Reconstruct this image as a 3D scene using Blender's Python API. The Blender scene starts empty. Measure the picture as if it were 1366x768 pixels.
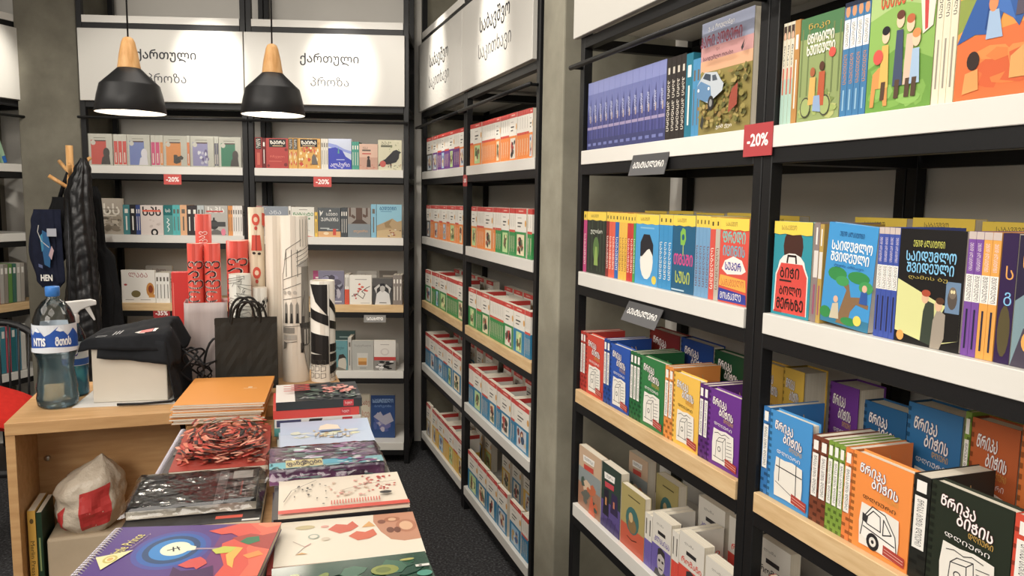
import bpy, math, random
from mathutils import Vector, Matrix
# ------------------------------------------------------------------ camera, light, exposure
scn = bpy.context.scene
COL = scn.collection
H = 1.62
FPX, PITCH, ROLL, A1, A2 = 1034.196, .1132003, .0147994, -.334777, .0496497
cam_d = bpy.data.cameras.new('camera'); cam = bpy.data.objects.new('camera', cam_d); COL.objects.link(cam)
cam_d.sensor_width = 36; cam_d.lens = FPX/1366*36; cam_d.clip_start = .02; cam_d.clip_end = 60
F_ = Vector((0, math.cos(PITCH), -math.sin(PITCH))); X_ = Vector((1, 0, 0)); U_ = X_.cross(F_)
XR = math.cos(ROLL)*X_+math.sin(ROLL)*U_; UR = -math.sin(ROLL)*X_+math.cos(ROLL)*U_
m = Matrix((XR, UR, -F_)).transposed().to_4x4(); m.translation = (0, 0, H); cam.matrix_world = m
scn.camera = cam
vs = scn.view_settings
vs.view_transform = 'Standard'; vs.look = 'None'; vs.gamma = 1; vs.use_curve_mapping = False
vs.exposure = 0.0
w = bpy.data.worlds.new('world'); scn.world = w; w.use_nodes = True
w.node_tree.nodes['Background'].inputs[0].default_value = (1.0, .93, .84, 1)
w.node_tree.nodes['Background'].inputs[1].default_value = .55
# frames: right wall runs along WT (towards the camera), WN points into the wall; back unit along BT, BN
WT = Vector((-math.sin(A1), -math.cos(A1), 0)); WN = Vector((math.cos(A1), -math.sin(A1), 0))
BT = Vector((math.cos(A2), math.sin(A2), 0)); BN = Vector((-math.sin(A2), math.cos(A2), 0))
LT = Vector((math.sin(math.radians(18)), math.cos(math.radians(18)), 0)); LN = Vector((-LT.y, LT.x, 0))
def ang(t): return math.atan2(t.y, t.x)
def wall(s, d, z=0): return WT*s+WN*d+Vector((0, 0, z))
def back(s, d, z=0): return BT*s+BN*d+Vector((0, 0, z))
CW, CB = 1.064, 4.635
LORG = Vector((-2.80, 4.70, 0))
def area(name, loc, target, size, power, color=(1, .93, .84), sy=None):
    d = bpy.data.lights.new(name, 'AREA'); d.energy = power; d.color = color; d.size = size
    if sy: d.shape = 'RECTANGLE'; d.size_y = sy
    o = bpy.data.objects.new(name, d); COL.objects.link(o); o.location = loc
    o.rotation_euler = (Vector(target)-Vector(loc)).to_track_quat('-Z', 'Y').to_euler(); return o
def spot(name, loc, target, power, deg, blend=.5, color=(1, .95, .86), r=.03):
    d = bpy.data.lights.new(name, 'SPOT'); d.energy = power; d.color = color; d.spot_size = math.radians(deg); d.spot_blend = blend; d.shadow_soft_size = r
    o = bpy.data.objects.new(name, d); COL.objects.link(o); o.location = loc
    o.rotation_euler = (Vector(target)-Vector(loc)).to_track_quat('-Z', 'Y').to_euler(); return o
area('ceiling_light', (-1.0, 2.6, 3.2), (-1.0, 2.6, 0), 1.4, 28, sy=2.2)
area('ceiling_light', (-.6, .2, 3.2), (-.3, .8, 0), 1.6, 46, sy=1.8)
area('ceiling_light', (-2.6, 1.2, 3.1), (-.6, 2.2, .6), 1.8, 55, sy=1.8)
area('ceiling_light', (-1.6, -1.6, 3.1), (.2, 2.0, .8), 2.0, 125, sy=2.0)
for s in (-4.32, -3.30):
    spot('unseen_spot', wall(s, .50, 3.2), wall(s, CW, 2.32), 150, 30, 1)
for s in (-2.15, -1.9, -.95):
    spot('unseen_spot', wall(s, -.15, 3.15), wall(s, CW, 1.75), 34, 70)
for s in (-1.52, -.78):
    spot('unseen_spot', back(s, 3.75, 3.15), back(s, CB, 2.34), 200, 24, .9)
spot('unseen_spot', Vector((-2.25, 3.7, 3.1)), LORG-LT*.38+Vector((0, 0, 2.34)), 150, 24, .9)
for s in (-1.75, -.75):  # extra spots with no known fixture, added to brighten the back shelves
    spot('unseen_spot', back(s, 3.0, 3.15), back(s, CB, 1.55), 60, 62)

# ------------------------------------------------------------------ materials
def lin(hexc):
    c = [int(hexc[i:i+2], 16)/255 for i in (1, 3, 5)]
    return tuple(x/12.92 if x <= .04045 else ((x+.055)/1.055)**2.4 for x in c)+(1,)
MC = {}
def soft(hexc):        # printed inks: slightly muted
    r, g, b, _ = lin(hexc); y = .3*r+.55*g+.15*b; y = max(y, .03)
    return (r*.86+y*.14, g*.86+y*.14, b*.86+y*.14, 1)
def U(s): return ''.join(chr(ord(c)-0x10D0+0x1C90) if 0x10D0 <= ord(c) <= 0x10F0 else c for c in s)   # capital letterforms
def mat(hexc, rough=.5, metal=0, spec=.4, emit=0, trans=0, ior=1.45, coat=0):
    k = (hexc, rough, metal, spec, emit, trans, ior, coat)
    if k in MC: return MC[k]
    m = bpy.data.materials.new('paint_'+hexc[1:]); m.use_nodes = True
    b = m.node_tree.nodes['Principled BSDF']; i = b.inputs
    i['Base Color'].default_value = soft(hexc); i['Roughness'].default_value = rough; i['Metallic'].default_value = metal
    i['Specular IOR Level'].default_value = spec; i['IOR'].default_value = ior
    if trans: i['Transmission Weight'].default_value = trans
    if coat: i['Coat Weight'].default_value = coat; i['Coat Roughness'].default_value = .12
    if emit: i['Emission Color'].default_value = lin(hexc); i['Emission Strength'].default_value = emit
    MC[k] = m; return m
def nodes(name):
    m = bpy.data.materials.new(name); m.use_nodes = True; nt = m.node_tree
    return m, nt, nt.nodes['Principled BSDF']
def ramp(nt, fac, stops):
    r = nt.nodes.new('ShaderNodeValToRGB'); e = r.color_ramp.elements
    while len(e) < len(stops): e.new(.5)
    for el, (p, c) in zip(e, stops): el.position = p; el.color = lin(c)
    nt.links.new(fac, r.inputs[0]); return r.outputs[0]
def noise(nt, scale, detail=4, rough=.6, vec=None, stretch=None):
    tc = nt.nodes.new('ShaderNodeTexCoord'); v = tc.outputs['Object']
    if stretch:
        mp = nt.nodes.new('ShaderNodeMapping'); mp.inputs['Scale'].default_value = stretch
        nt.links.new(v, mp.inputs[0]); v = mp.outputs[0]
    n = nt.nodes.new('ShaderNodeTexNoise'); n.inputs['Scale'].default_value = scale; n.inputs['Detail'].default_value = detail
    n.inputs['Roughness'].default_value = rough; nt.links.new(v, n.inputs['Vector']); return n.outputs[0]
def bump(nt, b, fac, strength, dist=.01):
    n = nt.nodes.new('ShaderNodeBump'); n.inputs['Strength'].default_value = strength; n.inputs['Distance'].default_value = dist
    nt.links.new(fac, n.inputs['Height']); nt.links.new(n.outputs[0], b.inputs['Normal'])
def noisy(name, scale, stops, rough=.8, bs=.2, stretch=None, detail=5, dist=.01, spec=.3):
    m, nt, b = nodes(name); n = noise(nt, scale, detail, .6, stretch=stretch)
    nt.links.new(ramp(nt, n, stops), b.inputs['Base Color']); b.inputs['Roughness'].default_value = rough
    b.inputs['Specular IOR Level'].default_value = spec
    if bs: bump(nt, b, n, bs, dist)
    return m
CONCRETE = noisy('concrete', 3.2, [(.3, '#7b776a'), (.5, '#8b8778'), (.68, '#9c9888')], .85, .15)
CARPET = noisy('carpet', 90, [(.35, '#232325'), (.5, '#353537'), (.62, '#4c4c4e'), (.75, '#77777a')], .95, .6, detail=3, dist=.006)
PANEL = noisy('grey_laminate', 2, [(.3, '#d2cec6'), (.7, '#d8d4cc')], .38, 0)
WOOD = noisy('birch_plywood', 6, [(.3, '#c9a678'), (.5, '#d6b689'), (.7, '#dfc397')], .5, .04, stretch=(1, 1, 9))
WOODD = noisy('maple_laminate', 5, [(.3, '#b98f60'), (.5, '#c69c6c'), (.7, '#d0a979')], .42, .03, stretch=(1, 8, 8))
NECKW = noisy('turned_ash_wood', 9, [(.3, '#c08d55'), (.5, '#d2a068'), (.7, '#ddb27c')], .45, .03, stretch=(6, 6, 1))
BLACKM = noisy('black_powder_coat', 200, [(.3, '#141415'), (.7, '#1b1b1c')], .45, .05, dist=.0006)
WHITEM = noisy('white_lacquer', 2, [(.3, '#d9d6cf'), (.7, '#dedbd4')], .35, 0)
PAGES = noisy('page_edges', 60, [(.3, '#cfc5b0'), (.5, '#ddd4c2'), (.7, '#e6dfcf')], .8, .1, stretch=(.05, 14, .05), dist=.001)
# ------------------------------------------------------------------ mesh helpers
class MB:
    def __init__(s): s.v = []; s.f = []; s.mi = []; s.m = []; s.sm = []
    def k(s, mt):
        if mt not in s.m: s.m.append(mt)
        return s.m.index(mt)
    def face(s, pts, mt, sm=False):
        n = len(s.v); s.v += [tuple(p) for p in pts]; s.f.append(tuple(range(n, n+len(pts)))); s.mi.append(s.k(mt)); s.sm.append(sm)
    def mesh(s, vs, fs, mt, sm=False):
        n = len(s.v); s.v += [tuple(p) for p in vs]; k = s.k(mt)
        for f in fs: s.f.append(tuple(n+i for i in f)); s.mi.append(k); s.sm.append(sm)
    def box(s, x0, x1, y0, y1, z0, z1, mt, T=None):
        vs = [Vector((x, y, z)) for z in (z0, z1) for y in (y0, y1) for x in (x0, x1)]
        if T: vs = [T @ q for q in vs]
        s.mesh(vs, [(0, 2, 3, 1), (4, 5, 7, 6), (0, 1, 5, 4), (2, 6, 7, 3), (0, 4, 6, 2), (1, 3, 7, 5)], mt)
    def lathe(s, prof, mt, n=32, c=(0, 0), sm=True, caps=True):
        vs = []; fs = []
        for r, z in prof:
            for i in range(n):
                a = 2*math.pi*i/n; vs.append((c[0]+r*math.cos(a), c[1]+r*math.sin(a), z))
        for j in range(len(prof)-1):
            for i in range(n):
                k = (i+1) % n; fs.append((j*n+i, j*n+k, (j+1)*n+k, (j+1)*n+i))
        s.mesh(vs, fs, mt, sm)
        if caps:
            for j in (0, len(prof)-1):
                if prof[j][0] > 1e-5: s.face(vs[j*n:(j+1)*n] if j else vs[:n][::-1], mt)
    def tube(s, pts, r, mt, n=8, closed=False, taper=None):
        pts = [Vector(p) for p in pts]; rings = []; up = Vector((0, 0, 1))
        N = len(pts)
        for i, p in enumerate(pts):
            a = pts[(i-1) % N] if (closed or i) else p; b = pts[(i+1) % N] if (closed or i < N-1) else p
            t = (b-a).normalized()
            if i == 0: u = t.orthogonal().normalized()
            else: u = (u-t*u.dot(t)); u = u.normalized() if u.length > 1e-6 else t.orthogonal().normalized()
            q = t.cross(u); rr = r if taper is None else r*taper[i]
            rings.append([p+rr*(math.cos(2*math.pi*k/n)*u+math.sin(2*math.pi*k/n)*q) for k in range(n)])
        vs = [q for R in rings for q in R]; fs = []
        for j in range(N if closed else N-1):
            for k in range(n):
                a, b = j*n, ((j+1) % N)*n; fs.append((a+k, a+(k+1) % n, b+(k+1) % n, b+k))
        if not closed: fs += [tuple(range(n))[::-1], tuple(range((N-1)*n, N*n))]
        s.mesh(vs, fs, mt, True)
    def build_mesh(s, name):
        me = bpy.data.meshes.new(name); me.from_pydata(s.v, [], s.f)
        for mt in s.m: me.materials.append(mt)
        me.polygons.foreach_set('material_index', s.mi); me.polygons.foreach_set('use_smooth', s.sm); me.update(); return me
    def build(s, name, parent=None, **tags): return link(name, s.build_mesh(name), parent, **tags)
def link(name, data, parent=None, **tags):
    o = bpy.data.objects.new(name, data); COL.objects.link(o)
    if parent: o.parent = parent
    for k, v in tags.items(): o[k] = v
    return o
def thing(name, label, cat, loc, rz=0, group=None):
    o = link(name, None); o.location = loc; o.rotation_euler = (0, 0, rz); o['label'] = label; o['category'] = cat
    o.empty_display_size = .05
    if group: o['group'] = group
    return o
def bevel(o, wd=.002, seg=2):
    md = o.modifiers.new('bevel', 'BEVEL'); md.width = wd; md.segments = seg; md.limit_method = 'ANGLE'; return o
def solid(o, th):
    md = o.modifiers.new('solid', 'SOLIDIFY'); md.thickness = th; md.offset = 0; return o
TG = {}
def text_geo(s, bold=0):
    if (s, bold) in TG: return TG[(s, bold)]
    c = bpy.data.curves.new('lettering', 'FONT'); c.body = s; c.size = 1; c.resolution_u = 2; c.align_x = 'CENTER'
    c.space_line = 1.15
    o = bpy.data.objects.new('lettering', c); me = bpy.data.meshes.new_from_object(o)
    vs = [(p.co.x, p.co.y) for p in me.vertices]; fs = [tuple(p.vertices) for p in me.polygons]
    bpy.data.objects.remove(o); bpy.data.curves.remove(c); bpy.data.meshes.remove(me)
    x0 = min(p[0] for p in vs); x1 = max(p[0] for p in vs); y0 = min(p[1] for p in vs); y1 = max(p[1] for p in vs)
    W = x1-x0; vs = [((p[0]-(x0+x1)/2)/W, (p[1]-(y0+y1)/2)/W) for p in vs]
    TG[(s, bold)] = (vs, fs, (y1-y0)/W, W); return TG[(s, bold)]
# prints: each primitive is a flat ink layer on a sheet of size W x Hh, in fractions of it
def R(x0, y0, x1, y1, c): return ('p', [(x0, y0), (x1, y0), (x1, y1), (x0, y1)], c)
def P(pts, c): return ('p', pts, c)
def E(cx, cy, rx, ry, c, n=14, rot=0):
    return ('p', [(cx+rx*math.cos(2*math.pi*i/n)*math.cos(rot)-ry*math.sin(2*math.pi*i/n)*math.sin(rot), cy+rx*math.cos(2*math.pi*i/n)*math.sin(rot)+ry*math.sin(2*math.pi*i/n)*math.cos(rot)) for i in range(n)], c)
def T(s, cx, cy, wd, c, h=None, rot=0, b=.012): return ('t', s, cx, cy, wd, c, h, rot, b)
def L(pts, wd, c): return ('l', pts, wd, c)
def BARS(x0, y0, x1, y1, n, c):
    return [R(x0, y0+(y1-y0)*(i+.25)/n, x1-(x1-x0)*.25*(i % 2), y0+(y1-y0)*(i+.7)/n, c) for i in range(n)]
def BL(seed, x0, y0, x1, y1, n, cols, smin=.06, smax=.16):
    r = random.Random(seed); out = []
    for i in range(n):
        a = r.uniform(smin, smax)*(x1-x0); b = r.uniform(smin, smax)*(y1-y0)
        cx = r.uniform(x0+a, x1-a); cy = r.uniform(y0+b, y1-b); q = r.uniform(0, 6)
        k = r.randint(5, 8); pts = [(cx+a*r.uniform(.6, 1)*math.cos(q+2*math.pi*j/k), cy+b*r.uniform(.6, 1)*math.sin(q+2*math.pi*j/k)) for j in range(k)]
        out.append(('p', pts, cols[i % len(cols)]))
    return out
def ink(mb, prims, W, Hh, fmap, rough=.38, eps=.00006, e0=.00008, coat=0):
    e = e0
    for q in prims:
        if q[0] == 'p':
            mb.face([fmap(x*W, y*Hh, e) for x, y in q[1]], mat(q[2], rough, coat=coat))
        elif q[0] == 'l':
            pts = [Vector((x*W, y*Hh)) for x, y in q[1]]; hw = q[2]*min(W, Hh)/2
            for a, b in zip(pts, pts[1:]):
                d = b-a
                if d.length < 1e-6: continue
                d.normalize(); nrm = Vector((-d.y, d.x))*hw; a2 = a-d*hw*.6; b2 = b+d*hw*.6
                mb.face([fmap(z.x, z.y, e) for z in (a2-nrm, b2-nrm, b2+nrm, a2+nrm)], mat(q[3], rough, coat=coat))
        else:
            _, s, cx, cy, wd, c, h, rot, bo = q
            vs, fs, asp, em = text_geo(s, 0)
            if abs(rot) == 90: sc = wd*Hh; sy = sc if h is None else h*W/asp
            else: sc = wd*W; sy = sc if h is None else h*Hh/asp
            r = math.radians(rot); cr, sr = math.cos(r), math.sin(r)
            k = 1 if bo <= .012 else 6 if bo <= .03 else 8      # heavier strokes: the outline repeated around a small circle
            for n in range(k):
                dx, dy = (0, 0) if k == 1 else (bo/em*math.cos(2*math.pi*n/k), bo/em*math.sin(2*math.pi*n/k))
                mb.mesh([fmap(cx*W+(x+dx)*sc*cr-(y+dy)*sy*sr, cy*Hh+(x+dx)*sc*sr+(y+dy)*sy*cr, e) for x, y in vs], fs, mat(c, rough, coat=coat))
                e += .00003 if k > 1 else 0
        e += eps
# ------------------------------------------------------------------ the room
ZL = [1.783, 1.385, .983, .580, .133]
WR, WB, WL = 1.50, 5.09, .47
def struct(name, mb, **k): return mb.build(name, None, kind='structure', **k)
b = MB(); b.face([(-6, -3, 0), (4, -3, 0), (4, 8, 0), (-6, 8, 0)], CARPET); struct('floor', b)
CEIL = noisy('dark_ceiling', 4, [(.3, '#4a4844'), (.7, '#56534e')], .9, .1)
b = MB(); b.face([(-6, -3, 3.3), (-6, 8, 3.3), (4, 8, 3.3), (4, -3, 3.3)], CEIL); struct('ceiling', b)
def quad_wall(name, p, q, th, out, mt):
    b = MB(); p, q = Vector(p), Vector(q); o = Vector(out)*th
    vs = [Vector((a.x, a.y, z)) for z in (0, 3.3) for a in (p, q, q+o, p+o)]
    b.mesh(vs, [(0, 3, 2, 1), (4, 5, 6, 7), (0, 1, 5, 4), (1, 2, 6, 5), (2, 3, 7, 6), (3, 0, 4, 7)], mt); struct(name, b)
quad_wall('wall_right', wall(-5.2, WR), wall(1.5, WR), .1, WN, PANEL)
quad_wall('wall_back', back(-3.2, WB), back(.1, WB), .1, BN, PANEL)
quad_wall('wall_left', LORG-LT*2.4+LN*WL, LORG+LT*.6+LN*WL, .1, LN, noisy('taupe_laminate', 2, [(.3, '#8d867a'), (.7, '#989185')], .5, 0))
CONCRETE_SHADED = noisy('concrete_shaded', 3.2, [(.3, '#615d52'), (.5, '#6f6b5f'), (.68, '#7d796c')], .85, .15)  # same concrete, with the left column's shade painted into its colour
def column(name, org, t, nn, x0, x1, y0, y1, CONCRETE=CONCRETE):
    b = MB(); vs = []
    for z in (0, 3.3):
        for x, y in ((x0, y0), (x1, y0), (x1, y1), (x0, y1)):
            q = org+t*x+nn*y; vs.append((q.x, q.y, z))
    b.mesh(vs, [(0, 3, 2, 1), (4, 5, 6, 7), (0, 1, 5, 4), (1, 2, 6, 5), (2, 3, 7, 6), (3, 0, 4, 7)], CONCRETE)
    o = struct(name, b); bevel(o, .006, 2)
O0 = Vector((0, 0, 0))
column('column_pillar', O0, WT, WN, -2.745, -2.545, CW-.002, WR+.02)      # between the two right hand units
column('column_corner', O0, WT, WN, -5.6, -4.87, 1.10, 1.9)
column('column_left', O0, BT, BN, -2.62, -2.275, CB+.03, WB+.02, CONCRETE_SHADED)

# ------------------------------------------------------------------ shelving units (black frame, white and plywood shelves)
PW = .03
def unit(name, label, org, t, nn, s0, s1, D, sign, group, woodlv=2, sx=None):
    W = s1-s0
    q = org+t*s0
    u = thing(name, label, 'shelving unit', (q.x, q.y, 0), ang(t), group)
    for x in (0, W-PW):
        for y in (0, D-PW):
            b = MB(); b.box(x, x+PW, y, y+PW, 0, 3.28, BLACKM); bevel(b.build('post', u), .0015, 1)
    for lv, z in enumerate(ZL):
        mt = WOOD if lv == woodlv else WHITEM
        b = MB(); b.box(PW+.002, W-PW-.002, -.004, D-.032, z-.045, z, mt); o = b.build('shelf', u); bevel(o, .0012, 1)
        if lv == woodlv: o['label'] = 'plywood shelf'
        b = MB()
        b.box(PW+.001, W-PW-.001, 0, .03, z-.078, z-.0455, BLACKM); b.box(PW+.001, W-PW-.001, D-.03, D, z-.078, z-.0455, BLACKM)
        for x in (0, W-PW): b.box(x+.001, x+PW-.001, PW, D-PW, z-.078, z-.0455, BLACKM)
        bevel(b.build('shelf_frame', u), .001, 1)
    # top board, sign and the tier above it
    b = MB(); b.box(PW+.002, W-PW-.002, .01, D-.032, 2.165, 2.185, WHITEM); b.build('top_board', u)
    b = MB()
    b.box(PW+.001, W-PW-.001, 0, .03, 2.112, 2.145, BLACKM); b.box(PW+.001, W-PW-.001, D-.03, D, 2.112, 2.145, BLACKM)
    for x in (0, W-PW): b.box(x+.001, x+PW-.001, PW, D-PW, 2.112, 2.145, BLACKM)
    b.box(PW+.001, W-PW-.001, 0, .03, 2.55, 2.582, BLACKM); b.box(PW+.001, W-PW-.001, D-.03, D, 2.55, 2.582, BLACKM)
    for x in (0, W-PW): b.box(x+.001, x+PW-.001, PW, D-PW, 2.55, 2.582, BLACKM)
    bevel(b.build('top_frame', u), .001, 1)
    b = MB(); b.box(PW+.002, W-PW-.002, -.004, D-.032, 2.5825, 2.622, WHITEM); b.build('upper_shelf', u)
    a0, a1 = sx
    b = MB(); b.box(a0+.001, a1-.001, -.022, -.002, 2.147, 2.547, SIGNW); sp = b.build('sign_panel', u); bevel(sp, .0015, 1)
    if sign:
        for line in sign: b = MB(); ink(b, [line], a1-a0, .40, lambda x, y, e: (a0+x, -.0222-e, 2.147+y)); b.build('lettering', sp)
    z = 2.052; b = MB(); b.tube([(.001, -.035, z), (W-.001, -.035, z)], .008, BLACKM, 12)
    for x in (PW/2, W-PW/2): b.tube([(x, -.035, z), (x, .001, z)], .006, BLACKM, 8)
    b.build('display_rail', u)
    return u
SIGNW, nt, bb = nodes('sign_board'); bb.inputs['Base Color'].default_value = lin('#c6c3bc'); bb.inputs['Roughness'].default_value = .33; bb.inputs['Specular IOR Level'].default_value = .5
GP = [T('ქართული', .53, .64, .365, '#26262a', b=.02), T('პროზა', .53, .33, .24, '#34343a', b=.006)]
GK = [T('საბავშვო', .52, .62, .42, '#26262a', b=.016), T('საკითხავი', .52, .33, .46, '#34343a', b=.006)]
GU = 'shelving units'
unit('bookshelf_unit', 'black shelving unit with prose sign, left bay on back wall', BN*CB, BT, BN, -2.258, -1.318, .42, GP, GU, sx=(.012, .932))
unit('bookshelf_unit', 'black shelving unit with prose sign, right bay by the corner', BN*CB, BT, BN, -1.314, -.388, .42, GP, GU, sx=(-.008, .904))
unit('bookshelf_unit', 'black shelving unit of red-topped readers in the far corner', WN*CW, WT, WN, -4.812, -3.806, .43, GK, GU, sx=(.0, 1.006))
unit('bookshelf_unit', 'black shelving unit of red-topped readers beside concrete pillar', WN*CW, WT, WN, -3.803, -2.78, .43, GK, GU, sx=(.0, 1.0))
unit('bookshelf_unit', 'black shelving unit on right wall beside concrete pillar', WN*CW, WT, WN, -2.405, -1.427, .43, None, GU, sx=(-.015, .977))
unit('bookshelf_unit', 'black shelving unit at right edge holding diary books', WN*CW, WT, WN, -1.424, -.44, .43, None, GU, sx=(.0, .984))
unit('bookshelf_unit', 'black shelving unit at far left behind the counter', LORG, LT, LN, -.98, 0, .42, None, GU, sx=(-.0, .99))

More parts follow.
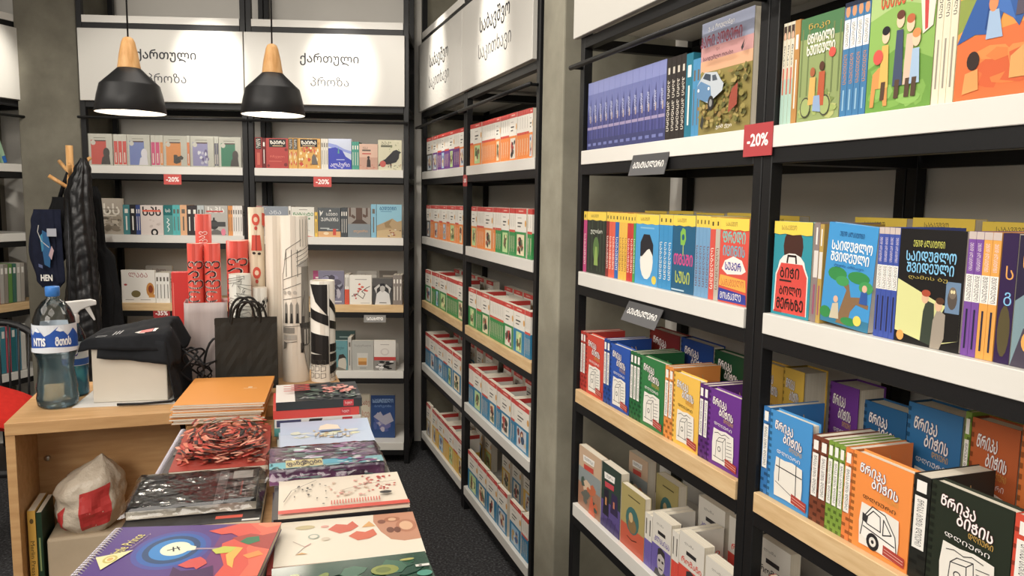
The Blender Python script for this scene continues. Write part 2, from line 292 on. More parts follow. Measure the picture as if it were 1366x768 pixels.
BOOKS=[
('B',0,'F',-2.226,0.1337,0.18,0.018,'pt:#d8402c:1',0.012,0, 'light cover with red portrait panel, top shelf, back wall left bay', 'books on top shelf, back wall left bay'),
('B',0,'S',-2.0852,0.13,0.179,0.0242,'pts:#e03c30',0.012,0, 'first of three red-banded pale spines, top shelf, back wall left bay', 'books on top shelf, back wall left bay'),
('B',0,'S',-2.0605,0.13,0.179,0.0242,'pts:#e03c30',0.012,0, 'second of three red-banded pale spines, top shelf, back wall left bay', 'books on top shelf, back wall left bay'),
('B',0,'S',-2.0357,0.13,0.179,0.0242,'pts:#e03c30',0.012,0, 'third of three red-banded pale spines, top shelf, back wall left bay', 'books on top shelf, back wall left bay'),
('B',0,'F',-2.0087,0.1289,0.178,0.018,'pt:#7484c6:2',0.012,0, 'light cover with blue figure panel, top shelf, back wall left bay', 'books on top shelf, back wall left bay'),
('B',0,'S',-1.8749,0.13,0.176,0.025,'pts:#e0307a',0.012,0, 'first of two pink-banded pale spines, top shelf, back wall left bay', 'books on top shelf, back wall left bay'),
('B',0,'S',-1.8493,0.13,0.176,0.025,'pts:#e0307a',0.012,0, 'second of two pink-banded pale spines, top shelf, back wall left bay', 'books on top shelf, back wall left bay'),
('B',0,'S',-1.8237,0.13,0.177,0.0194,'pts:#f0902c',0.012,0, 'orange-banded spine left of orange cover, top shelf, back wall left bay', 'books on top shelf, back wall left bay'),
('B',0,'F',-1.8023,0.1316,0.175,0.018,'pt:#f0922c:3',0.012,0, 'light cover with orange panel, top shelf, back wall left bay', 'books on top shelf, back wall left bay'),
('B',0,'S',-1.6699,0.13,0.178,0.0165,'pts:#ee7a26',0.012,0, 'orange-banded spine right of orange cover, top shelf, back wall left bay', 'books on top shelf, back wall left bay'),
('B',0,'F',-1.6506,0.1342,0.176,0.018,'pt:#9a92c4:4',0.012,0, 'light cover with lilac panel, top shelf, back wall left bay', 'books on top shelf, back wall left bay'),
('B',0,'S',-1.5135,0.13,0.176,0.0112,'pts:#55506a',0.012,0, 'first of two dark lilac-banded pale spines, top shelf, back wall left bay', 'books on top shelf, back wall left bay'),
('B',0,'S',-1.5017,0.13,0.176,0.0112,'pts:#55506a',0.012,0, 'second of two dark lilac-banded pale spines, top shelf, back wall left bay', 'books on top shelf, back wall left bay'),
('B',0,'F',-1.4876,0.1261,0.173,0.018,'pt:#12805c:5',0.012,0, 'light cover with green panel, top shelf, back wall left bay', 'books on top shelf, back wall left bay'),
('B',1,'F',-2.2238,0.1746,0.209,0.018,'sep',0.012,0, 'tall sepia photograph cover, second shelf, back wall left bay', 'books on second shelf, back wall left bay'),
('B',1,'S',-2.0472,0.13,0.173,0.0367,'tx:#3f8488',0.012,0, 'muted teal spine by sepia cover, second shelf, back wall left bay', 'books on second shelf, back wall left bay'),
('B',1,'S',-2.0099,0.13,0.174,0.035,'tx:#2b2b30',0.012,0, 'charcoal spine with white marks, second shelf, back wall left bay', 'books on second shelf, back wall left bay'),
('B',1,'S',-1.9743,0.13,0.172,0.0116,'tx:#394c86',0.012,0, 'first of two thin navy spines, second shelf, back wall left bay', 'books on second shelf, back wall left bay'),
('B',1,'S',-1.962,0.13,0.172,0.0116,'tx:#394c86',0.012,0, 'second of two thin navy spines, second shelf, back wall left bay', 'books on second shelf, back wall left bay'),
('B',1,'F',-1.9484,0.1296,0.172,0.018,'sps',0.012,0, 'pinkish white cover with black lettering, second shelf, back wall left bay', 'books on second shelf, back wall left bay'),
('B',1,'S',-1.8164,0.13,0.174,0.0511,'tx2',0.012,0, 'wide teal spine with dark head band, second shelf, back wall left bay', 'books on second shelf, back wall left bay'),
('B',1,'S',-1.7647,0.13,0.175,0.021,'tx:#45b0b0',0.012,0, 'first of two turquoise spines, second shelf, back wall left bay', 'books on second shelf, back wall left bay'),
('B',1,'S',-1.7431,0.13,0.175,0.021,'tx:#45b0b0',0.012,0, 'second of two turquoise spines, second shelf, back wall left bay', 'books on second shelf, back wall left bay'),
('B',1,'S',-1.7215,0.13,0.176,0.0383,'tx:#e0a878',0.012,0, 'peach spine, second shelf, back wall left bay', 'books on second shelf, back wall left bay'),
('B',1,'S',-1.6827,0.13,0.174,0.0297,'tx:#3a3436',0.012,0, 'first of two dark brown spines, second shelf, back wall left bay', 'books on second shelf, back wall left bay'),
('B',1,'S',-1.6524,0.13,0.174,0.0297,'tx:#3a3436',0.012,0, 'second of two dark brown spines, second shelf, back wall left bay', 'books on second shelf, back wall left bay'),
('B',1,'S',-1.6221,0.13,0.175,0.0189,'tx:#b8c0c0',0.012,0, 'first of two pale grey spines, second shelf, back wall left bay', 'books on second shelf, back wall left bay'),
('B',1,'S',-1.6027,0.13,0.175,0.0189,'tx:#b8c0c0',0.012,0, 'second of two pale grey spines, second shelf, back wall left bay', 'books on second shelf, back wall left bay'),
('B',1,'F',-1.5809,0.1336,0.175,0.018,'trn',0.012,0, 'grey cover with dark engine picture, second shelf, back wall left bay', 'books on second shelf, back wall left bay'),
('B',1,'S',-1.4444,0.13,0.175,0.0124,'tx:#e09040',0.012,0, 'first of two orange and white spines, second shelf, back wall left bay', 'books on second shelf, back wall left bay'),
('B',1,'S',-1.4314,0.13,0.175,0.0124,'tx:#e09040',0.012,0, 'second of two orange and white spines, second shelf, back wall left bay', 'books on second shelf, back wall left bay'),
('B',1,'S',-1.4184,0.13,0.176,0.0135,'tx:#e4ded6',0.012,0, 'first of four white spines with dark feet, second shelf, back wall left bay', 'books on second shelf, back wall left bay'),
('B',1,'S',-1.4042,0.13,0.176,0.0135,'tx:#e4ded6',0.012,0, 'second of four white spines with dark feet, second shelf, back wall left bay', 'books on second shelf, back wall left bay'),
('B',1,'S',-1.3901,0.13,0.176,0.0135,'tx:#e4ded6',0.012,0, 'third of four white spines with dark feet, second shelf, back wall left bay', 'books on second shelf, back wall left bay'),
('B',1,'S',-1.376,0.13,0.176,0.0135,'tx:#e4ded6',0.012,0, 'fourth of four white spines with dark feet, second shelf, back wall left bay', 'books on second shelf, back wall left bay'),
('B',2,'F',-2.0735,0.1944,0.193,0.018,'lab',0.012,0, 'white cover with golden toast picture, wooden shelf, back wall left bay', 'books on wooden shelf, back wall left bay'),
('B',2,'S',-1.8762,0.13,0.178,0.0195,'tx:#ece8e0',0.012,0, 'first of four white spines beside toast cover, wooden shelf, back wall left bay', 'books on wooden shelf, back wall left bay'),
('B',2,'S',-1.8561,0.13,0.178,0.0195,'tx:#ece8e0',0.012,0, 'second of four white spines beside toast cover, wooden shelf, back wall left bay', 'books on wooden shelf, back wall left bay'),
('B',2,'S',-1.836,0.13,0.178,0.0195,'tx:#ece8e0',0.012,0, 'third of four white spines beside toast cover, wooden shelf, back wall left bay', 'books on wooden shelf, back wall left bay'),
('B',2,'S',-1.8159,0.13,0.178,0.0195,'tx:#ece8e0',0.012,0, 'fourth of four white spines beside toast cover, wooden shelf, back wall left bay', 'books on wooden shelf, back wall left bay'),
('B',2,'F',-1.9953,0.1565,0.207,0.018,'gry',0.17,0, 'grey cover standing behind toast book, rear row, wooden shelf, back wall left bay', 'books on wooden shelf, back wall left bay'),
('B',0,'S',-1.2812,0.14,0.176,0.0405,'sps1',0.012,0, 'dark red spine with black title block, top shelf, back wall right bay', 'books on top shelf, back wall right bay'),
('B',0,'S',-1.2388,0.13,0.173,0.0197,'tx:#6a1e20',0.012,0, 'narrow maroon spine, top shelf, back wall right bay', 'books on top shelf, back wall right bay'),
('B',0,'F',-1.2171,0.1277,0.173,0.018,'zai',0.012,0, 'red cover with black title block, top shelf, back wall right bay', 'books on top shelf, back wall right bay'),
('B',0,'S',-1.0865,0.13,0.176,0.0254,'orn1',0.012,0, 'first of two ornate yellow spines with black title, top shelf, back wall right bay', 'books on top shelf, back wall right bay'),
('B',0,'S',-1.0605,0.13,0.176,0.0254,'orn1',0.012,0, 'second of two ornate yellow spines with black title, top shelf, back wall right bay', 'books on top shelf, back wall right bay'),
('B',0,'F',-1.0322,0.1295,0.175,0.018,'orn',0.012,0, 'ornate yellow and red floral cover, top shelf, back wall right bay', 'books on top shelf, back wall right bay'),
('B',0,'S',-0.8998,0.13,0.175,0.0132,'tx:#d8d2c4',0.012,0, 'first of three cream spines with grey marks, top shelf, back wall right bay', 'books on top shelf, back wall right bay'),
('B',0,'S',-0.886,0.13,0.175,0.0132,'tx:#d8d2c4',0.012,0, 'second of three cream spines with grey marks, top shelf, back wall right bay', 'books on top shelf, back wall right bay'),
('B',0,'S',-0.8722,0.13,0.175,0.0132,'tx:#d8d2c4',0.012,0, 'third of three cream spines with grey marks, top shelf, back wall right bay', 'books on top shelf, back wall right bay'),
('B',0,'F',-0.857,0.1331,0.176,0.018,'mtn',0.012,0, 'white and ultramarine hill cover, top shelf, back wall right bay', 'books on top shelf, back wall right bay'),
('B',0,'S',-0.721,0.13,0.161,0.0132,'tx:#3f9c88',0.012,0, 'first of three sea green spines, top shelf, back wall right bay', 'books on top shelf, back wall right bay'),
('B',0,'S',-0.7072,0.13,0.161,0.0132,'tx:#3f9c88',0.012,0, 'second of three sea green spines, top shelf, back wall right bay', 'books on top shelf, back wall right bay'),
('B',0,'S',-0.6934,0.13,0.161,0.0132,'tx:#3f9c88',0.012,0, 'third of three sea green spines, top shelf, back wall right bay', 'books on top shelf, back wall right bay'),
('B',0,'F',-0.6781,0.1073,0.149,0.018,'boy',0.012,0, 'pale pink cover with small standing silhouette, top shelf, back wall right bay', 'books on top shelf, back wall right bay'),
('B',0,'F',-0.5682,0.1379,0.174,0.018,'brd',0.012,0, 'cream cover with big black bird, top shelf, back wall right bay', 'books on top shelf, back wall right bay'),
('B',1,'S',-1.2812,0.13,0.178,0.0157,'tx:#b08078',0.012,0, 'first of two dusty pink spines, second shelf, back wall right bay', 'books on second shelf, back wall right bay'),
('B',1,'S',-1.2649,0.13,0.178,0.0157,'tx:#b08078',0.012,0, 'second of two dusty pink spines, second shelf, back wall right bay', 'books on second shelf, back wall right bay'),
('B',1,'F',-1.2472,0.1508,0.176,0.018,'ana',0.012,0, 'blue grey cover with white title, second shelf, back wall right bay', 'books on second shelf, back wall right bay'),
('B',1,'S',-1.0944,0.13,0.178,0.0143,'tx:#e8e4da',0.012,0, 'narrow white spine, second shelf, back wall right bay', 'books on second shelf, back wall right bay'),
('B',1,'F',-1.0781,0.1333,0.174,0.018,'nam',0.012,0, 'white cover with green title, second shelf, back wall right bay', 'books on second shelf, back wall right bay'),
('B',1,'S',-0.9423,0.13,0.145,0.017,'tx:#e4b830',0.012,0, 'yellow spine, second shelf, back wall right bay', 'books on second shelf, back wall right bay'),
('B',1,'F',-0.9233,0.132,0.172,0.018,'sev',0.012,0, 'slate cover with beach picture, second shelf, back wall right bay', 'books on second shelf, back wall right bay'),
('B',1,'S',-0.7883,0.13,0.174,0.012,'tx:#42484c',0.012,0, 'first of three slate spines, second shelf, back wall right bay', 'books on second shelf, back wall right bay'),
('B',1,'S',-0.7757,0.13,0.174,0.012,'tx:#42484c',0.012,0, 'second of three slate spines, second shelf, back wall right bay', 'books on second shelf, back wall right bay'),
('B',1,'S',-0.7631,0.13,0.174,0.012,'tx:#42484c',0.012,0, 'third of three slate spines, second shelf, back wall right bay', 'books on second shelf, back wall right bay'),
('B',1,'F',-0.7486,0.1339,0.174,0.018,'tre',0.012,0, 'grey cover with brown tree trunk, second shelf, back wall right bay', 'books on second shelf, back wall right bay'),
('B',1,'S',-0.6118,0.13,0.196,0.0304,'tx:#7ab4cc',0.012,0, 'pale blue spine, second shelf, back wall right bay', 'books on second shelf, back wall right bay'),
('B',1,'F',-0.5785,0.1477,0.196,0.018,'bed',0.012,0, 'sky blue cover with desert hills, second shelf, back wall right bay', 'books on second shelf, back wall right bay'),
('B',2,'F',-0.9256,0.1525,0.201,0.018,'vio',0.012,0, 'violet grey photograph cover, wooden shelf, back wall right bay', 'books on wooden shelf, back wall right bay'),
('B',2,'S',-0.7702,0.13,0.18,0.0128,'wr',0.012,0, 'first of two white spine with red foot, wooden shelf, back wall right bay', 'books on wooden shelf, back wall right bay'),
('B',2,'S',-0.7568,0.13,0.18,0.0128,'wr',0.012,0, 'second of two white spine with red foot, wooden shelf, back wall right bay', 'books on wooden shelf, back wall right bay'),
('B',2,'F',-0.7416,0.1312,0.176,0.018,'blo',0.012,0, 'white cover with red blossom branch, wooden shelf, back wall right bay', 'books on wooden shelf, back wall right bay'),
('B',2,'F',-0.6051,0.1181,0.159,0.018,'bwm',0.012,0, 'black and white portrait cover, wooden shelf, back wall right bay', 'books on wooden shelf, back wall right bay'),
('B',2,'S',-0.4845,0.13,0.178,0.0181,'tx:#8a8078',0.012,0, 'first of three grey patterned spines, wooden shelf, back wall right bay', 'books on wooden shelf, back wall right bay'),
('B',2,'S',-0.4658,0.13,0.178,0.0181,'tx:#8a8078',0.012,0, 'second of three grey patterned spines, wooden shelf, back wall right bay', 'books on wooden shelf, back wall right bay'),
('B',2,'S',-0.4471,0.13,0.178,0.0181,'tx:#8a8078',0.012,0, 'third of three grey patterned spines, wooden shelf, back wall right bay', 'books on wooden shelf, back wall right bay'),
('B',2,'F',-0.9827,0.0995,0.188,0.018,'tx:#b04878',0.14,0, 'pink cover at left, rear row, wooden shelf, back wall right bay', 'books on wooden shelf, back wall right bay'),
('B',2,'F',-0.7179,0.123,0.189,0.018,'gry',0.14,0, 'pale grey cover in middle, rear row, wooden shelf, back wall right bay', 'books on wooden shelf, back wall right bay'),
('B',2,'F',-0.5804,0.1095,0.192,0.018,'dgr',0.14,0, 'brown grey cover at right, rear row, wooden shelf, back wall right bay', 'books on wooden shelf, back wall right bay'),
('B',3,'F',-0.8413,0.0845,0.183,0.018,'tea',0.012,0, 'teal cover with man portrait, fourth shelf, back wall right bay', 'books on fourth shelf, back wall right bay'),
('B',3,'S',-0.7547,0.13,0.2,0.0205,'tx:#b8b4ac',0.012,0, 'thick grey spine, fourth shelf, back wall right bay', 'books on fourth shelf, back wall right bay'),
('B',3,'F',-0.7317,0.1303,0.184,0.018,'whi',0.012,0, 'grey cover with amber glass, fourth shelf, back wall right bay', 'books on fourth shelf, back wall right bay'),
('B',3,'F',-0.5988,0.1306,0.185,0.018,'rbw',0.012,0, 'white cover with red stripe, fourth shelf, back wall right bay', 'books on fourth shelf, back wall right bay'),
('B',3,'F',-0.8503,0.1192,0.221,0.018,'dte',0.14,0, 'dark teal cover left, rear row, fourth shelf, back wall right bay', 'books on fourth shelf, back wall right bay'),
('B',3,'F',-0.573,0.1106,0.142,0.018,'gry',0.14,0, 'pale cover right, rear row, fourth shelf, back wall right bay', 'books on fourth shelf, back wall right bay'),
('B',4,'F',-0.6908,0.0548,0.276,0.018,'seg',0.1,0, 'cream cover with red letters, bottom shelf, back wall right bay', 'books on bottom shelf, back wall right bay'),
('B',4,'F',-0.6305,0.1479,0.271,0.018,'geo',0.1,0, 'blue mountain cover, bottom shelf, back wall right bay', 'books on bottom shelf, back wall right bay'),
('M',0,'F',-4.717,0.1479,0.2,0.018,'m:k:1',0.012,0, 'first face-out grey red-topped reader, top shelf, middle unit far bay', 'red-topped readers on top shelf, middle unit far bay'),
('M',0,'F',-4.5599,0.1154,0.2,0.018,'m:p:1',0.012,0, 'first face-out purple red-topped reader, top shelf, middle unit far bay', 'red-topped readers on top shelf, middle unit far bay'),
('M',0,'S',-4.4386,0.125,0.2,0.0295,'ms:p',0.012,0, 'first of three purple red-topped spines, cluster one, top shelf, middle unit far bay', 'red-topped readers on top shelf, middle unit far bay'),
('M',0,'S',-4.4085,0.125,0.2,0.0295,'ms:p',0.012,0, 'second of three purple red-topped spines, cluster one, top shelf, middle unit far bay', 'red-topped readers on top shelf, middle unit far bay'),
('M',0,'S',-4.3784,0.125,0.2,0.0295,'ms:p',0.012,0, 'third of three purple red-topped spines, cluster one, top shelf, middle unit far bay', 'red-topped readers on top shelf, middle unit far bay'),
('M',0,'F',-4.3481,0.074,0.2,0.018,'m:p:2',0.012,0, 'second face-out purple red-topped reader, top shelf, middle unit far bay', 'red-topped readers on top shelf, middle unit far bay'),
('M',0,'S',-4.2734,0.125,0.2,0.0234,'ms:p',0.012,0, 'first of four purple red-topped spines, cluster two, top shelf, middle unit far bay', 'red-topped readers on top shelf, middle unit far bay'),
('M',0,'S',-4.2494,0.125,0.2,0.0234,'ms:p',0.012,0, 'second of four purple red-topped spines, cluster two, top shelf, middle unit far bay', 'red-topped readers on top shelf, middle unit far bay'),
('M',0,'S',-4.2254,0.125,0.2,0.0234,'ms:p',0.012,0, 'third of four purple red-topped spines, cluster two, top shelf, middle unit far bay', 'red-topped readers on top shelf, middle unit far bay'),
('M',0,'S',-4.2014,0.125,0.2,0.0234,'ms:p',0.012,0, 'fourth of four purple red-topped spines, cluster two, top shelf, middle unit far bay', 'red-topped readers on top shelf, middle unit far bay'),
('M',0,'F',-4.1772,0.1139,0.2,0.018,'m:p:3',0.012,0, 'third face-out purple red-topped reader, top shelf, middle unit far bay', 'red-topped readers on top shelf, middle unit far bay'),
('M',0,'S',-4.0627,0.125,0.2,0.0256,'ms:p',0.012,0, 'first of four purple red-topped spines, cluster three, top shelf, middle unit far bay', 'red-topped readers on top shelf, middle unit far bay'),
('M',0,'S',-4.0365,0.125,0.2,0.0256,'ms:p',0.012,0, 'second of four purple red-topped spines, cluster three, top shelf, middle unit far bay', 'red-topped readers on top shelf, middle unit far bay'),
('M',0,'S',-4.0103,0.125,0.2,0.0256,'ms:p',0.012,0, 'third of four purple red-topped spines, cluster three, top shelf, middle unit far bay', 'red-topped readers on top shelf, middle unit far bay'),
('M',0,'S',-3.9841,0.125,0.2,0.0256,'ms:p',0.012,0, 'fourth of four purple red-topped spines, cluster three, top shelf, middle unit far bay', 'red-topped readers on top shelf, middle unit far bay'),
('M',0,'F',-3.9536,0.0928,0.199,0.018,'m:o:1',0.012,0, 'first face-out orange red-topped reader, top shelf, middle unit far bay', 'red-topped readers on top shelf, middle unit far bay'),
('M',0,'S',-3.7549,0.125,0.2,0.0252,'ms:o',0.012,0, 'first of two orange red-topped spines, cluster one, top shelf, middle unit near bay', 'red-topped readers on top shelf, middle unit near bay'),
('M',0,'S',-3.7291,0.125,0.2,0.0252,'ms:o',0.012,0, 'second of two orange red-topped spines, cluster one, top shelf, middle unit near bay', 'red-topped readers on top shelf, middle unit near bay'),
('M',0,'F',-3.6995,0.1374,0.199,0.018,'m:o:8',0.012,0, 'first face-out orange red-topped reader, top shelf, middle unit near bay', 'red-topped readers on top shelf, middle unit near bay'),
('M',0,'S',-3.5544,0.125,0.198,0.0249,'ms:o',0.012,0, 'first of eight orange red-topped spines, cluster two, top shelf, middle unit near bay', 'red-topped readers on top shelf, middle unit near bay'),
('M',0,'S',-3.5289,0.125,0.198,0.0249,'ms:o',0.012,0, 'second of eight orange red-topped spines, cluster two, top shelf, middle unit near bay', 'red-topped readers on top shelf, middle unit near bay'),
('M',0,'S',-3.5033,0.125,0.198,0.0249,'ms:o',0.012,0, 'third of eight orange red-topped spines, cluster two, top shelf, middle unit near bay', 'red-topped readers on top shelf, middle unit near bay'),
('M',0,'S',-3.4778,0.125,0.198,0.0249,'ms:o',0.012,0, 'fourth of eight orange red-topped spines, cluster two, top shelf, middle unit near bay', 'red-topped readers on top shelf, middle unit near bay'),
('M',0,'S',-3.4523,0.125,0.198,0.0249,'ms:o',0.012,0, 'fifth of eight orange red-topped spines, cluster two, top shelf, middle unit near bay', 'red-topped readers on top shelf, middle unit near bay'),
('M',0,'S',-3.4268,0.125,0.198,0.0249,'ms:o',0.012,0, 'sixth of eight orange red-topped spines, cluster two, top shelf, middle unit near bay', 'red-topped readers on top shelf, middle unit near bay'),
('M',0,'S',-3.4013,0.125,0.198,0.0249,'ms:o',0.012,0, 'seventh of eight orange red-topped spines, cluster two, top shelf, middle unit near bay', 'red-topped readers on top shelf, middle unit near bay'),
('M',0,'S',-3.3758,0.125,0.198,0.0249,'ms:o',0.012,0, 'eighth of eight orange red-topped spines, cluster two, top shelf, middle unit near bay', 'red-topped readers on top shelf, middle unit near bay'),
('M',0,'F',-3.3471,0.07,0.197,0.018,'m:o:9',0.012,0, 'second face-out orange red-topped reader, top shelf, middle unit near bay', 'red-topped readers on top shelf, middle unit near bay'),
('M',0,'S',-3.2733,0.125,0.196,0.0279,'ms:o',0.012,0, 'first of four orange red-topped spines, cluster three, top shelf, middle unit near bay', 'red-topped readers on top shelf, middle unit near bay'),
('M',0,'S',-3.2448,0.125,0.196,0.0279,'ms:o',0.012,0, 'second of four orange red-topped spines, cluster three, top shelf, middle unit near bay', 'red-topped readers on top shelf, middle unit near bay'),
('M',0,'S',-3.2164,0.125,0.196,0.0279,'ms:o',0.012,0, 'third of four orange red-topped spines, cluster three, top shelf, middle unit near bay', 'red-topped readers on top shelf, middle unit near bay'),
('M',0,'S',-3.1879,0.125,0.196,0.0279,'ms:o',0.012,0, 'fourth of four orange red-topped spines, cluster three, top shelf, middle unit near bay', 'red-topped readers on top shelf, middle unit near bay'),
('M',0,'F',-3.1565,0.0954,0.196,0.018,'m:o:10',0.012,0, 'third face-out orange red-topped reader, top shelf, middle unit near bay', 'red-topped readers on top shelf, middle unit near bay'),
('M',0,'S',-3.0578,0.125,0.195,0.0278,'ms:o',0.012,0, 'first of five orange red-topped spines, cluster four, top shelf, middle unit near bay', 'red-topped readers on top shelf, middle unit near bay'),
('M',0,'S',-3.0294,0.125,0.195,0.0278,'ms:o',0.012,0, 'second of five orange red-topped spines, cluster four, top shelf, middle unit near bay', 'red-topped readers on top shelf, middle unit near bay'),
('M',0,'S',-3.001,0.125,0.195,0.0278,'ms:o',0.012,0, 'third of five orange red-topped spines, cluster four, top shelf, middle unit near bay', 'red-topped readers on top shelf, middle unit near bay'),
('M',0,'S',-2.9726,0.125,0.195,0.0278,'ms:o',0.012,0, 'fourth of five orange red-topped spines, cluster four, top shelf, middle unit near bay', 'red-topped readers on top shelf, middle unit near bay'),
('M',0,'S',-2.9442,0.125,0.195,0.0278,'ms:o',0.012,0, 'fifth of five orange red-topped spines, cluster four, top shelf, middle unit near bay', 'red-topped readers on top shelf, middle unit near bay'),
('M',0,'F',-2.9133,0.0379,0.194,0.018,'m:o:11',0.012,0, 'fourth face-out orange red-topped reader, top shelf, middle unit near bay', 'red-topped readers on top shelf, middle unit near bay'),
('M',1,'F',-4.7218,0.1044,0.194,0.018,'m:k:21',0.012,0, 'first face-out grey red-topped reader, second shelf, middle unit far bay', 'red-topped readers on second shelf, middle unit far bay'),
('M',1,'S',-4.6111,0.125,0.195,0.0256,'ms:o',0.012,0, 'first of three orange red-topped spines, cluster one, second shelf, middle unit far bay', 'red-topped readers on second shelf, middle unit far bay'),
('M',1,'S',-4.5848,0.125,0.195,0.0256,'ms:o',0.012,0, 'second of three orange red-topped spines, cluster one, second shelf, middle unit far bay', 'red-topped readers on second shelf, middle unit far bay'),
('M',1,'S',-4.5586,0.125,0.195,0.0256,'ms:o',0.012,0, 'third of three orange red-topped spines, cluster one, second shelf, middle unit far bay', 'red-topped readers on second shelf, middle unit far bay'),
('M',1,'F',-4.5323,0.1311,0.195,0.018,'m:o:21',0.012,0, 'first face-out orange red-topped reader, second shelf, middle unit far bay', 'red-topped readers on second shelf, middle unit far bay'),
('M',1,'S',-4.3979,0.125,0.196,0.0268,'ms:o',0.012,0, 'first of three orange red-topped spines, cluster two, second shelf, middle unit far bay', 'red-topped readers on second shelf, middle unit far bay'),
('M',1,'S',-4.3704,0.125,0.196,0.0268,'ms:o',0.012,0, 'second of three orange red-topped spines, cluster two, second shelf, middle unit far bay', 'red-topped readers on second shelf, middle unit far bay'),
('M',1,'S',-4.343,0.125,0.196,0.0268,'ms:o',0.012,0, 'third of three orange red-topped spines, cluster two, second shelf, middle unit far bay', 'red-topped readers on second shelf, middle unit far bay'),
('M',1,'F',-4.3129,0.086,0.196,0.018,'m:o:22',0.012,0, 'second face-out orange red-topped reader, second shelf, middle unit far bay', 'red-topped readers on second shelf, middle unit far bay'),
('M',1,'S',-4.2238,0.125,0.197,0.0225,'ms:o',0.012,0, 'first of three orange red-topped spines, cluster three, second shelf, middle unit far bay', 'red-topped readers on second shelf, middle unit far bay'),
('M',1,'S',-4.2007,0.125,0.197,0.0225,'ms:o',0.012,0, 'second of three orange red-topped spines, cluster three, second shelf, middle unit far bay', 'red-topped readers on second shelf, middle unit far bay'),
('M',1,'S',-4.1776,0.125,0.197,0.0225,'ms:o',0.012,0, 'third of three orange red-topped spines, cluster three, second shelf, middle unit far bay', 'red-topped readers on second shelf, middle unit far bay'),
('M',1,'F',-4.152,0.114,0.197,0.018,'m:o:23',0.012,0, 'third face-out orange red-topped reader, second shelf, middle unit far bay', 'red-topped readers on second shelf, middle unit far bay'),
('M',1,'S',-4.035,0.125,0.198,0.0222,'ms:o',0.012,0, 'first of three orange red-topped spines, cluster four, second shelf, middle unit far bay', 'red-topped readers on second shelf, middle unit far bay'),
('M',1,'S',-4.0122,0.125,0.198,0.0222,'ms:o',0.012,0, 'second of three orange red-topped spines, cluster four, second shelf, middle unit far bay', 'red-topped readers on second shelf, middle unit far bay'),
('M',1,'S',-3.9895,0.125,0.198,0.0222,'ms:o',0.012,0, 'third of three orange red-topped spines, cluster four, second shelf, middle unit far bay', 'red-topped readers on second shelf, middle unit far bay'),
('M',1,'F',-3.9645,0.0904,0.198,0.018,'m:o:24',0.012,0, 'fourth face-out orange red-topped reader, second shelf, middle unit far bay', 'red-topped readers on second shelf, middle unit far bay'),
('M',1,'F',-3.723,0.0918,0.198,0.018,'m:o:28',0.012,0, 'first face-out orange red-topped reader, second shelf, middle unit near bay', 'red-topped readers on second shelf, middle unit near bay'),
('M',1,'S',-3.625,0.125,0.198,0.0285,'ms:o',0.012,0, 'first of four orange red-topped spines, cluster one, second shelf, middle unit near bay', 'red-topped readers on second shelf, middle unit near bay'),
('M',1,'S',-3.5959,0.125,0.198,0.0285,'ms:o',0.012,0, 'second of four orange red-topped spines, cluster one, second shelf, middle unit near bay', 'red-topped readers on second shelf, middle unit near bay'),
('M',1,'S',-3.5669,0.125,0.198,0.0285,'ms:o',0.012,0, 'third of four orange red-topped spines, cluster one, second shelf, middle unit near bay', 'red-topped readers on second shelf, middle unit near bay'),
('M',1,'S',-3.5378,0.125,0.198,0.0285,'ms:o',0.012,0, 'fourth of four orange red-topped spines, cluster one, second shelf, middle unit near bay', 'red-topped readers on second shelf, middle unit near bay'),
('M',1,'F',-3.5051,0.1332,0.198,0.018,'m:o:29',0.012,0, 'second face-out orange red-topped reader, second shelf, middle unit near bay', 'red-topped readers on second shelf, middle unit near bay'),
('M',1,'S',-3.368,0.125,0.198,0.033,'ms:o',0.012,0, 'orange red-topped spines, cluster two, second shelf, middle unit near bay', 'red-topped readers on second shelf, middle unit near bay'),
('M',1,'S',-3.3297,0.125,0.198,0.0262,'ms:g',0.012,0, 'first of three green red-topped spines, cluster one, second shelf, middle unit near bay', 'red-topped readers on second shelf, middle unit near bay'),
('M',1,'S',-3.3028,0.125,0.198,0.0262,'ms:g',0.012,0, 'second of three green red-topped spines, cluster one, second shelf, middle unit near bay', 'red-topped readers on second shelf, middle unit near bay'),
('M',1,'S',-3.276,0.125,0.198,0.0262,'ms:g',0.012,0, 'third of three green red-topped spines, cluster one, second shelf, middle unit near bay', 'red-topped readers on second shelf, middle unit near bay'),
('M',1,'F',-3.2445,0.1005,0.198,0.018,'m:g:28',0.012,0, 'first face-out green red-topped reader, second shelf, middle unit near bay', 'red-topped readers on second shelf, middle unit near bay'),
('M',1,'S',-3.139,0.125,0.199,0.024,'ms:g',0.012,0, 'first of three green red-topped spines, cluster two, second shelf, middle unit near bay', 'red-topped readers on second shelf, middle unit near bay'),
('M',1,'S',-3.1144,0.125,0.199,0.024,'ms:g',0.012,0, 'second of three green red-topped spines, cluster two, second shelf, middle unit near bay', 'red-topped readers on second shelf, middle unit near bay'),
('M',1,'S',-3.0897,0.125,0.199,0.024,'ms:g',0.012,0, 'third of three green red-topped spines, cluster two, second shelf, middle unit near bay', 'red-topped readers on second shelf, middle unit near bay'),
('M',1,'F',-3.0596,0.1302,0.199,0.018,'m:g:29',0.012,0, 'second face-out green red-topped reader, second shelf, middle unit near bay', 'red-topped readers on second shelf, middle unit near bay'),
('M',1,'S',-2.9136,0.125,0.199,0.0252,'ms:g',0.012,0, 'first of two green red-topped spines, cluster three, second shelf, middle unit near bay', 'red-topped readers on second shelf, middle unit near bay'),
('M',1,'S',-2.8878,0.125,0.199,0.0252,'ms:g',0.012,0, 'second of two green red-topped spines, cluster three, second shelf, middle unit near bay', 'red-topped readers on second shelf, middle unit near bay'),
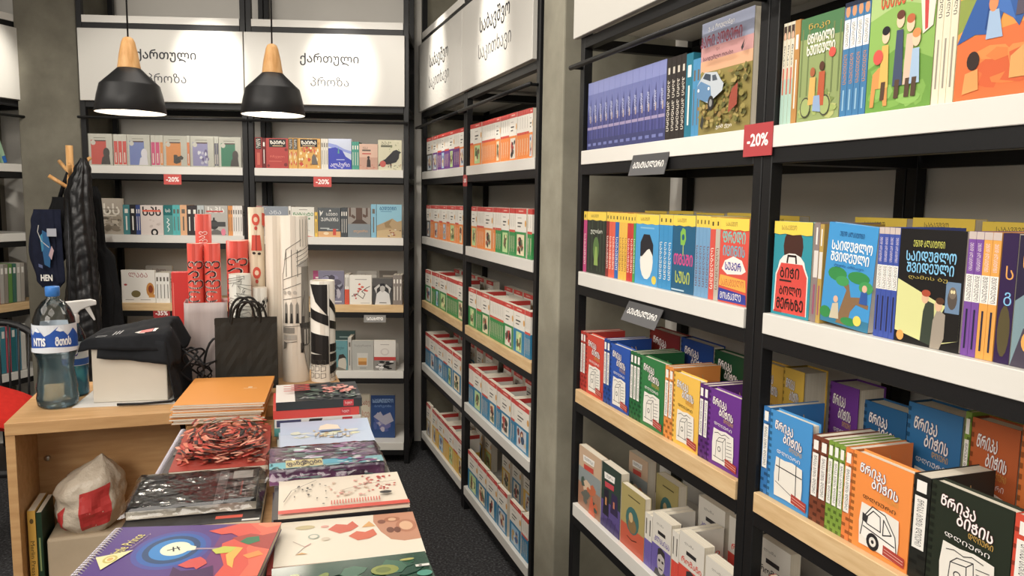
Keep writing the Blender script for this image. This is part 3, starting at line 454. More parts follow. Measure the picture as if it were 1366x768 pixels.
('M',2,'F',-4.745,0.1526,0.197,0.018,'m:g:41',0.012,0, 'first face-out green red-topped reader, wooden shelf, middle unit far bay', 'red-topped readers on wooden shelf, middle unit far bay'),
('M',2,'S',-4.5774,0.125,0.199,0.0274,'ms:g',0.012,0, 'first of three green red-topped spines, cluster one, wooden shelf, middle unit far bay', 'red-topped readers on wooden shelf, middle unit far bay'),
('M',2,'S',-4.5494,0.125,0.199,0.0274,'ms:g',0.012,0, 'second of three green red-topped spines, cluster one, wooden shelf, middle unit far bay', 'red-topped readers on wooden shelf, middle unit far bay'),
('M',2,'S',-4.5215,0.125,0.199,0.0274,'ms:g',0.012,0, 'third of three green red-topped spines, cluster one, wooden shelf, middle unit far bay', 'red-topped readers on wooden shelf, middle unit far bay'),
('M',2,'F',-4.4906,0.1068,0.2,0.018,'m:g:42',0.012,0, 'second face-out green red-topped reader, wooden shelf, middle unit far bay', 'red-topped readers on wooden shelf, middle unit far bay'),
('M',2,'F',-4.3752,0.1589,0.201,0.018,'m:g:43',0.012,0, 'third face-out green red-topped reader, wooden shelf, middle unit far bay', 'red-topped readers on wooden shelf, middle unit far bay'),
('M',2,'S',-4.2082,0.125,0.203,0.0252,'ms:g',0.012,0, 'first of nine green red-topped spines, cluster two, wooden shelf, middle unit far bay', 'red-topped readers on wooden shelf, middle unit far bay'),
('M',2,'S',-4.1824,0.125,0.203,0.0252,'ms:g',0.012,0, 'second of nine green red-topped spines, cluster two, wooden shelf, middle unit far bay', 'red-topped readers on wooden shelf, middle unit far bay'),
('M',2,'S',-4.1566,0.125,0.203,0.0252,'ms:g',0.012,0, 'third of nine green red-topped spines, cluster two, wooden shelf, middle unit far bay', 'red-topped readers on wooden shelf, middle unit far bay'),
('M',2,'S',-4.1308,0.125,0.203,0.0252,'ms:g',0.012,0, 'fourth of nine green red-topped spines, cluster two, wooden shelf, middle unit far bay', 'red-topped readers on wooden shelf, middle unit far bay'),
('M',2,'S',-4.105,0.125,0.203,0.0252,'ms:g',0.012,0, 'fifth of nine green red-topped spines, cluster two, wooden shelf, middle unit far bay', 'red-topped readers on wooden shelf, middle unit far bay'),
('M',2,'S',-4.0792,0.125,0.203,0.0252,'ms:g',0.012,0, 'sixth of nine green red-topped spines, cluster two, wooden shelf, middle unit far bay', 'red-topped readers on wooden shelf, middle unit far bay'),
('M',2,'S',-4.0533,0.125,0.203,0.0252,'ms:g',0.012,0, 'seventh of nine green red-topped spines, cluster two, wooden shelf, middle unit far bay', 'red-topped readers on wooden shelf, middle unit far bay'),
('M',2,'S',-4.0275,0.125,0.203,0.0252,'ms:g',0.012,0, 'eighth of nine green red-topped spines, cluster two, wooden shelf, middle unit far bay', 'red-topped readers on wooden shelf, middle unit far bay'),
('M',2,'S',-4.0017,0.125,0.203,0.0252,'ms:g',0.012,0, 'ninth of nine green red-topped spines, cluster two, wooden shelf, middle unit far bay', 'red-topped readers on wooden shelf, middle unit far bay'),
('M',2,'F',-3.9692,0.1065,0.205,0.018,'m:g:44',0.012,0, 'fourth face-out green red-topped reader, wooden shelf, middle unit far bay', 'red-topped readers on wooden shelf, middle unit far bay'),
('M',2,'F',-3.7617,0.1364,0.194,0.018,'m:g:48',0.012,0, 'first face-out green red-topped reader, wooden shelf, middle unit near bay', 'red-topped readers on wooden shelf, middle unit near bay'),
('M',2,'S',-3.6171,0.125,0.194,0.0256,'ms:g',0.012,0, 'first of three green red-topped spines, cluster one, wooden shelf, middle unit near bay', 'red-topped readers on wooden shelf, middle unit near bay'),
('M',2,'S',-3.5909,0.125,0.194,0.0256,'ms:g',0.012,0, 'second of three green red-topped spines, cluster one, wooden shelf, middle unit near bay', 'red-topped readers on wooden shelf, middle unit near bay'),
('M',2,'S',-3.5647,0.125,0.194,0.0256,'ms:g',0.012,0, 'third of three green red-topped spines, cluster one, wooden shelf, middle unit near bay', 'red-topped readers on wooden shelf, middle unit near bay'),
('M',2,'F',-3.533,0.1238,0.194,0.018,'m:g:49',0.012,0, 'second face-out green red-topped reader, wooden shelf, middle unit near bay', 'red-topped readers on wooden shelf, middle unit near bay'),
('M',2,'S',-3.4001,0.125,0.193,0.0245,'ms:g',0.012,0, 'first of eight green red-topped spines, cluster two, wooden shelf, middle unit near bay', 'red-topped readers on wooden shelf, middle unit near bay'),
('M',2,'S',-3.375,0.125,0.193,0.0245,'ms:g',0.012,0, 'second of eight green red-topped spines, cluster two, wooden shelf, middle unit near bay', 'red-topped readers on wooden shelf, middle unit near bay'),
('M',2,'S',-3.3499,0.125,0.193,0.0245,'ms:g',0.012,0, 'third of eight green red-topped spines, cluster two, wooden shelf, middle unit near bay', 'red-topped readers on wooden shelf, middle unit near bay'),
('M',2,'S',-3.3247,0.125,0.193,0.0245,'ms:g',0.012,0, 'fourth of eight green red-topped spines, cluster two, wooden shelf, middle unit near bay', 'red-topped readers on wooden shelf, middle unit near bay'),
('M',2,'S',-3.2996,0.125,0.193,0.0245,'ms:g',0.012,0, 'fifth of eight green red-topped spines, cluster two, wooden shelf, middle unit near bay', 'red-topped readers on wooden shelf, middle unit near bay'),
('M',2,'S',-3.2745,0.125,0.193,0.0245,'ms:g',0.012,0, 'sixth of eight green red-topped spines, cluster two, wooden shelf, middle unit near bay', 'red-topped readers on wooden shelf, middle unit near bay'),
('M',2,'S',-3.2494,0.125,0.193,0.0245,'ms:g',0.012,0, 'seventh of eight green red-topped spines, cluster two, wooden shelf, middle unit near bay', 'red-topped readers on wooden shelf, middle unit near bay'),
('M',2,'S',-3.2242,0.125,0.193,0.0245,'ms:g',0.012,0, 'eighth of eight green red-topped spines, cluster two, wooden shelf, middle unit near bay', 'red-topped readers on wooden shelf, middle unit near bay'),
('M',2,'F',-3.1945,0.1249,0.193,0.018,'m:g:50',0.012,0, 'third face-out green red-topped reader, wooden shelf, middle unit near bay', 'red-topped readers on wooden shelf, middle unit near bay'),
('M',2,'F',-3.0646,0.1369,0.193,0.018,'m:b:48',0.012,0, 'first face-out blue red-topped reader, wooden shelf, middle unit near bay', 'red-topped readers on wooden shelf, middle unit near bay'),
('M',2,'S',-2.9244,0.125,0.193,0.0151,'ms:b',0.012,0, 'first of four blue red-topped spines, cluster one, wooden shelf, middle unit near bay', 'red-topped readers on wooden shelf, middle unit near bay'),
('M',2,'S',-2.9087,0.125,0.193,0.0151,'ms:b',0.012,0, 'second of four blue red-topped spines, cluster one, wooden shelf, middle unit near bay', 'red-topped readers on wooden shelf, middle unit near bay'),
('M',2,'S',-2.893,0.125,0.193,0.0151,'ms:b',0.012,0, 'third of four blue red-topped spines, cluster one, wooden shelf, middle unit near bay', 'red-topped readers on wooden shelf, middle unit near bay'),
('M',2,'S',-2.8772,0.125,0.193,0.0151,'ms:b',0.012,0, 'fourth of four blue red-topped spines, cluster one, wooden shelf, middle unit near bay', 'red-topped readers on wooden shelf, middle unit near bay'),
('M',3,'S',-4.7413,0.125,0.206,0.0234,'ms:b',0.012,0, 'first of five blue red-topped spines, cluster one, fourth shelf, middle unit far bay', 'red-topped readers on fourth shelf, middle unit far bay'),
('M',3,'S',-4.7173,0.125,0.206,0.0234,'ms:b',0.012,0, 'second of five blue red-topped spines, cluster one, fourth shelf, middle unit far bay', 'red-topped readers on fourth shelf, middle unit far bay'),
('M',3,'S',-4.6934,0.125,0.206,0.0234,'ms:b',0.012,0, 'third of five blue red-topped spines, cluster one, fourth shelf, middle unit far bay', 'red-topped readers on fourth shelf, middle unit far bay'),
('M',3,'S',-4.6694,0.125,0.206,0.0234,'ms:b',0.012,0, 'fourth of five blue red-topped spines, cluster one, fourth shelf, middle unit far bay', 'red-topped readers on fourth shelf, middle unit far bay'),
('M',3,'S',-4.6454,0.125,0.206,0.0234,'ms:b',0.012,0, 'fifth of five blue red-topped spines, cluster one, fourth shelf, middle unit far bay', 'red-topped readers on fourth shelf, middle unit far bay'),
('M',3,'F',-4.6184,0.1303,0.206,0.018,'m:b:61',0.012,0, 'first face-out blue red-topped reader, fourth shelf, middle unit far bay', 'red-topped readers on fourth shelf, middle unit far bay'),
('M',3,'S',-4.4847,0.125,0.206,0.0213,'ms:b',0.012,0, 'first of three blue red-topped spines, cluster two, fourth shelf, middle unit far bay', 'red-topped readers on fourth shelf, middle unit far bay'),
('M',3,'S',-4.4628,0.125,0.206,0.0213,'ms:b',0.012,0, 'second of three blue red-topped spines, cluster two, fourth shelf, middle unit far bay', 'red-topped readers on fourth shelf, middle unit far bay'),
('M',3,'S',-4.4409,0.125,0.206,0.0213,'ms:b',0.012,0, 'third of three blue red-topped spines, cluster two, fourth shelf, middle unit far bay', 'red-topped readers on fourth shelf, middle unit far bay'),
('M',3,'F',-4.4162,0.133,0.206,0.018,'m:b:62',0.012,0, 'second face-out blue red-topped reader, fourth shelf, middle unit far bay', 'red-topped readers on fourth shelf, middle unit far bay'),
('M',3,'S',-4.28,0.125,0.207,0.0225,'ms:b',0.012,0, 'first of four blue red-topped spines, cluster three, fourth shelf, middle unit far bay', 'red-topped readers on fourth shelf, middle unit far bay'),
('M',3,'S',-4.2568,0.125,0.207,0.0225,'ms:b',0.012,0, 'second of four blue red-topped spines, cluster three, fourth shelf, middle unit far bay', 'red-topped readers on fourth shelf, middle unit far bay'),
('M',3,'S',-4.2337,0.125,0.207,0.0225,'ms:b',0.012,0, 'third of four blue red-topped spines, cluster three, fourth shelf, middle unit far bay', 'red-topped readers on fourth shelf, middle unit far bay'),
('M',3,'S',-4.2106,0.125,0.207,0.0225,'ms:b',0.012,0, 'fourth of four blue red-topped spines, cluster three, fourth shelf, middle unit far bay', 'red-topped readers on fourth shelf, middle unit far bay'),
('M',3,'F',-4.1849,0.1046,0.207,0.018,'m:b:63',0.012,0, 'third face-out blue red-topped reader, fourth shelf, middle unit far bay', 'red-topped readers on fourth shelf, middle unit far bay'),
('M',3,'F',-4.0679,0.1739,0.207,0.018,'m:b:64',0.012,0, 'fourth face-out blue red-topped reader, fourth shelf, middle unit far bay', 'red-topped readers on fourth shelf, middle unit far bay'),
('M',3,'S',-3.7435,0.125,0.205,0.0276,'ms:b',0.012,0, 'first of three blue red-topped spines, cluster one, fourth shelf, middle unit near bay', 'red-topped readers on fourth shelf, middle unit near bay'),
('M',3,'S',-3.7152,0.125,0.205,0.0276,'ms:b',0.012,0, 'second of three blue red-topped spines, cluster one, fourth shelf, middle unit near bay', 'red-topped readers on fourth shelf, middle unit near bay'),
('M',3,'S',-3.687,0.125,0.205,0.0276,'ms:b',0.012,0, 'third of three blue red-topped spines, cluster one, fourth shelf, middle unit near bay', 'red-topped readers on fourth shelf, middle unit near bay'),
('M',3,'F',-3.6548,0.1334,0.204,0.018,'m:b:68',0.012,0, 'first face-out blue red-topped reader, fourth shelf, middle unit near bay', 'red-topped readers on fourth shelf, middle unit near bay'),
('M',3,'S',-3.5117,0.125,0.203,0.0231,'ms:b',0.012,0, 'first of four blue red-topped spines, cluster two, fourth shelf, middle unit near bay', 'red-topped readers on fourth shelf, middle unit near bay'),
('M',3,'S',-3.488,0.125,0.203,0.0231,'ms:b',0.012,0, 'second of four blue red-topped spines, cluster two, fourth shelf, middle unit near bay', 'red-topped readers on fourth shelf, middle unit near bay'),
('M',3,'S',-3.4643,0.125,0.203,0.0231,'ms:b',0.012,0, 'third of four blue red-topped spines, cluster two, fourth shelf, middle unit near bay', 'red-topped readers on fourth shelf, middle unit near bay'),
('M',3,'S',-3.4407,0.125,0.203,0.0231,'ms:b',0.012,0, 'fourth of four blue red-topped spines, cluster two, fourth shelf, middle unit near bay', 'red-topped readers on fourth shelf, middle unit near bay'),
('M',3,'F',-3.4135,0.1297,0.201,0.018,'m:b:69',0.012,0, 'second face-out blue red-topped reader, fourth shelf, middle unit near bay', 'red-topped readers on fourth shelf, middle unit near bay'),
('M',3,'S',-3.2783,0.125,0.2,0.023,'ms:b',0.012,0, 'first of two blue red-topped spines, cluster three, fourth shelf, middle unit near bay', 'red-topped readers on fourth shelf, middle unit near bay'),
('M',3,'S',-3.2547,0.125,0.2,0.023,'ms:b',0.012,0, 'second of two blue red-topped spines, cluster three, fourth shelf, middle unit near bay', 'red-topped readers on fourth shelf, middle unit near bay'),
('M',3,'F',-3.2279,0.1409,0.199,0.018,'m:b:70',0.012,0, 'third face-out blue red-topped reader, fourth shelf, middle unit near bay', 'red-topped readers on fourth shelf, middle unit near bay'),
('M',3,'S',-3.0819,0.125,0.198,0.0241,'ms:b',0.012,0, 'first of two blue red-topped spines, cluster four, fourth shelf, middle unit near bay', 'red-topped readers on fourth shelf, middle unit near bay'),
('M',3,'S',-3.0572,0.125,0.198,0.0241,'ms:b',0.012,0, 'second of two blue red-topped spines, cluster four, fourth shelf, middle unit near bay', 'red-topped readers on fourth shelf, middle unit near bay'),
('M',3,'F',-3.0296,0.1699,0.197,0.018,'m:b:71',0.012,0, 'fourth face-out blue red-topped reader, fourth shelf, middle unit near bay', 'red-topped readers on fourth shelf, middle unit near bay'),
('M',4,'F',-4.7093,0.1131,0.207,0.018,'m:w:81',0.012,0, 'first face-out white red-topped reader, bottom shelf, middle unit far bay', 'red-topped readers on bottom shelf, middle unit far bay'),
('M',4,'F',-4.5518,0.1119,0.207,0.018,'m:y:81',0.012,0, 'first face-out yellow red-topped reader, bottom shelf, middle unit far bay', 'red-topped readers on bottom shelf, middle unit far bay'),
('M',4,'S',-4.4364,0.125,0.207,0.0376,'ms:y',0.012,0, 'yellow red-topped spines, cluster one, bottom shelf, middle unit far bay', 'red-topped readers on bottom shelf, middle unit far bay'),
('M',4,'F',-4.3954,0.1412,0.207,0.018,'m:y:82',0.012,0, 'second face-out yellow red-topped reader, bottom shelf, middle unit far bay', 'red-topped readers on bottom shelf, middle unit far bay'),
('M',4,'S',-4.2509,0.125,0.207,0.0244,'ms:y',0.012,0, 'first of four yellow red-topped spines, cluster two, bottom shelf, middle unit far bay', 'red-topped readers on bottom shelf, middle unit far bay'),
('M',4,'S',-4.2259,0.125,0.207,0.0244,'ms:y',0.012,0, 'second of four yellow red-topped spines, cluster two, bottom shelf, middle unit far bay', 'red-topped readers on bottom shelf, middle unit far bay'),
('M',4,'S',-4.2009,0.125,0.207,0.0244,'ms:y',0.012,0, 'third of four yellow red-topped spines, cluster two, bottom shelf, middle unit far bay', 'red-topped readers on bottom shelf, middle unit far bay'),
('M',4,'S',-4.1759,0.125,0.207,0.0244,'ms:y',0.012,0, 'fourth of four yellow red-topped spines, cluster two, bottom shelf, middle unit far bay', 'red-topped readers on bottom shelf, middle unit far bay'),
('M',4,'F',-4.1459,0.0996,0.207,0.018,'m:y:83',0.012,0, 'third face-out yellow red-topped reader, bottom shelf, middle unit far bay', 'red-topped readers on bottom shelf, middle unit far bay'),
('M',4,'S',-4.0433,0.125,0.206,0.0292,'ms:y',0.012,0, 'first of three yellow red-topped spines, cluster three, bottom shelf, middle unit far bay', 'red-topped readers on bottom shelf, middle unit far bay'),
('M',4,'S',-4.0135,0.125,0.206,0.0292,'ms:y',0.012,0, 'second of three yellow red-topped spines, cluster three, bottom shelf, middle unit far bay', 'red-topped readers on bottom shelf, middle unit far bay'),
('M',4,'S',-3.9837,0.125,0.206,0.0292,'ms:y',0.012,0, 'third of three yellow red-topped spines, cluster three, bottom shelf, middle unit far bay', 'red-topped readers on bottom shelf, middle unit far bay'),
('M',4,'F',-3.9516,0.1001,0.206,0.018,'m:y:84',0.012,0, 'fourth face-out yellow red-topped reader, bottom shelf, middle unit far bay', 'red-topped readers on bottom shelf, middle unit far bay'),
('M',4,'F',-3.7443,0.172,0.202,0.018,'m:b:88',0.012,0, 'first face-out blue red-topped reader, bottom shelf, middle unit near bay', 'red-topped readers on bottom shelf, middle unit near bay'),
('M',4,'F',-3.5681,0.1427,0.199,0.018,'m:b:89',0.012,0, 'second face-out blue red-topped reader, bottom shelf, middle unit near bay', 'red-topped readers on bottom shelf, middle unit near bay'),
('M',4,'F',-3.4183,0.1588,0.197,0.018,'m:b:90',0.012,0, 'third face-out blue red-topped reader, bottom shelf, middle unit near bay', 'red-topped readers on bottom shelf, middle unit near bay'),
('M',4,'F',-3.2529,0.1381,0.194,0.018,'m:b:91',0.012,0, 'fourth face-out blue red-topped reader, bottom shelf, middle unit near bay', 'red-topped readers on bottom shelf, middle unit near bay'),
('M',4,'F',-3.077,0.1427,0.191,0.018,'m:b:92',0.012,0, 'fifth face-out blue red-topped reader, bottom shelf, middle unit near bay', 'red-topped readers on bottom shelf, middle unit near bay'),
('M',4,'S',-2.9263,0.125,0.188,0.0188,'ms:b',0.012,0, 'first of four blue red-topped spines, cluster one, bottom shelf, middle unit near bay', 'red-topped readers on bottom shelf, middle unit near bay'),
('M',4,'S',-2.9068,0.125,0.188,0.0188,'ms:b',0.012,0, 'second of four blue red-topped spines, cluster one, bottom shelf, middle unit near bay', 'red-topped readers on bottom shelf, middle unit near bay'),
('M',4,'S',-2.8874,0.125,0.188,0.0188,'ms:b',0.012,0, 'third of four blue red-topped spines, cluster one, bottom shelf, middle unit near bay', 'red-topped readers on bottom shelf, middle unit near bay'),
('M',4,'S',-2.868,0.125,0.188,0.0188,'ms:b',0.012,0, 'fourth of four blue red-topped spines, cluster one, bottom shelf, middle unit near bay', 'red-topped readers on bottom shelf, middle unit near bay'),
('M',2,'F',-4.72,0.125,0.2,0.035,'m:g:92',0.19,0, 'first red-topped reader from left, rear row, wooden shelf, middle unit far bay', 'red-topped readers, rear row, wooden shelf, middle unit far bay'),
('M',2,'F',-4.548,0.125,0.2,0.035,'m:g:93',0.19,0, 'second red-topped reader from left, rear row, wooden shelf, middle unit far bay', 'red-topped readers, rear row, wooden shelf, middle unit far bay'),
('M',2,'F',-4.376,0.125,0.2,0.035,'m:g:94',0.19,0, 'third red-topped reader from left, rear row, wooden shelf, middle unit far bay', 'red-topped readers, rear row, wooden shelf, middle unit far bay'),
('M',2,'F',-4.204,0.125,0.2,0.035,'m:g:95',0.19,0, 'fourth red-topped reader from left, rear row, wooden shelf, middle unit far bay', 'red-topped readers, rear row, wooden shelf, middle unit far bay'),
('M',2,'F',-4.032,0.125,0.2,0.035,'m:g:96',0.19,0, 'fifth red-topped reader from left, rear row, wooden shelf, middle unit far bay', 'red-topped readers, rear row, wooden shelf, middle unit far bay'),
('M',2,'F',-3.72,0.125,0.2,0.035,'m:g:92',0.19,0, 'first red-topped reader from left, rear row, wooden shelf, middle unit near bay', 'red-topped readers, rear row, wooden shelf, middle unit near bay'),
('M',2,'F',-3.5767,0.125,0.2,0.035,'m:b:93',0.19,0, 'second red-topped reader from left, rear row, wooden shelf, middle unit near bay', 'red-topped readers, rear row, wooden shelf, middle unit near bay'),
('M',2,'F',-3.4333,0.125,0.2,0.035,'m:g:94',0.19,0, 'third red-topped reader from left, rear row, wooden shelf, middle unit near bay', 'red-topped readers, rear row, wooden shelf, middle unit near bay'),
('M',2,'F',-3.29,0.125,0.2,0.035,'m:b:95',0.19,0, 'fourth red-topped reader from left, rear row, wooden shelf, middle unit near bay', 'red-topped readers, rear row, wooden shelf, middle unit near bay'),
('M',2,'F',-3.1467,0.125,0.2,0.035,'m:g:96',0.19,0, 'fifth red-topped reader from left, rear row, wooden shelf, middle unit near bay', 'red-topped readers, rear row, wooden shelf, middle unit near bay'),
('M',2,'F',-3.0033,0.125,0.2,0.035,'m:b:97',0.19,0, 'sixth red-topped reader from left, rear row, wooden shelf, middle unit near bay', 'red-topped readers, rear row, wooden shelf, middle unit near bay'),
('M',3,'F',-4.72,0.125,0.2,0.035,'m:b:93',0.19,0, 'first red-topped reader from left, rear row, fourth shelf, middle unit far bay', 'red-topped readers, rear row, fourth shelf, middle unit far bay'),
('M',3,'F',-4.548,0.125,0.2,0.035,'m:b:94',0.19,0, 'second red-topped reader from left, rear row, fourth shelf, middle unit far bay', 'red-topped readers, rear row, fourth shelf, middle unit far bay'),
('M',3,'F',-4.376,0.125,0.2,0.035,'m:b:95',0.19,0, 'third red-topped reader from left, rear row, fourth shelf, middle unit far bay', 'red-topped readers, rear row, fourth shelf, middle unit far bay'),
('M',3,'F',-4.204,0.125,0.2,0.035,'m:b:96',0.19,0, 'fourth red-topped reader from left, rear row, fourth shelf, middle unit far bay', 'red-topped readers, rear row, fourth shelf, middle unit far bay'),
('M',3,'F',-4.032,0.125,0.2,0.035,'m:b:97',0.19,0, 'fifth red-topped reader from left, rear row, fourth shelf, middle unit far bay', 'red-topped readers, rear row, fourth shelf, middle unit far bay'),
('M',3,'F',-3.72,0.125,0.2,0.035,'m:b:93',0.19,0, 'first red-topped reader from left, rear row, fourth shelf, middle unit near bay', 'red-topped readers, rear row, fourth shelf, middle unit near bay'),
('M',3,'F',-3.556,0.125,0.2,0.035,'m:b:94',0.19,0, 'second red-topped reader from left, rear row, fourth shelf, middle unit near bay', 'red-topped readers, rear row, fourth shelf, middle unit near bay'),
('M',3,'F',-3.392,0.125,0.2,0.035,'m:b:95',0.19,0, 'third red-topped reader from left, rear row, fourth shelf, middle unit near bay', 'red-topped readers, rear row, fourth shelf, middle unit near bay'),
('M',3,'F',-3.228,0.125,0.2,0.035,'m:b:96',0.19,0, 'fourth red-topped reader from left, rear row, fourth shelf, middle unit near bay', 'red-topped readers, rear row, fourth shelf, middle unit near bay'),
('M',3,'F',-3.064,0.125,0.2,0.035,'m:b:97',0.19,0, 'fifth red-topped reader from left, rear row, fourth shelf, middle unit near bay', 'red-topped readers, rear row, fourth shelf, middle unit near bay'),
('M',4,'F',-4.72,0.125,0.2,0.035,'m:y:94',0.19,0, 'first red-topped reader from left, rear row, bottom shelf, middle unit far bay', 'red-topped readers, rear row, bottom shelf, middle unit far bay'),
('M',4,'F',-4.548,0.125,0.2,0.035,'m:y:95',0.19,0, 'second red-topped reader from left, rear row, bottom shelf, middle unit far bay', 'red-topped readers, rear row, bottom shelf, middle unit far bay'),
('M',4,'F',-4.376,0.125,0.2,0.035,'m:y:96',0.19,0, 'third red-topped reader from left, rear row, bottom shelf, middle unit far bay', 'red-topped readers, rear row, bottom shelf, middle unit far bay'),
('M',4,'F',-4.204,0.125,0.2,0.035,'m:y:97',0.19,0, 'fourth red-topped reader from left, rear row, bottom shelf, middle unit far bay', 'red-topped readers, rear row, bottom shelf, middle unit far bay'),
('M',4,'F',-4.032,0.125,0.2,0.035,'m:y:98',0.19,0, 'fifth red-topped reader from left, rear row, bottom shelf, middle unit far bay', 'red-topped readers, rear row, bottom shelf, middle unit far bay'),
('M',4,'F',-3.72,0.125,0.2,0.035,'m:y:94',0.19,0, 'first red-topped reader from left, rear row, bottom shelf, middle unit near bay', 'red-topped readers, rear row, bottom shelf, middle unit near bay'),
('M',4,'F',-3.556,0.125,0.2,0.035,'m:b:95',0.19,0, 'second red-topped reader from left, rear row, bottom shelf, middle unit near bay', 'red-topped readers, rear row, bottom shelf, middle unit near bay'),
('M',4,'F',-3.392,0.125,0.2,0.035,'m:y:96',0.19,0, 'third red-topped reader from left, rear row, bottom shelf, middle unit near bay', 'red-topped readers, rear row, bottom shelf, middle unit near bay'),
('M',4,'F',-3.228,0.125,0.2,0.035,'m:b:97',0.19,0, 'fourth red-topped reader from left, rear row, bottom shelf, middle unit near bay', 'red-topped readers, rear row, bottom shelf, middle unit near bay'),
('M',4,'F',-3.064,0.125,0.2,0.035,'m:y:98',0.19,0, 'fifth red-topped reader from left, rear row, bottom shelf, middle unit near bay', 'red-topped readers, rear row, bottom shelf, middle unit near bay'),
('R',0,'S',-2.3626,0.15,0.215,0.0376,'hps',0.012,0, 'first of thirteen blue violet castle spines, top shelf, right wall far bay', 'books on top shelf, right wall far bay'),
('R',0,'S',-2.3244,0.15,0.215,0.0376,'hps',0.012,0, 'second of thirteen blue violet castle spines, top shelf, right wall far bay', 'books on top shelf, right wall far bay'),
('R',0,'S',-2.2862,0.15,0.215,0.0376,'hps',0.012,0, 'third of thirteen blue violet castle spines, top shelf, right wall far bay', 'books on top shelf, right wall far bay'),
('R',0,'S',-2.2479,0.15,0.215,0.0376,'hps',0.012,0, 'fourth of thirteen blue violet castle spines, top shelf, right wall far bay', 'books on top shelf, right wall far bay'),
('R',0,'S',-2.2097,0.15,0.215,0.0376,'hps',0.012,0, 'fifth of thirteen blue violet castle spines, top shelf, right wall far bay', 'books on top shelf, right wall far bay'),
('R',0,'S',-2.1715,0.15,0.215,0.0376,'hps',0.012,0, 'sixth of thirteen blue violet castle spines, top shelf, right wall far bay', 'books on top shelf, right wall far bay'),
('R',0,'S',-2.1333,0.15,0.215,0.0376,'hps',0.012,0, 'seventh of thirteen blue violet castle spines, top shelf, right wall far bay', 'books on top shelf, right wall far bay'),
('R',0,'S',-2.0951,0.15,0.215,0.0376,'hps',0.012,0, 'eighth of thirteen blue violet castle spines, top shelf, right wall far bay', 'books on top shelf, right wall far bay'),
('R',0,'S',-2.0568,0.15,0.215,0.0376,'hps',0.012,0, 'ninth of thirteen blue violet castle spines, top shelf, right wall far bay', 'books on top shelf, right wall far bay'),
('R',0,'S',-2.0186,0.15,0.215,0.0376,'hps',0.012,0, 'tenth of thirteen blue violet castle spines, top shelf, right wall far bay', 'books on top shelf, right wall far bay'),
('R',0,'S',-1.9804,0.15,0.215,0.0376,'hps',0.012,0, 'eleventh of thirteen blue violet castle spines, top shelf, right wall far bay', 'books on top shelf, right wall far bay'),
('R',0,'S',-1.9422,0.15,0.215,0.0376,'hps',0.012,0, 'twelfth of thirteen blue violet castle spines, top shelf, right wall far bay', 'books on top shelf, right wall far bay'),
('R',0,'S',-1.9039,0.15,0.215,0.0376,'hps',0.012,0, 'thirteenth of thirteen blue violet castle spines, top shelf, right wall far bay', 'books on top shelf, right wall far bay'),
('R',0,'S',-1.8637,0.15,0.214,0.0234,'dks',0.012,0, 'first of four dark spines with white title, top shelf, right wall far bay', 'books on top shelf, right wall far bay'),
('R',0,'S',-1.8397,0.15,0.214,0.0234,'dks',0.012,0, 'second of four dark spines with white title, top shelf, right wall far bay', 'books on top shelf, right wall far bay'),
('R',0,'S',-1.8157,0.15,0.214,0.0234,'dks',0.012,0, 'third of four dark spines with white title, top shelf, right wall far bay', 'books on top shelf, right wall far bay'),
('R',0,'S',-1.7917,0.15,0.214,0.0234,'dks',0.012,0, 'fourth of four dark spines with white title, top shelf, right wall far bay', 'books on top shelf, right wall far bay'),
('R',0,'S',-1.7677,0.15,0.21,0.0313,'tx:#0d7088',0.012,0, 'wide petrol blue spine, top shelf, right wall far bay', 'books on top shelf, right wall far bay'),
('R',0,'S',-1.7358,0.15,0.191,0.0166,'tx:#3c8ab8',0.012,0, 'first of two blue green spines, top shelf, right wall far bay', 'books on top shelf, right wall far bay'),
('R',0,'S',-1.7186,0.15,0.191,0.0166,'tx:#3c8ab8',0.012,0, 'second of two blue green spines, top shelf, right wall far bay', 'books on top shelf, right wall far bay'),
('R',0,'F',-1.6919,0.2075,0.267,0.018,'hp2',0.006,0, 'cover with pale blue flying car over countryside, top shelf, right wall far bay', 'books on top shelf, right wall far bay'),
('R',0,'S',-1.3912,0.15,0.208,0.0113,'bbs',0.012,0, 'first of three pale spines with portrait heads, top shelf, right wall near bay', 'books on top shelf, right wall near bay'),
('R',0,'S',-1.3793,0.15,0.208,0.0113,'bbs',0.012,0, 'second of three pale spines with portrait heads, top shelf, right wall near bay', 'books on top shelf, right wall near bay'),
('R',0,'S',-1.3674,0.15,0.208,0.0113,'bbs',0.012,0, 'third of three pale spines with portrait heads, top shelf, right wall near bay', 'books on top shelf, right wall near bay'),
('R',0,'S',-1.3556,0.15,0.208,0.0156,'tx:#b8823c',0.012,0, 'brown spine before forest cover, top shelf, right wall near bay', 'books on top shelf, right wall near bay'),
('R',0,'F',-1.3369,0.1183,0.205,0.018,'for',0.012,0, 'green forest cover with bicycle riders, top shelf, right wall near bay', 'books on top shelf, right wall near bay'),
('R',0,'S',-1.2159,0.15,0.21,0.0155,'bls',0.012,0, 'first of four blue spines with white labels, top shelf, right wall near bay', 'books on top shelf, right wall near bay'),
('R',0,'S',-1.1998,0.15,0.21,0.0155,'bls',0.012,0, 'second of four blue spines with white labels, top shelf, right wall near bay', 'books on top shelf, right wall near bay'),
('R',0,'S',-1.1838,0.15,0.21,0.0155,'bls',0.012,0, 'third of four blue spines with white labels, top shelf, right wall near bay', 'books on top shelf, right wall near bay'),
('R',0,'S',-1.1677,0.15,0.21,0.0155,'bls',0.012,0, 'fourth of four blue spines with white labels, top shelf, right wall near bay', 'books on top shelf, right wall near bay'),
('R',0,'F',-1.1506,0.1412,0.262,0.018,'cir',0.012,0, 'bright green cover with striped circus tent, top shelf, right wall near bay', 'books on top shelf, right wall near bay'),
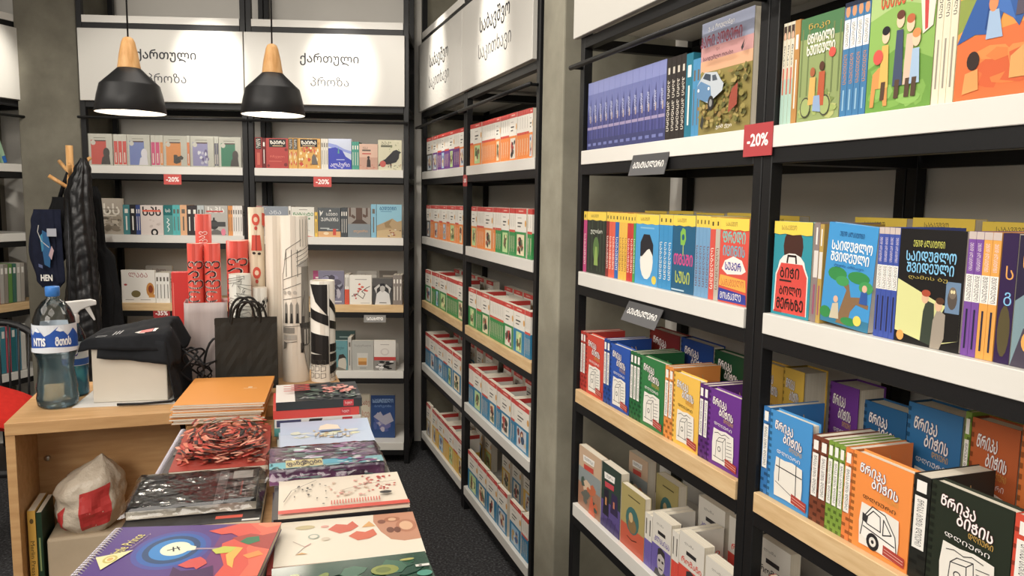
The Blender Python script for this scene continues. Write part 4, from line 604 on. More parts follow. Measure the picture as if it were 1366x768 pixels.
('R',0,'S',-1.0072,0.15,0.262,0.0133,'crs',0.012,0, 'first of three cream spines with dark title, top shelf, right wall near bay', 'books on top shelf, right wall near bay'),
('R',0,'S',-0.9933,0.15,0.262,0.0133,'crs',0.012,0, 'second of three cream spines with dark title, top shelf, right wall near bay', 'books on top shelf, right wall near bay'),
('R',0,'S',-0.9794,0.15,0.262,0.0133,'crs',0.012,0, 'third of three cream spines with dark title, top shelf, right wall near bay', 'books on top shelf, right wall near bay'),
('R',0,'F',-0.964,0.1572,0.262,0.02,'ten',0.012,0, 'orange cover with blue camping tent, top shelf, right wall near bay', 'books on top shelf, right wall near bay'),
('R',1,'S',-2.3722,0.13,0.2,0.0244,'ys:#c0407a',0.012,0, 'pink yellow-topped spine, second shelf, right wall far bay', 'books on second shelf, right wall far bay'),
('R',1,'F',-2.3441,0.141,0.2,0.018,'ydf',0.012,0, 'dark forest yellow-topped cover, second shelf, right wall far bay', 'books on second shelf, right wall far bay'),
('R',1,'S',-2.2008,0.13,0.201,0.0191,'ys:#8a2a28',0.012,0, 'dark red yellow-topped spine, second shelf, right wall far bay', 'books on second shelf, right wall far bay'),
('R',1,'S',-2.181,0.13,0.2,0.0202,'ys:#e0583c',0.012,0, 'first of two salmon yellow-topped spines, second shelf, right wall far bay', 'books on second shelf, right wall far bay'),
('R',1,'S',-2.1602,0.13,0.2,0.0202,'ys:#e0583c',0.012,0, 'second of two salmon yellow-topped spines, second shelf, right wall far bay', 'books on second shelf, right wall far bay'),
('R',1,'S',-2.1394,0.13,0.2,0.0248,'ys:#1f66b4',0.012,0, 'royal blue yellow-topped spine, second shelf, right wall far bay', 'books on second shelf, right wall far bay'),
('R',1,'S',-2.114,0.13,0.2,0.0174,'ys:#e8b428',0.012,0, 'first of three golden yellow-topped spines, second shelf, right wall far bay', 'books on second shelf, right wall far bay'),
('R',1,'S',-2.096,0.13,0.2,0.0174,'ys:#e8b428',0.012,0, 'second of three golden yellow-topped spines, second shelf, right wall far bay', 'books on second shelf, right wall far bay'),
('R',1,'S',-2.078,0.13,0.2,0.0174,'ys:#e8b428',0.012,0, 'third of three golden yellow-topped spines, second shelf, right wall far bay', 'books on second shelf, right wall far bay'),
('R',1,'S',-2.06,0.13,0.199,0.0183,'ys:#c83028',0.012,0, 'first of two red yellow-topped spines, second shelf, right wall far bay', 'books on second shelf, right wall far bay'),
('R',1,'S',-2.041,0.13,0.199,0.0183,'ys:#c83028',0.012,0, 'second of two red yellow-topped spines, second shelf, right wall far bay', 'books on second shelf, right wall far bay'),
('R',1,'S',-2.0221,0.13,0.2,0.0133,'ys:#3f9c48',0.012,0, 'green yellow-topped spine, second shelf, right wall far bay', 'books on second shelf, right wall far bay'),
('R',1,'F',-2.0067,0.131,0.199,0.018,'won',0.012,0, 'sky blue cover with pale face shape, second shelf, right wall far bay', 'books on second shelf, right wall far bay'),
('R',1,'S',-1.8734,0.13,0.201,0.0226,'ys:#2a8cc4',0.012,0, 'first of three sky blue yellow-topped spines, second shelf, right wall far bay', 'books on second shelf, right wall far bay'),
('R',1,'S',-1.8501,0.13,0.201,0.0226,'ys:#2a8cc4',0.012,0, 'second of three sky blue yellow-topped spines, second shelf, right wall far bay', 'books on second shelf, right wall far bay'),
('R',1,'S',-1.8269,0.13,0.201,0.0226,'ys:#2a8cc4',0.012,0, 'third of three sky blue yellow-topped spines, second shelf, right wall far bay', 'books on second shelf, right wall far bay'),
('R',1,'F',-1.8017,0.1076,0.201,0.018,'tmu',0.012,0, 'petrol cover with pink and green title, second shelf, right wall far bay', 'books on second shelf, right wall far bay'),
('R',1,'S',-1.692,0.13,0.202,0.0154,'ys:#6a9cc4',0.012,0, 'first of four pale blue yellow-topped spines, second shelf, right wall far bay', 'books on second shelf, right wall far bay'),
('R',1,'S',-1.6759,0.13,0.202,0.0154,'ys:#6a9cc4',0.012,0, 'second of four pale blue yellow-topped spines, second shelf, right wall far bay', 'books on second shelf, right wall far bay'),
('R',1,'S',-1.6599,0.13,0.202,0.0154,'ys:#6a9cc4',0.012,0, 'third of four pale blue yellow-topped spines, second shelf, right wall far bay', 'books on second shelf, right wall far bay'),
('R',1,'S',-1.6439,0.13,0.202,0.0154,'ys:#6a9cc4',0.012,0, 'fourth of four pale blue yellow-topped spines, second shelf, right wall far bay', 'books on second shelf, right wall far bay'),
('R',1,'S',-1.6279,0.13,0.199,0.022,'ys:#d84838',0.012,0, 'red yellow-topped spine beside pale one, second shelf, right wall far bay', 'books on second shelf, right wall far bay'),
('R',1,'S',-1.6053,0.13,0.2,0.0184,'ys:#b8b0a0',0.012,0, 'grey yellow-topped spine, second shelf, right wall far bay', 'books on second shelf, right wall far bay'),
('R',1,'F',-1.5852,0.1107,0.199,0.018,'fre',0.012,0, 'red yellow-topped cover with bubble lettering, second shelf, right wall far bay', 'books on second shelf, right wall far bay'),
('R',1,'F',-2.3,0.14,0.205,0.03,'ybk',0.2,0, 'first yellow-topped book from left, rear row, second shelf, right wall far bay', 'yellow-topped books, rear row'),
('R',1,'F',-2.145,0.14,0.208,0.03,'ybk',0.2,0, 'second yellow-topped book from left, rear row, second shelf, right wall far bay', 'yellow-topped books, rear row'),
('R',1,'F',-1.99,0.14,0.205,0.03,'ybk',0.2,0, 'third yellow-topped book from left, rear row, second shelf, right wall far bay', 'yellow-topped books, rear row'),
('R',1,'F',-1.835,0.14,0.208,0.03,'ybk',0.2,0, 'fourth yellow-topped book from left, rear row, second shelf, right wall far bay', 'yellow-topped books, rear row'),
('R',1,'F',-1.68,0.14,0.205,0.03,'ybk',0.2,0, 'fifth yellow-topped book from left, rear row, second shelf, right wall far bay', 'yellow-topped books, rear row'),
('R',1,'F',-1.36,0.14,0.208,0.03,'ybk',0.2,0, 'first yellow-topped book from left, rear row, second shelf, right wall near bay', 'yellow-topped books, rear row'),
('R',1,'F',-1.205,0.14,0.211,0.03,'ybk',0.2,0, 'second yellow-topped book from left, rear row, second shelf, right wall near bay', 'yellow-topped books, rear row'),
('R',1,'F',-1.05,0.14,0.208,0.03,'ybk',0.2,0, 'third yellow-topped book from left, rear row, second shelf, right wall near bay', 'yellow-topped books, rear row'),
('R',1,'F',-0.895,0.14,0.211,0.03,'ybk',0.2,0, 'fourth yellow-topped book from left, rear row, second shelf, right wall near bay', 'yellow-topped books, rear row'),
('R',1,'F',-1.3859,0.1176,0.198,0.02,'bac',0.012,0, 'teal cover with red backpack, second shelf, right wall near bay', 'books on second shelf, right wall near bay'),
('R',1,'S',-1.2632,0.15,0.199,0.0147,'ns:#8a7a78',0.012,0, 'mauve grey spine beside backpack cover, second shelf, right wall near bay', 'books on second shelf, right wall near bay'),
('R',1,'S',-1.2479,0.15,0.196,0.0112,'ns:#b8963c',0.012,0, 'gold spine beside leaning blue book, second shelf, right wall near bay', 'books on second shelf, right wall near bay'),
('R',1,'F',-1.235,0.1249,0.194,0.015,'blt',0.012,3.5, 'leaning blue cover with tree picture, second shelf, right wall near bay', 'books on second shelf, right wall near bay'),
('R',1,'S',-1.0968,0.15,0.196,0.0113,'ss:#3a52a8',0.012,0, 'first of four blue spines with white labels, second shelf, right wall near bay', 'books on second shelf, right wall near bay'),
('R',1,'S',-1.085,0.15,0.196,0.0113,'ss:#3a52a8',0.012,0, 'second of four blue spines with white labels, second shelf, right wall near bay', 'books on second shelf, right wall near bay'),
('R',1,'S',-1.0731,0.15,0.196,0.0113,'ss:#3a52a8',0.012,0, 'third of four blue spines with white labels, second shelf, right wall near bay', 'books on second shelf, right wall near bay'),
('R',1,'S',-1.0612,0.15,0.196,0.0113,'ss:#3a52a8',0.012,0, 'fourth of four blue spines with white labels, second shelf, right wall near bay', 'books on second shelf, right wall near bay'),
('R',1,'F',-1.0484,0.1299,0.195,0.02,'owl',0.012,0, 'black cover with white lettering and owl, second shelf, right wall near bay', 'books on second shelf, right wall near bay'),
('R',1,'S',-0.9151,0.15,0.196,0.0129,'ss:#7a48a0',0.012,0, 'first of two purple spines with white labels, second shelf, right wall near bay', 'books on second shelf, right wall near bay'),
('R',1,'S',-0.9016,0.15,0.196,0.0129,'ss:#7a48a0',0.012,0, 'second of two purple spines with white labels, second shelf, right wall near bay', 'books on second shelf, right wall near bay'),
('R',1,'S',-0.8881,0.15,0.196,0.0142,'ss:#e8a030',0.012,0, 'first of two yellow spines with white labels, second shelf, right wall near bay', 'books on second shelf, right wall near bay'),
('R',1,'S',-0.8733,0.15,0.196,0.0142,'ss:#e8a030',0.012,0, 'second of two yellow spines with white labels, second shelf, right wall near bay', 'books on second shelf, right wall near bay'),
('R',1,'F',-0.8571,0.0251,0.196,0.018,'dkp',0.012,0, 'dark purple cover beside yellow spines, second shelf, right wall near bay', 'books on second shelf, right wall near bay'),
('R',1,'F',-0.83,0.0824,0.194,0.02,'dkb',0.012,0, 'dark blue cover with pale road, second shelf, right wall near bay', 'books on second shelf, right wall near bay'),
('R',2,'S',-2.3722,0.145,0.2,0.0197,'ws:#b83024',0.012,0, 'first of two red patterned spines, wooden shelf, right wall far bay', 'books on wooden shelf, right wall far bay'),
('R',2,'S',-2.3519,0.145,0.2,0.0197,'ws:#b83024',0.012,0, 'second of two red patterned spines, wooden shelf, right wall far bay', 'books on wooden shelf, right wall far bay'),
('R',2,'F',-2.3285,0.1349,0.199,0.022,'wk:#d23c26:1',0.012,0, 'red diary cover with white panel, wooden shelf, right wall far bay', 'books on wooden shelf, right wall far bay'),
('R',2,'S',-2.1929,0.145,0.205,0.021,'ws:#1c4a9c',0.012,0, 'first of two blue patterned spines, wooden shelf, right wall far bay', 'books on wooden shelf, right wall far bay'),
('R',2,'S',-2.1713,0.145,0.205,0.021,'ws:#1c4a9c',0.012,0, 'second of two blue patterned spines, wooden shelf, right wall far bay', 'books on wooden shelf, right wall far bay'),
('R',2,'F',-2.1474,0.1283,0.199,0.022,'wk:#1f52b0:2',0.012,0, 'royal blue diary cover with white panel, wooden shelf, right wall far bay', 'books on wooden shelf, right wall far bay'),
('R',2,'S',-2.0137,0.145,0.199,0.0196,'ws:#1f6a38',0.012,0, 'first of three green checked spines, wooden shelf, right wall far bay', 'books on wooden shelf, right wall far bay'),
('R',2,'S',-1.9935,0.145,0.199,0.0196,'ws:#1f6a38',0.012,0, 'second of three green checked spines, wooden shelf, right wall far bay', 'books on wooden shelf, right wall far bay'),
('R',2,'S',-1.9733,0.145,0.199,0.0196,'ws:#1f6a38',0.012,0, 'third of three green checked spines, wooden shelf, right wall far bay', 'books on wooden shelf, right wall far bay'),
('R',2,'F',-1.9512,0.1345,0.199,0.022,'wk:#2a7c40:3',0.012,0, 'green diary cover with white panel, wooden shelf, right wall far bay', 'books on wooden shelf, right wall far bay'),
('R',2,'S',-1.8144,0.145,0.197,0.0214,'ws:#e88c24',0.012,0, 'first of two orange checked spines, wooden shelf, right wall far bay', 'books on wooden shelf, right wall far bay'),
('R',2,'S',-1.7925,0.145,0.197,0.0214,'ws:#e88c24',0.012,0, 'second of two orange checked spines, wooden shelf, right wall far bay', 'books on wooden shelf, right wall far bay'),
('R',2,'F',-1.7685,0.1235,0.191,0.022,'wk:#f2bc2a:4',0.012,0, 'yellow diary cover with white panel, wooden shelf, right wall far bay', 'books on wooden shelf, right wall far bay'),
('R',2,'S',-1.6429,0.145,0.187,0.019,'ws:#5c2878',0.012,0, 'first of two purple checked spines, wooden shelf, right wall far bay', 'books on wooden shelf, right wall far bay'),
('R',2,'S',-1.6233,0.145,0.187,0.019,'ws:#5c2878',0.012,0, 'second of two purple checked spines, wooden shelf, right wall far bay', 'books on wooden shelf, right wall far bay'),
('R',2,'F',-1.6023,0.1284,0.187,0.022,'wk:#6c2e90:5',0.012,0, 'purple diary cover with white panel, wooden shelf, right wall far bay', 'books on wooden shelf, right wall far bay'),
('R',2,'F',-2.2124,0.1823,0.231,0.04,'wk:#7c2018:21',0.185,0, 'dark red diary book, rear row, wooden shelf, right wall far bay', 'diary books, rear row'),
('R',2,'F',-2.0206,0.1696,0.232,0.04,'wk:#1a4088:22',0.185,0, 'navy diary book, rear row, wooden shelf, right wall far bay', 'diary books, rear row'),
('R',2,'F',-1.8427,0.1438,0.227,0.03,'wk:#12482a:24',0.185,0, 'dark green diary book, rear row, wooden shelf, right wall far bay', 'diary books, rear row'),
('R',2,'S',-1.3912,0.145,0.195,0.022,'ws:#2474b8',0.012,0, 'blue checked spine, wooden shelf, right wall near bay', 'books on wooden shelf, right wall near bay'),
('R',2,'F',-1.3675,0.1309,0.194,0.022,'wk:#3490d2:6',0.012,0, 'light blue diary cover with barred window panel, wooden shelf, right wall near bay', 'books on wooden shelf, right wall near bay'),
('R',2,'S',-1.2337,0.145,0.177,0.0222,'ws:#7a3c24',0.012,0, 'first of two brown checked spines, wooden shelf, right wall near bay', 'books on wooden shelf, right wall near bay'),
('R',2,'S',-1.2109,0.145,0.177,0.0222,'ws:#7a3c24',0.012,0, 'second of two brown checked spines, wooden shelf, right wall near bay', 'books on wooden shelf, right wall near bay'),
('R',2,'S',-1.1881,0.145,0.179,0.0145,'ws:#7a9c28',0.012,0, 'first of three olive checked spines, wooden shelf, right wall near bay', 'books on wooden shelf, right wall near bay'),
('R',2,'S',-1.173,0.145,0.179,0.0145,'ws:#7a9c28',0.012,0, 'second of three olive checked spines, wooden shelf, right wall near bay', 'books on wooden shelf, right wall near bay'),
('R',2,'S',-1.158,0.145,0.179,0.0145,'ws:#7a9c28',0.012,0, 'third of three olive checked spines, wooden shelf, right wall near bay', 'books on wooden shelf, right wall near bay'),
('R',2,'S',-1.1429,0.145,0.179,0.0191,'ws:#e87a20',0.012,0, 'orange checked spine, wooden shelf, right wall near bay', 'books on wooden shelf, right wall near bay'),
('R',2,'F',-1.1223,0.137,0.18,0.024,'wk:#f58a1c:7',0.012,0, 'bright orange diary cover with van drawing, wooden shelf, right wall near bay', 'books on wooden shelf, right wall near bay'),
('R',2,'S',-0.983,0.145,0.184,0.0341,'ws:#20221e',0.012,0, 'black checked spine, wooden shelf, right wall near bay', 'books on wooden shelf, right wall near bay'),
('R',2,'F',-0.9467,0.1462,0.186,0.024,'wk:#262e22:8',0.012,0, 'dark green diary cover with pink lettering, wooden shelf, right wall near bay', 'books on wooden shelf, right wall near bay'),
('R',2,'S',-0.7985,0.145,0.186,0.0398,'ws:#d84020',0.012,0, 'red and yellow checked spine, wooden shelf, right wall near bay', 'books on wooden shelf, right wall near bay'),
('R',2,'F',-1.6405,0.0864,0.235,0.03,'wk:#d8a818:30',0.19,0, 'mustard diary book, rear row, wooden shelf, right wall far bay', 'diary books, rear row'),
('R',2,'F',-1.5519,0.0728,0.238,0.07,'wk:#e0b41c:31',0.19,0, 'yellow diary book, rear row, wooden shelf, right wall far bay', 'diary books, rear row'),
('R',2,'F',-1.392,0.0866,0.239,0.075,'wk:#6c2e8c:32',0.19,0, 'purple diary book, rear row, wooden shelf, right wall near bay', 'diary books, rear row'),
('R',2,'F',-1.2869,0.1121,0.222,0.05,'wk:#1c5c8c:33',0.19,0, 'dark blue diary book, rear row, wooden shelf, right wall near bay', 'diary books, rear row'),
('R',2,'F',-1.1721,0.1236,0.248,0.06,'wk:#2470a8:34',0.19,0, 'blue diary book, rear row, wooden shelf, right wall near bay', 'diary books, rear row'),
('R',2,'S',-1.0429,0.14,0.262,0.0124,'ws:#7a9c28',0.19,0, 'olive checked diary spine, rear row, wooden shelf, right wall near bay', 'diary books, rear row'),
('R',2,'F',-1.0282,0.0927,0.255,0.04,'wk:#c05a18:35',0.19,0, 'rust orange diary book, rear row, wooden shelf, right wall near bay', 'diary books, rear row'),
('R',2,'F',-0.9319,0.0953,0.268,0.04,'wk:#e87818:36',0.19,0, 'bright orange diary book, rear row, wooden shelf, right wall near bay', 'diary books, rear row'),
('R',3,'F',-2.3634,0.1732,0.21,0.025,'vil',0.012,0, 'peach village picture cover, fourth shelf, right wall far bay', 'books on fourth shelf, right wall far bay'),
('R',3,'F',-2.1838,0.1325,0.211,0.03,'nig',0.012,0, 'dark green and violet street cover, fourth shelf, right wall far bay', 'books on fourth shelf, right wall far bay'),
('R',3,'F',-2.0454,0.1466,0.189,0.02,'oli',0.012,0, 'olive and red cover with round picture, fourth shelf, right wall far bay', 'books on fourth shelf, right wall far bay'),
('R',3,'S',-1.8963,0.14,0.155,0.0205,'nov:#6a5aa8',0.012,0, 'first of two white and violet spines, fourth shelf, right wall far bay', 'books on fourth shelf, right wall far bay'),
('R',3,'S',-1.8752,0.14,0.155,0.0205,'nov:#6a5aa8',0.012,0, 'second of two white and violet spines, fourth shelf, right wall far bay', 'books on fourth shelf, right wall far bay'),
('R',3,'F',-1.8523,0.1007,0.172,0.03,'nov:#6858a4:1',0.012,0, 'white and violet portrait novel, fourth shelf, right wall far bay', 'books on fourth shelf, right wall far bay'),
('R',3,'S',-1.747,0.14,0.164,0.0168,'nov:#d83c28',0.012,0, 'first of two white and red spines, fourth shelf, right wall far bay', 'books on fourth shelf, right wall far bay'),
('R',3,'S',-1.7296,0.14,0.164,0.0168,'nov:#d83c28',0.012,0, 'second of two white and red spines, fourth shelf, right wall far bay', 'books on fourth shelf, right wall far bay'),
('R',3,'F',-1.7105,0.1167,0.179,0.03,'nov:#d83c28:2',0.012,0, 'white and red portrait novel, fourth shelf, right wall far bay', 'books on fourth shelf, right wall far bay'),
('R',3,'F',-1.5862,0.1265,0.165,0.03,'nov:#c8c0b4:3',0.012,0, 'white novel at right end, fourth shelf, right wall far bay', 'books on fourth shelf, right wall far bay'),
('R',3,'F',-2.28,0.13,0.2,0.03,'vil',0.16,0, 'peach village cover in rear row, fourth shelf, right wall far bay', 'novels, rear row'),
('R',3,'F',-1.98,0.13,0.2,0.03,'nig',0.3,0, 'dark street cover in rear row, fourth shelf, right wall far bay', 'novels, rear row'),
('R',3,'F',-2.06,0.13,0.2,0.03,'oli',0.14,0, 'olive cover in rear row, fourth shelf, right wall far bay', 'novels, rear row'),
('R',3,'F',-1.86,0.13,0.2,0.03,'nov:#6858a4:1',0.165,0, 'pale violet novel in rear row, fourth shelf, right wall far bay', 'novels, rear row'),
('R',3,'F',-1.71,0.13,0.2,0.03,'nov:#d83c28:2',0.165,0, 'pale red novel in rear row, fourth shelf, right wall far bay', 'novels, rear row'),
('R',3,'F',-1.59,0.13,0.2,0.03,'nov:#c8c0b4:3',0.165,0, 'plain pale novel in rear row, fourth shelf, right wall far bay', 'novels, rear row'),
('R',3,'F',-1.392,0.086,0.2,0.02,'rpo',0.05,0, 'dark portrait cover with red edge, fourth shelf, right wall near bay', 'books on fourth shelf, right wall near bay'),
('R',3,'F',-1.3027,0.1176,0.19,0.02,'tx:#3aa0a0',0.05,0, 'turquoise cover beside dark portrait, fourth shelf, right wall near bay', 'books on fourth shelf, right wall near bay'),
]
# ------------------------------------------------------------------ printed covers
def spine_bits(c, txt=None, w=.62):
    return [T(txt, .5, .45, w, c, .5, -90, 0)] if txt else [R(.32, .2, .45, .72, c), R(.55, .35, .66, .8, c)]
SER = {'p': ('#6a2c86', '#5c2478'), 'o': ('#ee8420', '#e87a1c'), 'g': ('#2c9048', '#238040'), 'b': ('#1c80ac', '#1a709c'), 'y': ('#e4b420', '#dcae1c'), 'w': ('#b09c70', '#c0a878'), 'k': ('#55504c', '#5a5450')}
PICP = [['#c8d0d8', '#3c5878', '#8a3c30', '#e0c8a0'], ['#e8d8b0', '#2c2a28', '#a04830', '#6a7a50'], ['#9cc4e0', '#d8e0e0', '#4868a0', '#c8a060'], ['#e0d8c8', '#504840', '#b83c30', '#282420'], ['#b8d890', '#406838', '#e8e0a0', '#806040']]
def art(key):
    """-> cover colour, spine colour, front prints, spine prints"""
    k, *a = key.split(':'); c = a[0] if a else None
    sd = int(a[1]) if len(a) > 1 else 0
    if k == 'm':
        base, sp = SER[c]; pc = PICP[(sd*7+3) % 5]; rr = random.Random(sd)
        x0 = .16 if sd % 3 else .26
        f = [R(0, 0, 1, 1, '#e9e3d7'), R(0, 0, 1, .52, base), R(0, .895, 1, 1, '#d2372c'), R(.28, .935, .72, .96, '#e8b0a0'),
             R(.2, .80, .55, .815, '#a8a094'), R(.2, .69, .62, .72, '#4a4640'), R(.2, .62, .5, .645, '#5a5650'), E(.93, .70, .07, .07, '#e0a23c'),
             R(x0, .04, 1-x0, .47, pc[0])]+BL(sd, x0, .04, 1-x0, .47, 9, pc[1:], .12, .3)
        return '#e6e0d4', '#e6e0d4', f, [R(0, 0, 1, .52, sp), R(0, .895, 1, 1, '#c9342a'), R(0, .5, 1, .56, '#d4503c')]
    if k == 'ms':
        base, sp = SER[c]
        return '#e6e0d4', '#e6e0d4', [R(0, 0, 1, .52, base), R(0, .895, 1, 1, '#c23028')], [R(0, 0, 1, .5, base), R(0, .895, 1, 1, '#cc342a'), R(0, .5, 1, .55, '#d8452f'), R(.25, .62, .36, .86, '#a09a8e'), R(.3, .08, .42, .42, '#f0d8b8'), R(.58, .15, .66, .42, '#f0d8b8')]
    if k == 'pt':
        dk = '#3a2c28' if sd in (1, 5) else ['#2c3a48', '#38302c', '#e8e0e8', '#30302c'][sd % 4]
        f = [R(.10, .03, .74, .80, c), E(.20, .72, .1, .08, '#d8d0c4'), R(.22, .86, .72, .88, '#8a8478'), R(.26, .76, .72, .80, '#5a3430'), E(.74, .40, .14, .16, dk), P([(.5, .03), (.56, .25), (.7, .34), (.86, .3), (.9, .03)], dk)]
        if sd == 4: f = f[:4]+BL(4, .3, .06, .85, .6, 16, ['#e8e4ec', '#6a5a90', '#c8c0d8'], .08, .2)
        if sd == 3: f = f[:4]+BL(8, .35, .04, .9, .42, 9, ['#3a302c', '#2c2824'], .14, .3)
        return '#cdc7ba', '#cdc7ba', f, [R(.1, .05, .9, .74, c)]
    if k == 'pts':
        return '#d6d0c4', '#d6d0c4', [R(.10, .03, .74, .80, c)], [R(.08, .04, .92, .78, c), R(.35, .10, .6, .42, '#f0dcd0'), R(.3, .80, .7, .83, '#554')] if False else [R(.08, .04, .92, .78, c), R(.35, .10, .6, .42, '#f0dcd0')]
    if k == 'tx':
        lum = sum(lin(c)[:3])/3; tc = '#e8e2d6' if lum < .25 else '#6a6258'
        return c, c, [R(.15, .75, .8, .8, tc), R(.15, .66, .6, .7, tc)]+BL(len(c)+ord(c[3]), .15, .08, .85, .58, 6, [tc, '#a89a88']), [R(.25, .72, .75, .86, tc), R(.38, .15, .6, .62, tc)]
    if k == 'tx2':
        return '#4f9490', '#4f9490', [], [R(0, .66, 1, 1, '#0f6a6a'), T('სბ', .5, .82, .55, '#f0f0ec'), L([(.4, .55), (.6, .5), (.35, .42), (.65, .36), (.4, .28), (.6, .2), (.45, .12)], .1, '#dce8e4')]
    if k == 'sep':
        return '#b0a494', '#a89c8c', BL(3, 0, 0, 1, .7, 34, ['#8a7e6c', '#c4b8a4', '#6a6052', '#a09480'], .08, .2)+[T('სსს', .5, .70, .8, '#e4dccc', b=.02), R(.15, .69, .85, .71, '#8a7e6c'), R(.18, .5, .8, .54, '#d8ccb8'), R(.05, .38, .5, .41, '#cfc3b0')], []
    if k == 'sps':
        return '#d6c8c0', '#d8ccc4', [T('სპს', .5, .8, .8, '#221e20', .3, b=.022), R(.1, .78, .9, .84, '#e0583c'), E(.6, .08, .16, .13, '#1e1c1e'), E(.6, .08, .08, .07, '#d8d0c8')]+BL(2, .35, .2, .95, .6, 5, ['#c4b4ac', '#cdbfb6']), []
    if k == 'trn':
        return '#b4b0a8', '#b0aca4', [T('სპს', .5, .86, .7, '#e4e0d8', .2, b=.02), R(.08, .78, .8, .83, '#c83c34'), E(.4, .36, .2, .16, '#3a3a3a'), R(.3, .3, .9, .46, '#4a4a4a'), R(.36, .46, .44, .6, '#3a3a3a'), P([(.05, .03), (.4, .2), (.55, .2), (.95, .03)], '#6a6864'), E(.8, .12, .1, .12, '#e07890')], []
    if k == 'lab':
        return '#e8e2d8', '#e4ded4', [T(U('ლაბა'), .5, .85, .56, '#a83c40'), E(.42, .27, .14, .11, '#7a6a3c'), E(.85, .40, .12, .22, '#c8822c'), E(.86, .42, .07, .12, '#8a3c1c'), R(.80, .16, .98, .26, '#d09038'), E(.12, .55, .05, .03, '#b83c3c'), R(.1, .08, .35, .10, '#a8a098'), R(.55, .08, .85, .10, '#a8a098')], [R(.3, .1, .6, .85, '#c8a0a0')]
    if k == 'gry': return '#b8b2a8', '#b0aaa0', [T('სახლი', .5, .86, .5, '#7a5450'), R(.2, .6, .8, .63, '#8a847a')], []
    if k == 'dgr': return '#6a6258', '#60584e', [R(.2, .8, .8, .86, '#a89c8c')], []
    if k == 'dte': return '#3c5654', '#365050', [R(.2, .8, .8, .84, '#88a09c')], []
    if k == 'sps1': return '#a03430', '#a8342e', [], [R(.1, .62, .9, .98, '#1e1a18'), T(U('ზაირა'), .5, .8, .3, '#ece4d4', .6, -90), R(.3, .1, .7, .5, '#c8604c')]
    if k == 'zai':
        return '#b43a34', '#a8342e', [R(.14, .70, .9, .97, '#1e1a18'), T(U('ზაირა'), .52, .86, .66, '#f0e8d8', b=.03), R(.3, .73, .76, .76, '#c8a878'), T('რჩეული', .5, .38, .66, '#e0705c', .1), R(.12, .22, .7, .24, '#d86a58'), E(.9, .62, .07, .05, '#7a2828'), E(.88, .12, .08, .06, '#7a2828'), E(.1, .08, .06, .05, '#7a2828')], []
    if k in ('orn', 'orn1'):
        f = BL(6, 0, 0, 1, 1, 46, ['#c8402c', '#e8d8a0', '#b87828', '#d86a3c', '#f0e0b0'], .04, .09)
        return '#d8a040', '#d8a040', f+[R(.1, .72, .86, .97, '#1e1a18'), T(U('ზაირა'), .48, .86, .66, '#f0e8d8', b=.03), R(.2, .74, .76, .77, '#c8a878'), P([(.6, .14), (.62, .4), (.7, .5), (.8, .4), (.88, .14)], '#6a625c')], BL(5, 0, 0, 1, .6, 12, ['#c8402c', '#e8d8a0'], .1, .2)+[R(.08, .62, .92, .98, '#1e1a18'), T(U('ზაირა'), .5, .8, .3, '#ece4d4', .55, -90)]
    if k == 'mtn':
        return '#c4cce0', '#c8cce0', [P([(0, .86), (.35, .8), (.7, .66), (1, .6), (1, .5), (0, .74)], '#8a98d8'), P([(0, .68), (.3, .72), (.6, .62), (.75, .42), (1, .3), (1, 0), (0, 0)], '#3440b4'), P([(.4, .52), (.44, .74), (.48, .52)], '#4c9c88'), T('ალპური', .5, .13, .84, '#f0ecf4', .2), R(.34, .3, .7, .33, '#a8b0e0')], []
    if k == 'boy':
        return '#dcb49c', '#d8b098', [T('ჯეკ', .32, .84, .28, '#5a4a44', .1), R(.16, .72, .62, .78, '#6a5a50'), R(.16, .6, .64, .64, '#c83c34'), R(0, 0, 1, .48, '#c89a84'), P([(.4, .1), (.42, .36), (.46, .44), (.54, .44), (.6, .36), (.62, .1)], '#3a2e2c'), E(.5, .48, .07, .05, '#3a2e2c')]+BL(4, 0, .02, 1, .2, 14, ['#c0443c', '#b86a58'], .03, .07), []
    if k == 'brd':
        return '#d4cfae', '#d0caa8', [T('ჯეკ', .3, .9, .34, '#5a5a48', .1), R(.12, .76, .6, .83, '#6a6a54')]+BL(9, .4, .55, 1, 1, 12, ['#8a9460', '#b8b890'], .04, .09)+[P([(0, .12), (.1, .28), (.3, .36), (.5, .52), (.64, .64), (.78, .68), (.9, .62), (.98, .6), (.9, .54), (.88, .4), (.76, .26), (.5, .2), (.3, .18)], '#26262a'), P([(.5, .2), (.54, .06), (.56, .06), (.56, .22)], '#26262a'), E(.2, .2, .13, .11, '#c8584c')]+BL(7, .3, 0, 1, .2, 14, ['#3c3c30', '#a8583c', '#7a8450'], .04, .09), []
    if k == 'ana':
        return '#8a929c', '#848c96', [T(U('ანა'), .5, .80, .46, '#d8dce0', .12), R(.1, .9, .16, .93, '#b0b4b8')]+BL(4, .1, .1, .9, .6, 6, ['#6a727c', '#a0a8b0']), []
    if k == 'nam':
        return '#dcd8cc', '#d8d4c8', [R(.34, .90, .70, .92, '#8a847a'), T(U('ნამასტე'), .52, .76, .86, '#3f8a50', b=.02), P([(0, .3), (.2, .2), (.5, .06), (.95, 0), (0, 0)], '#cc3a30'), L([(.7, .62), (.5, .56), (.45, .4), (.6, .26), (.8, .2)], .02, '#a8b0a8'), R(.74, .58, .82, .64, '#5a8a60')], []
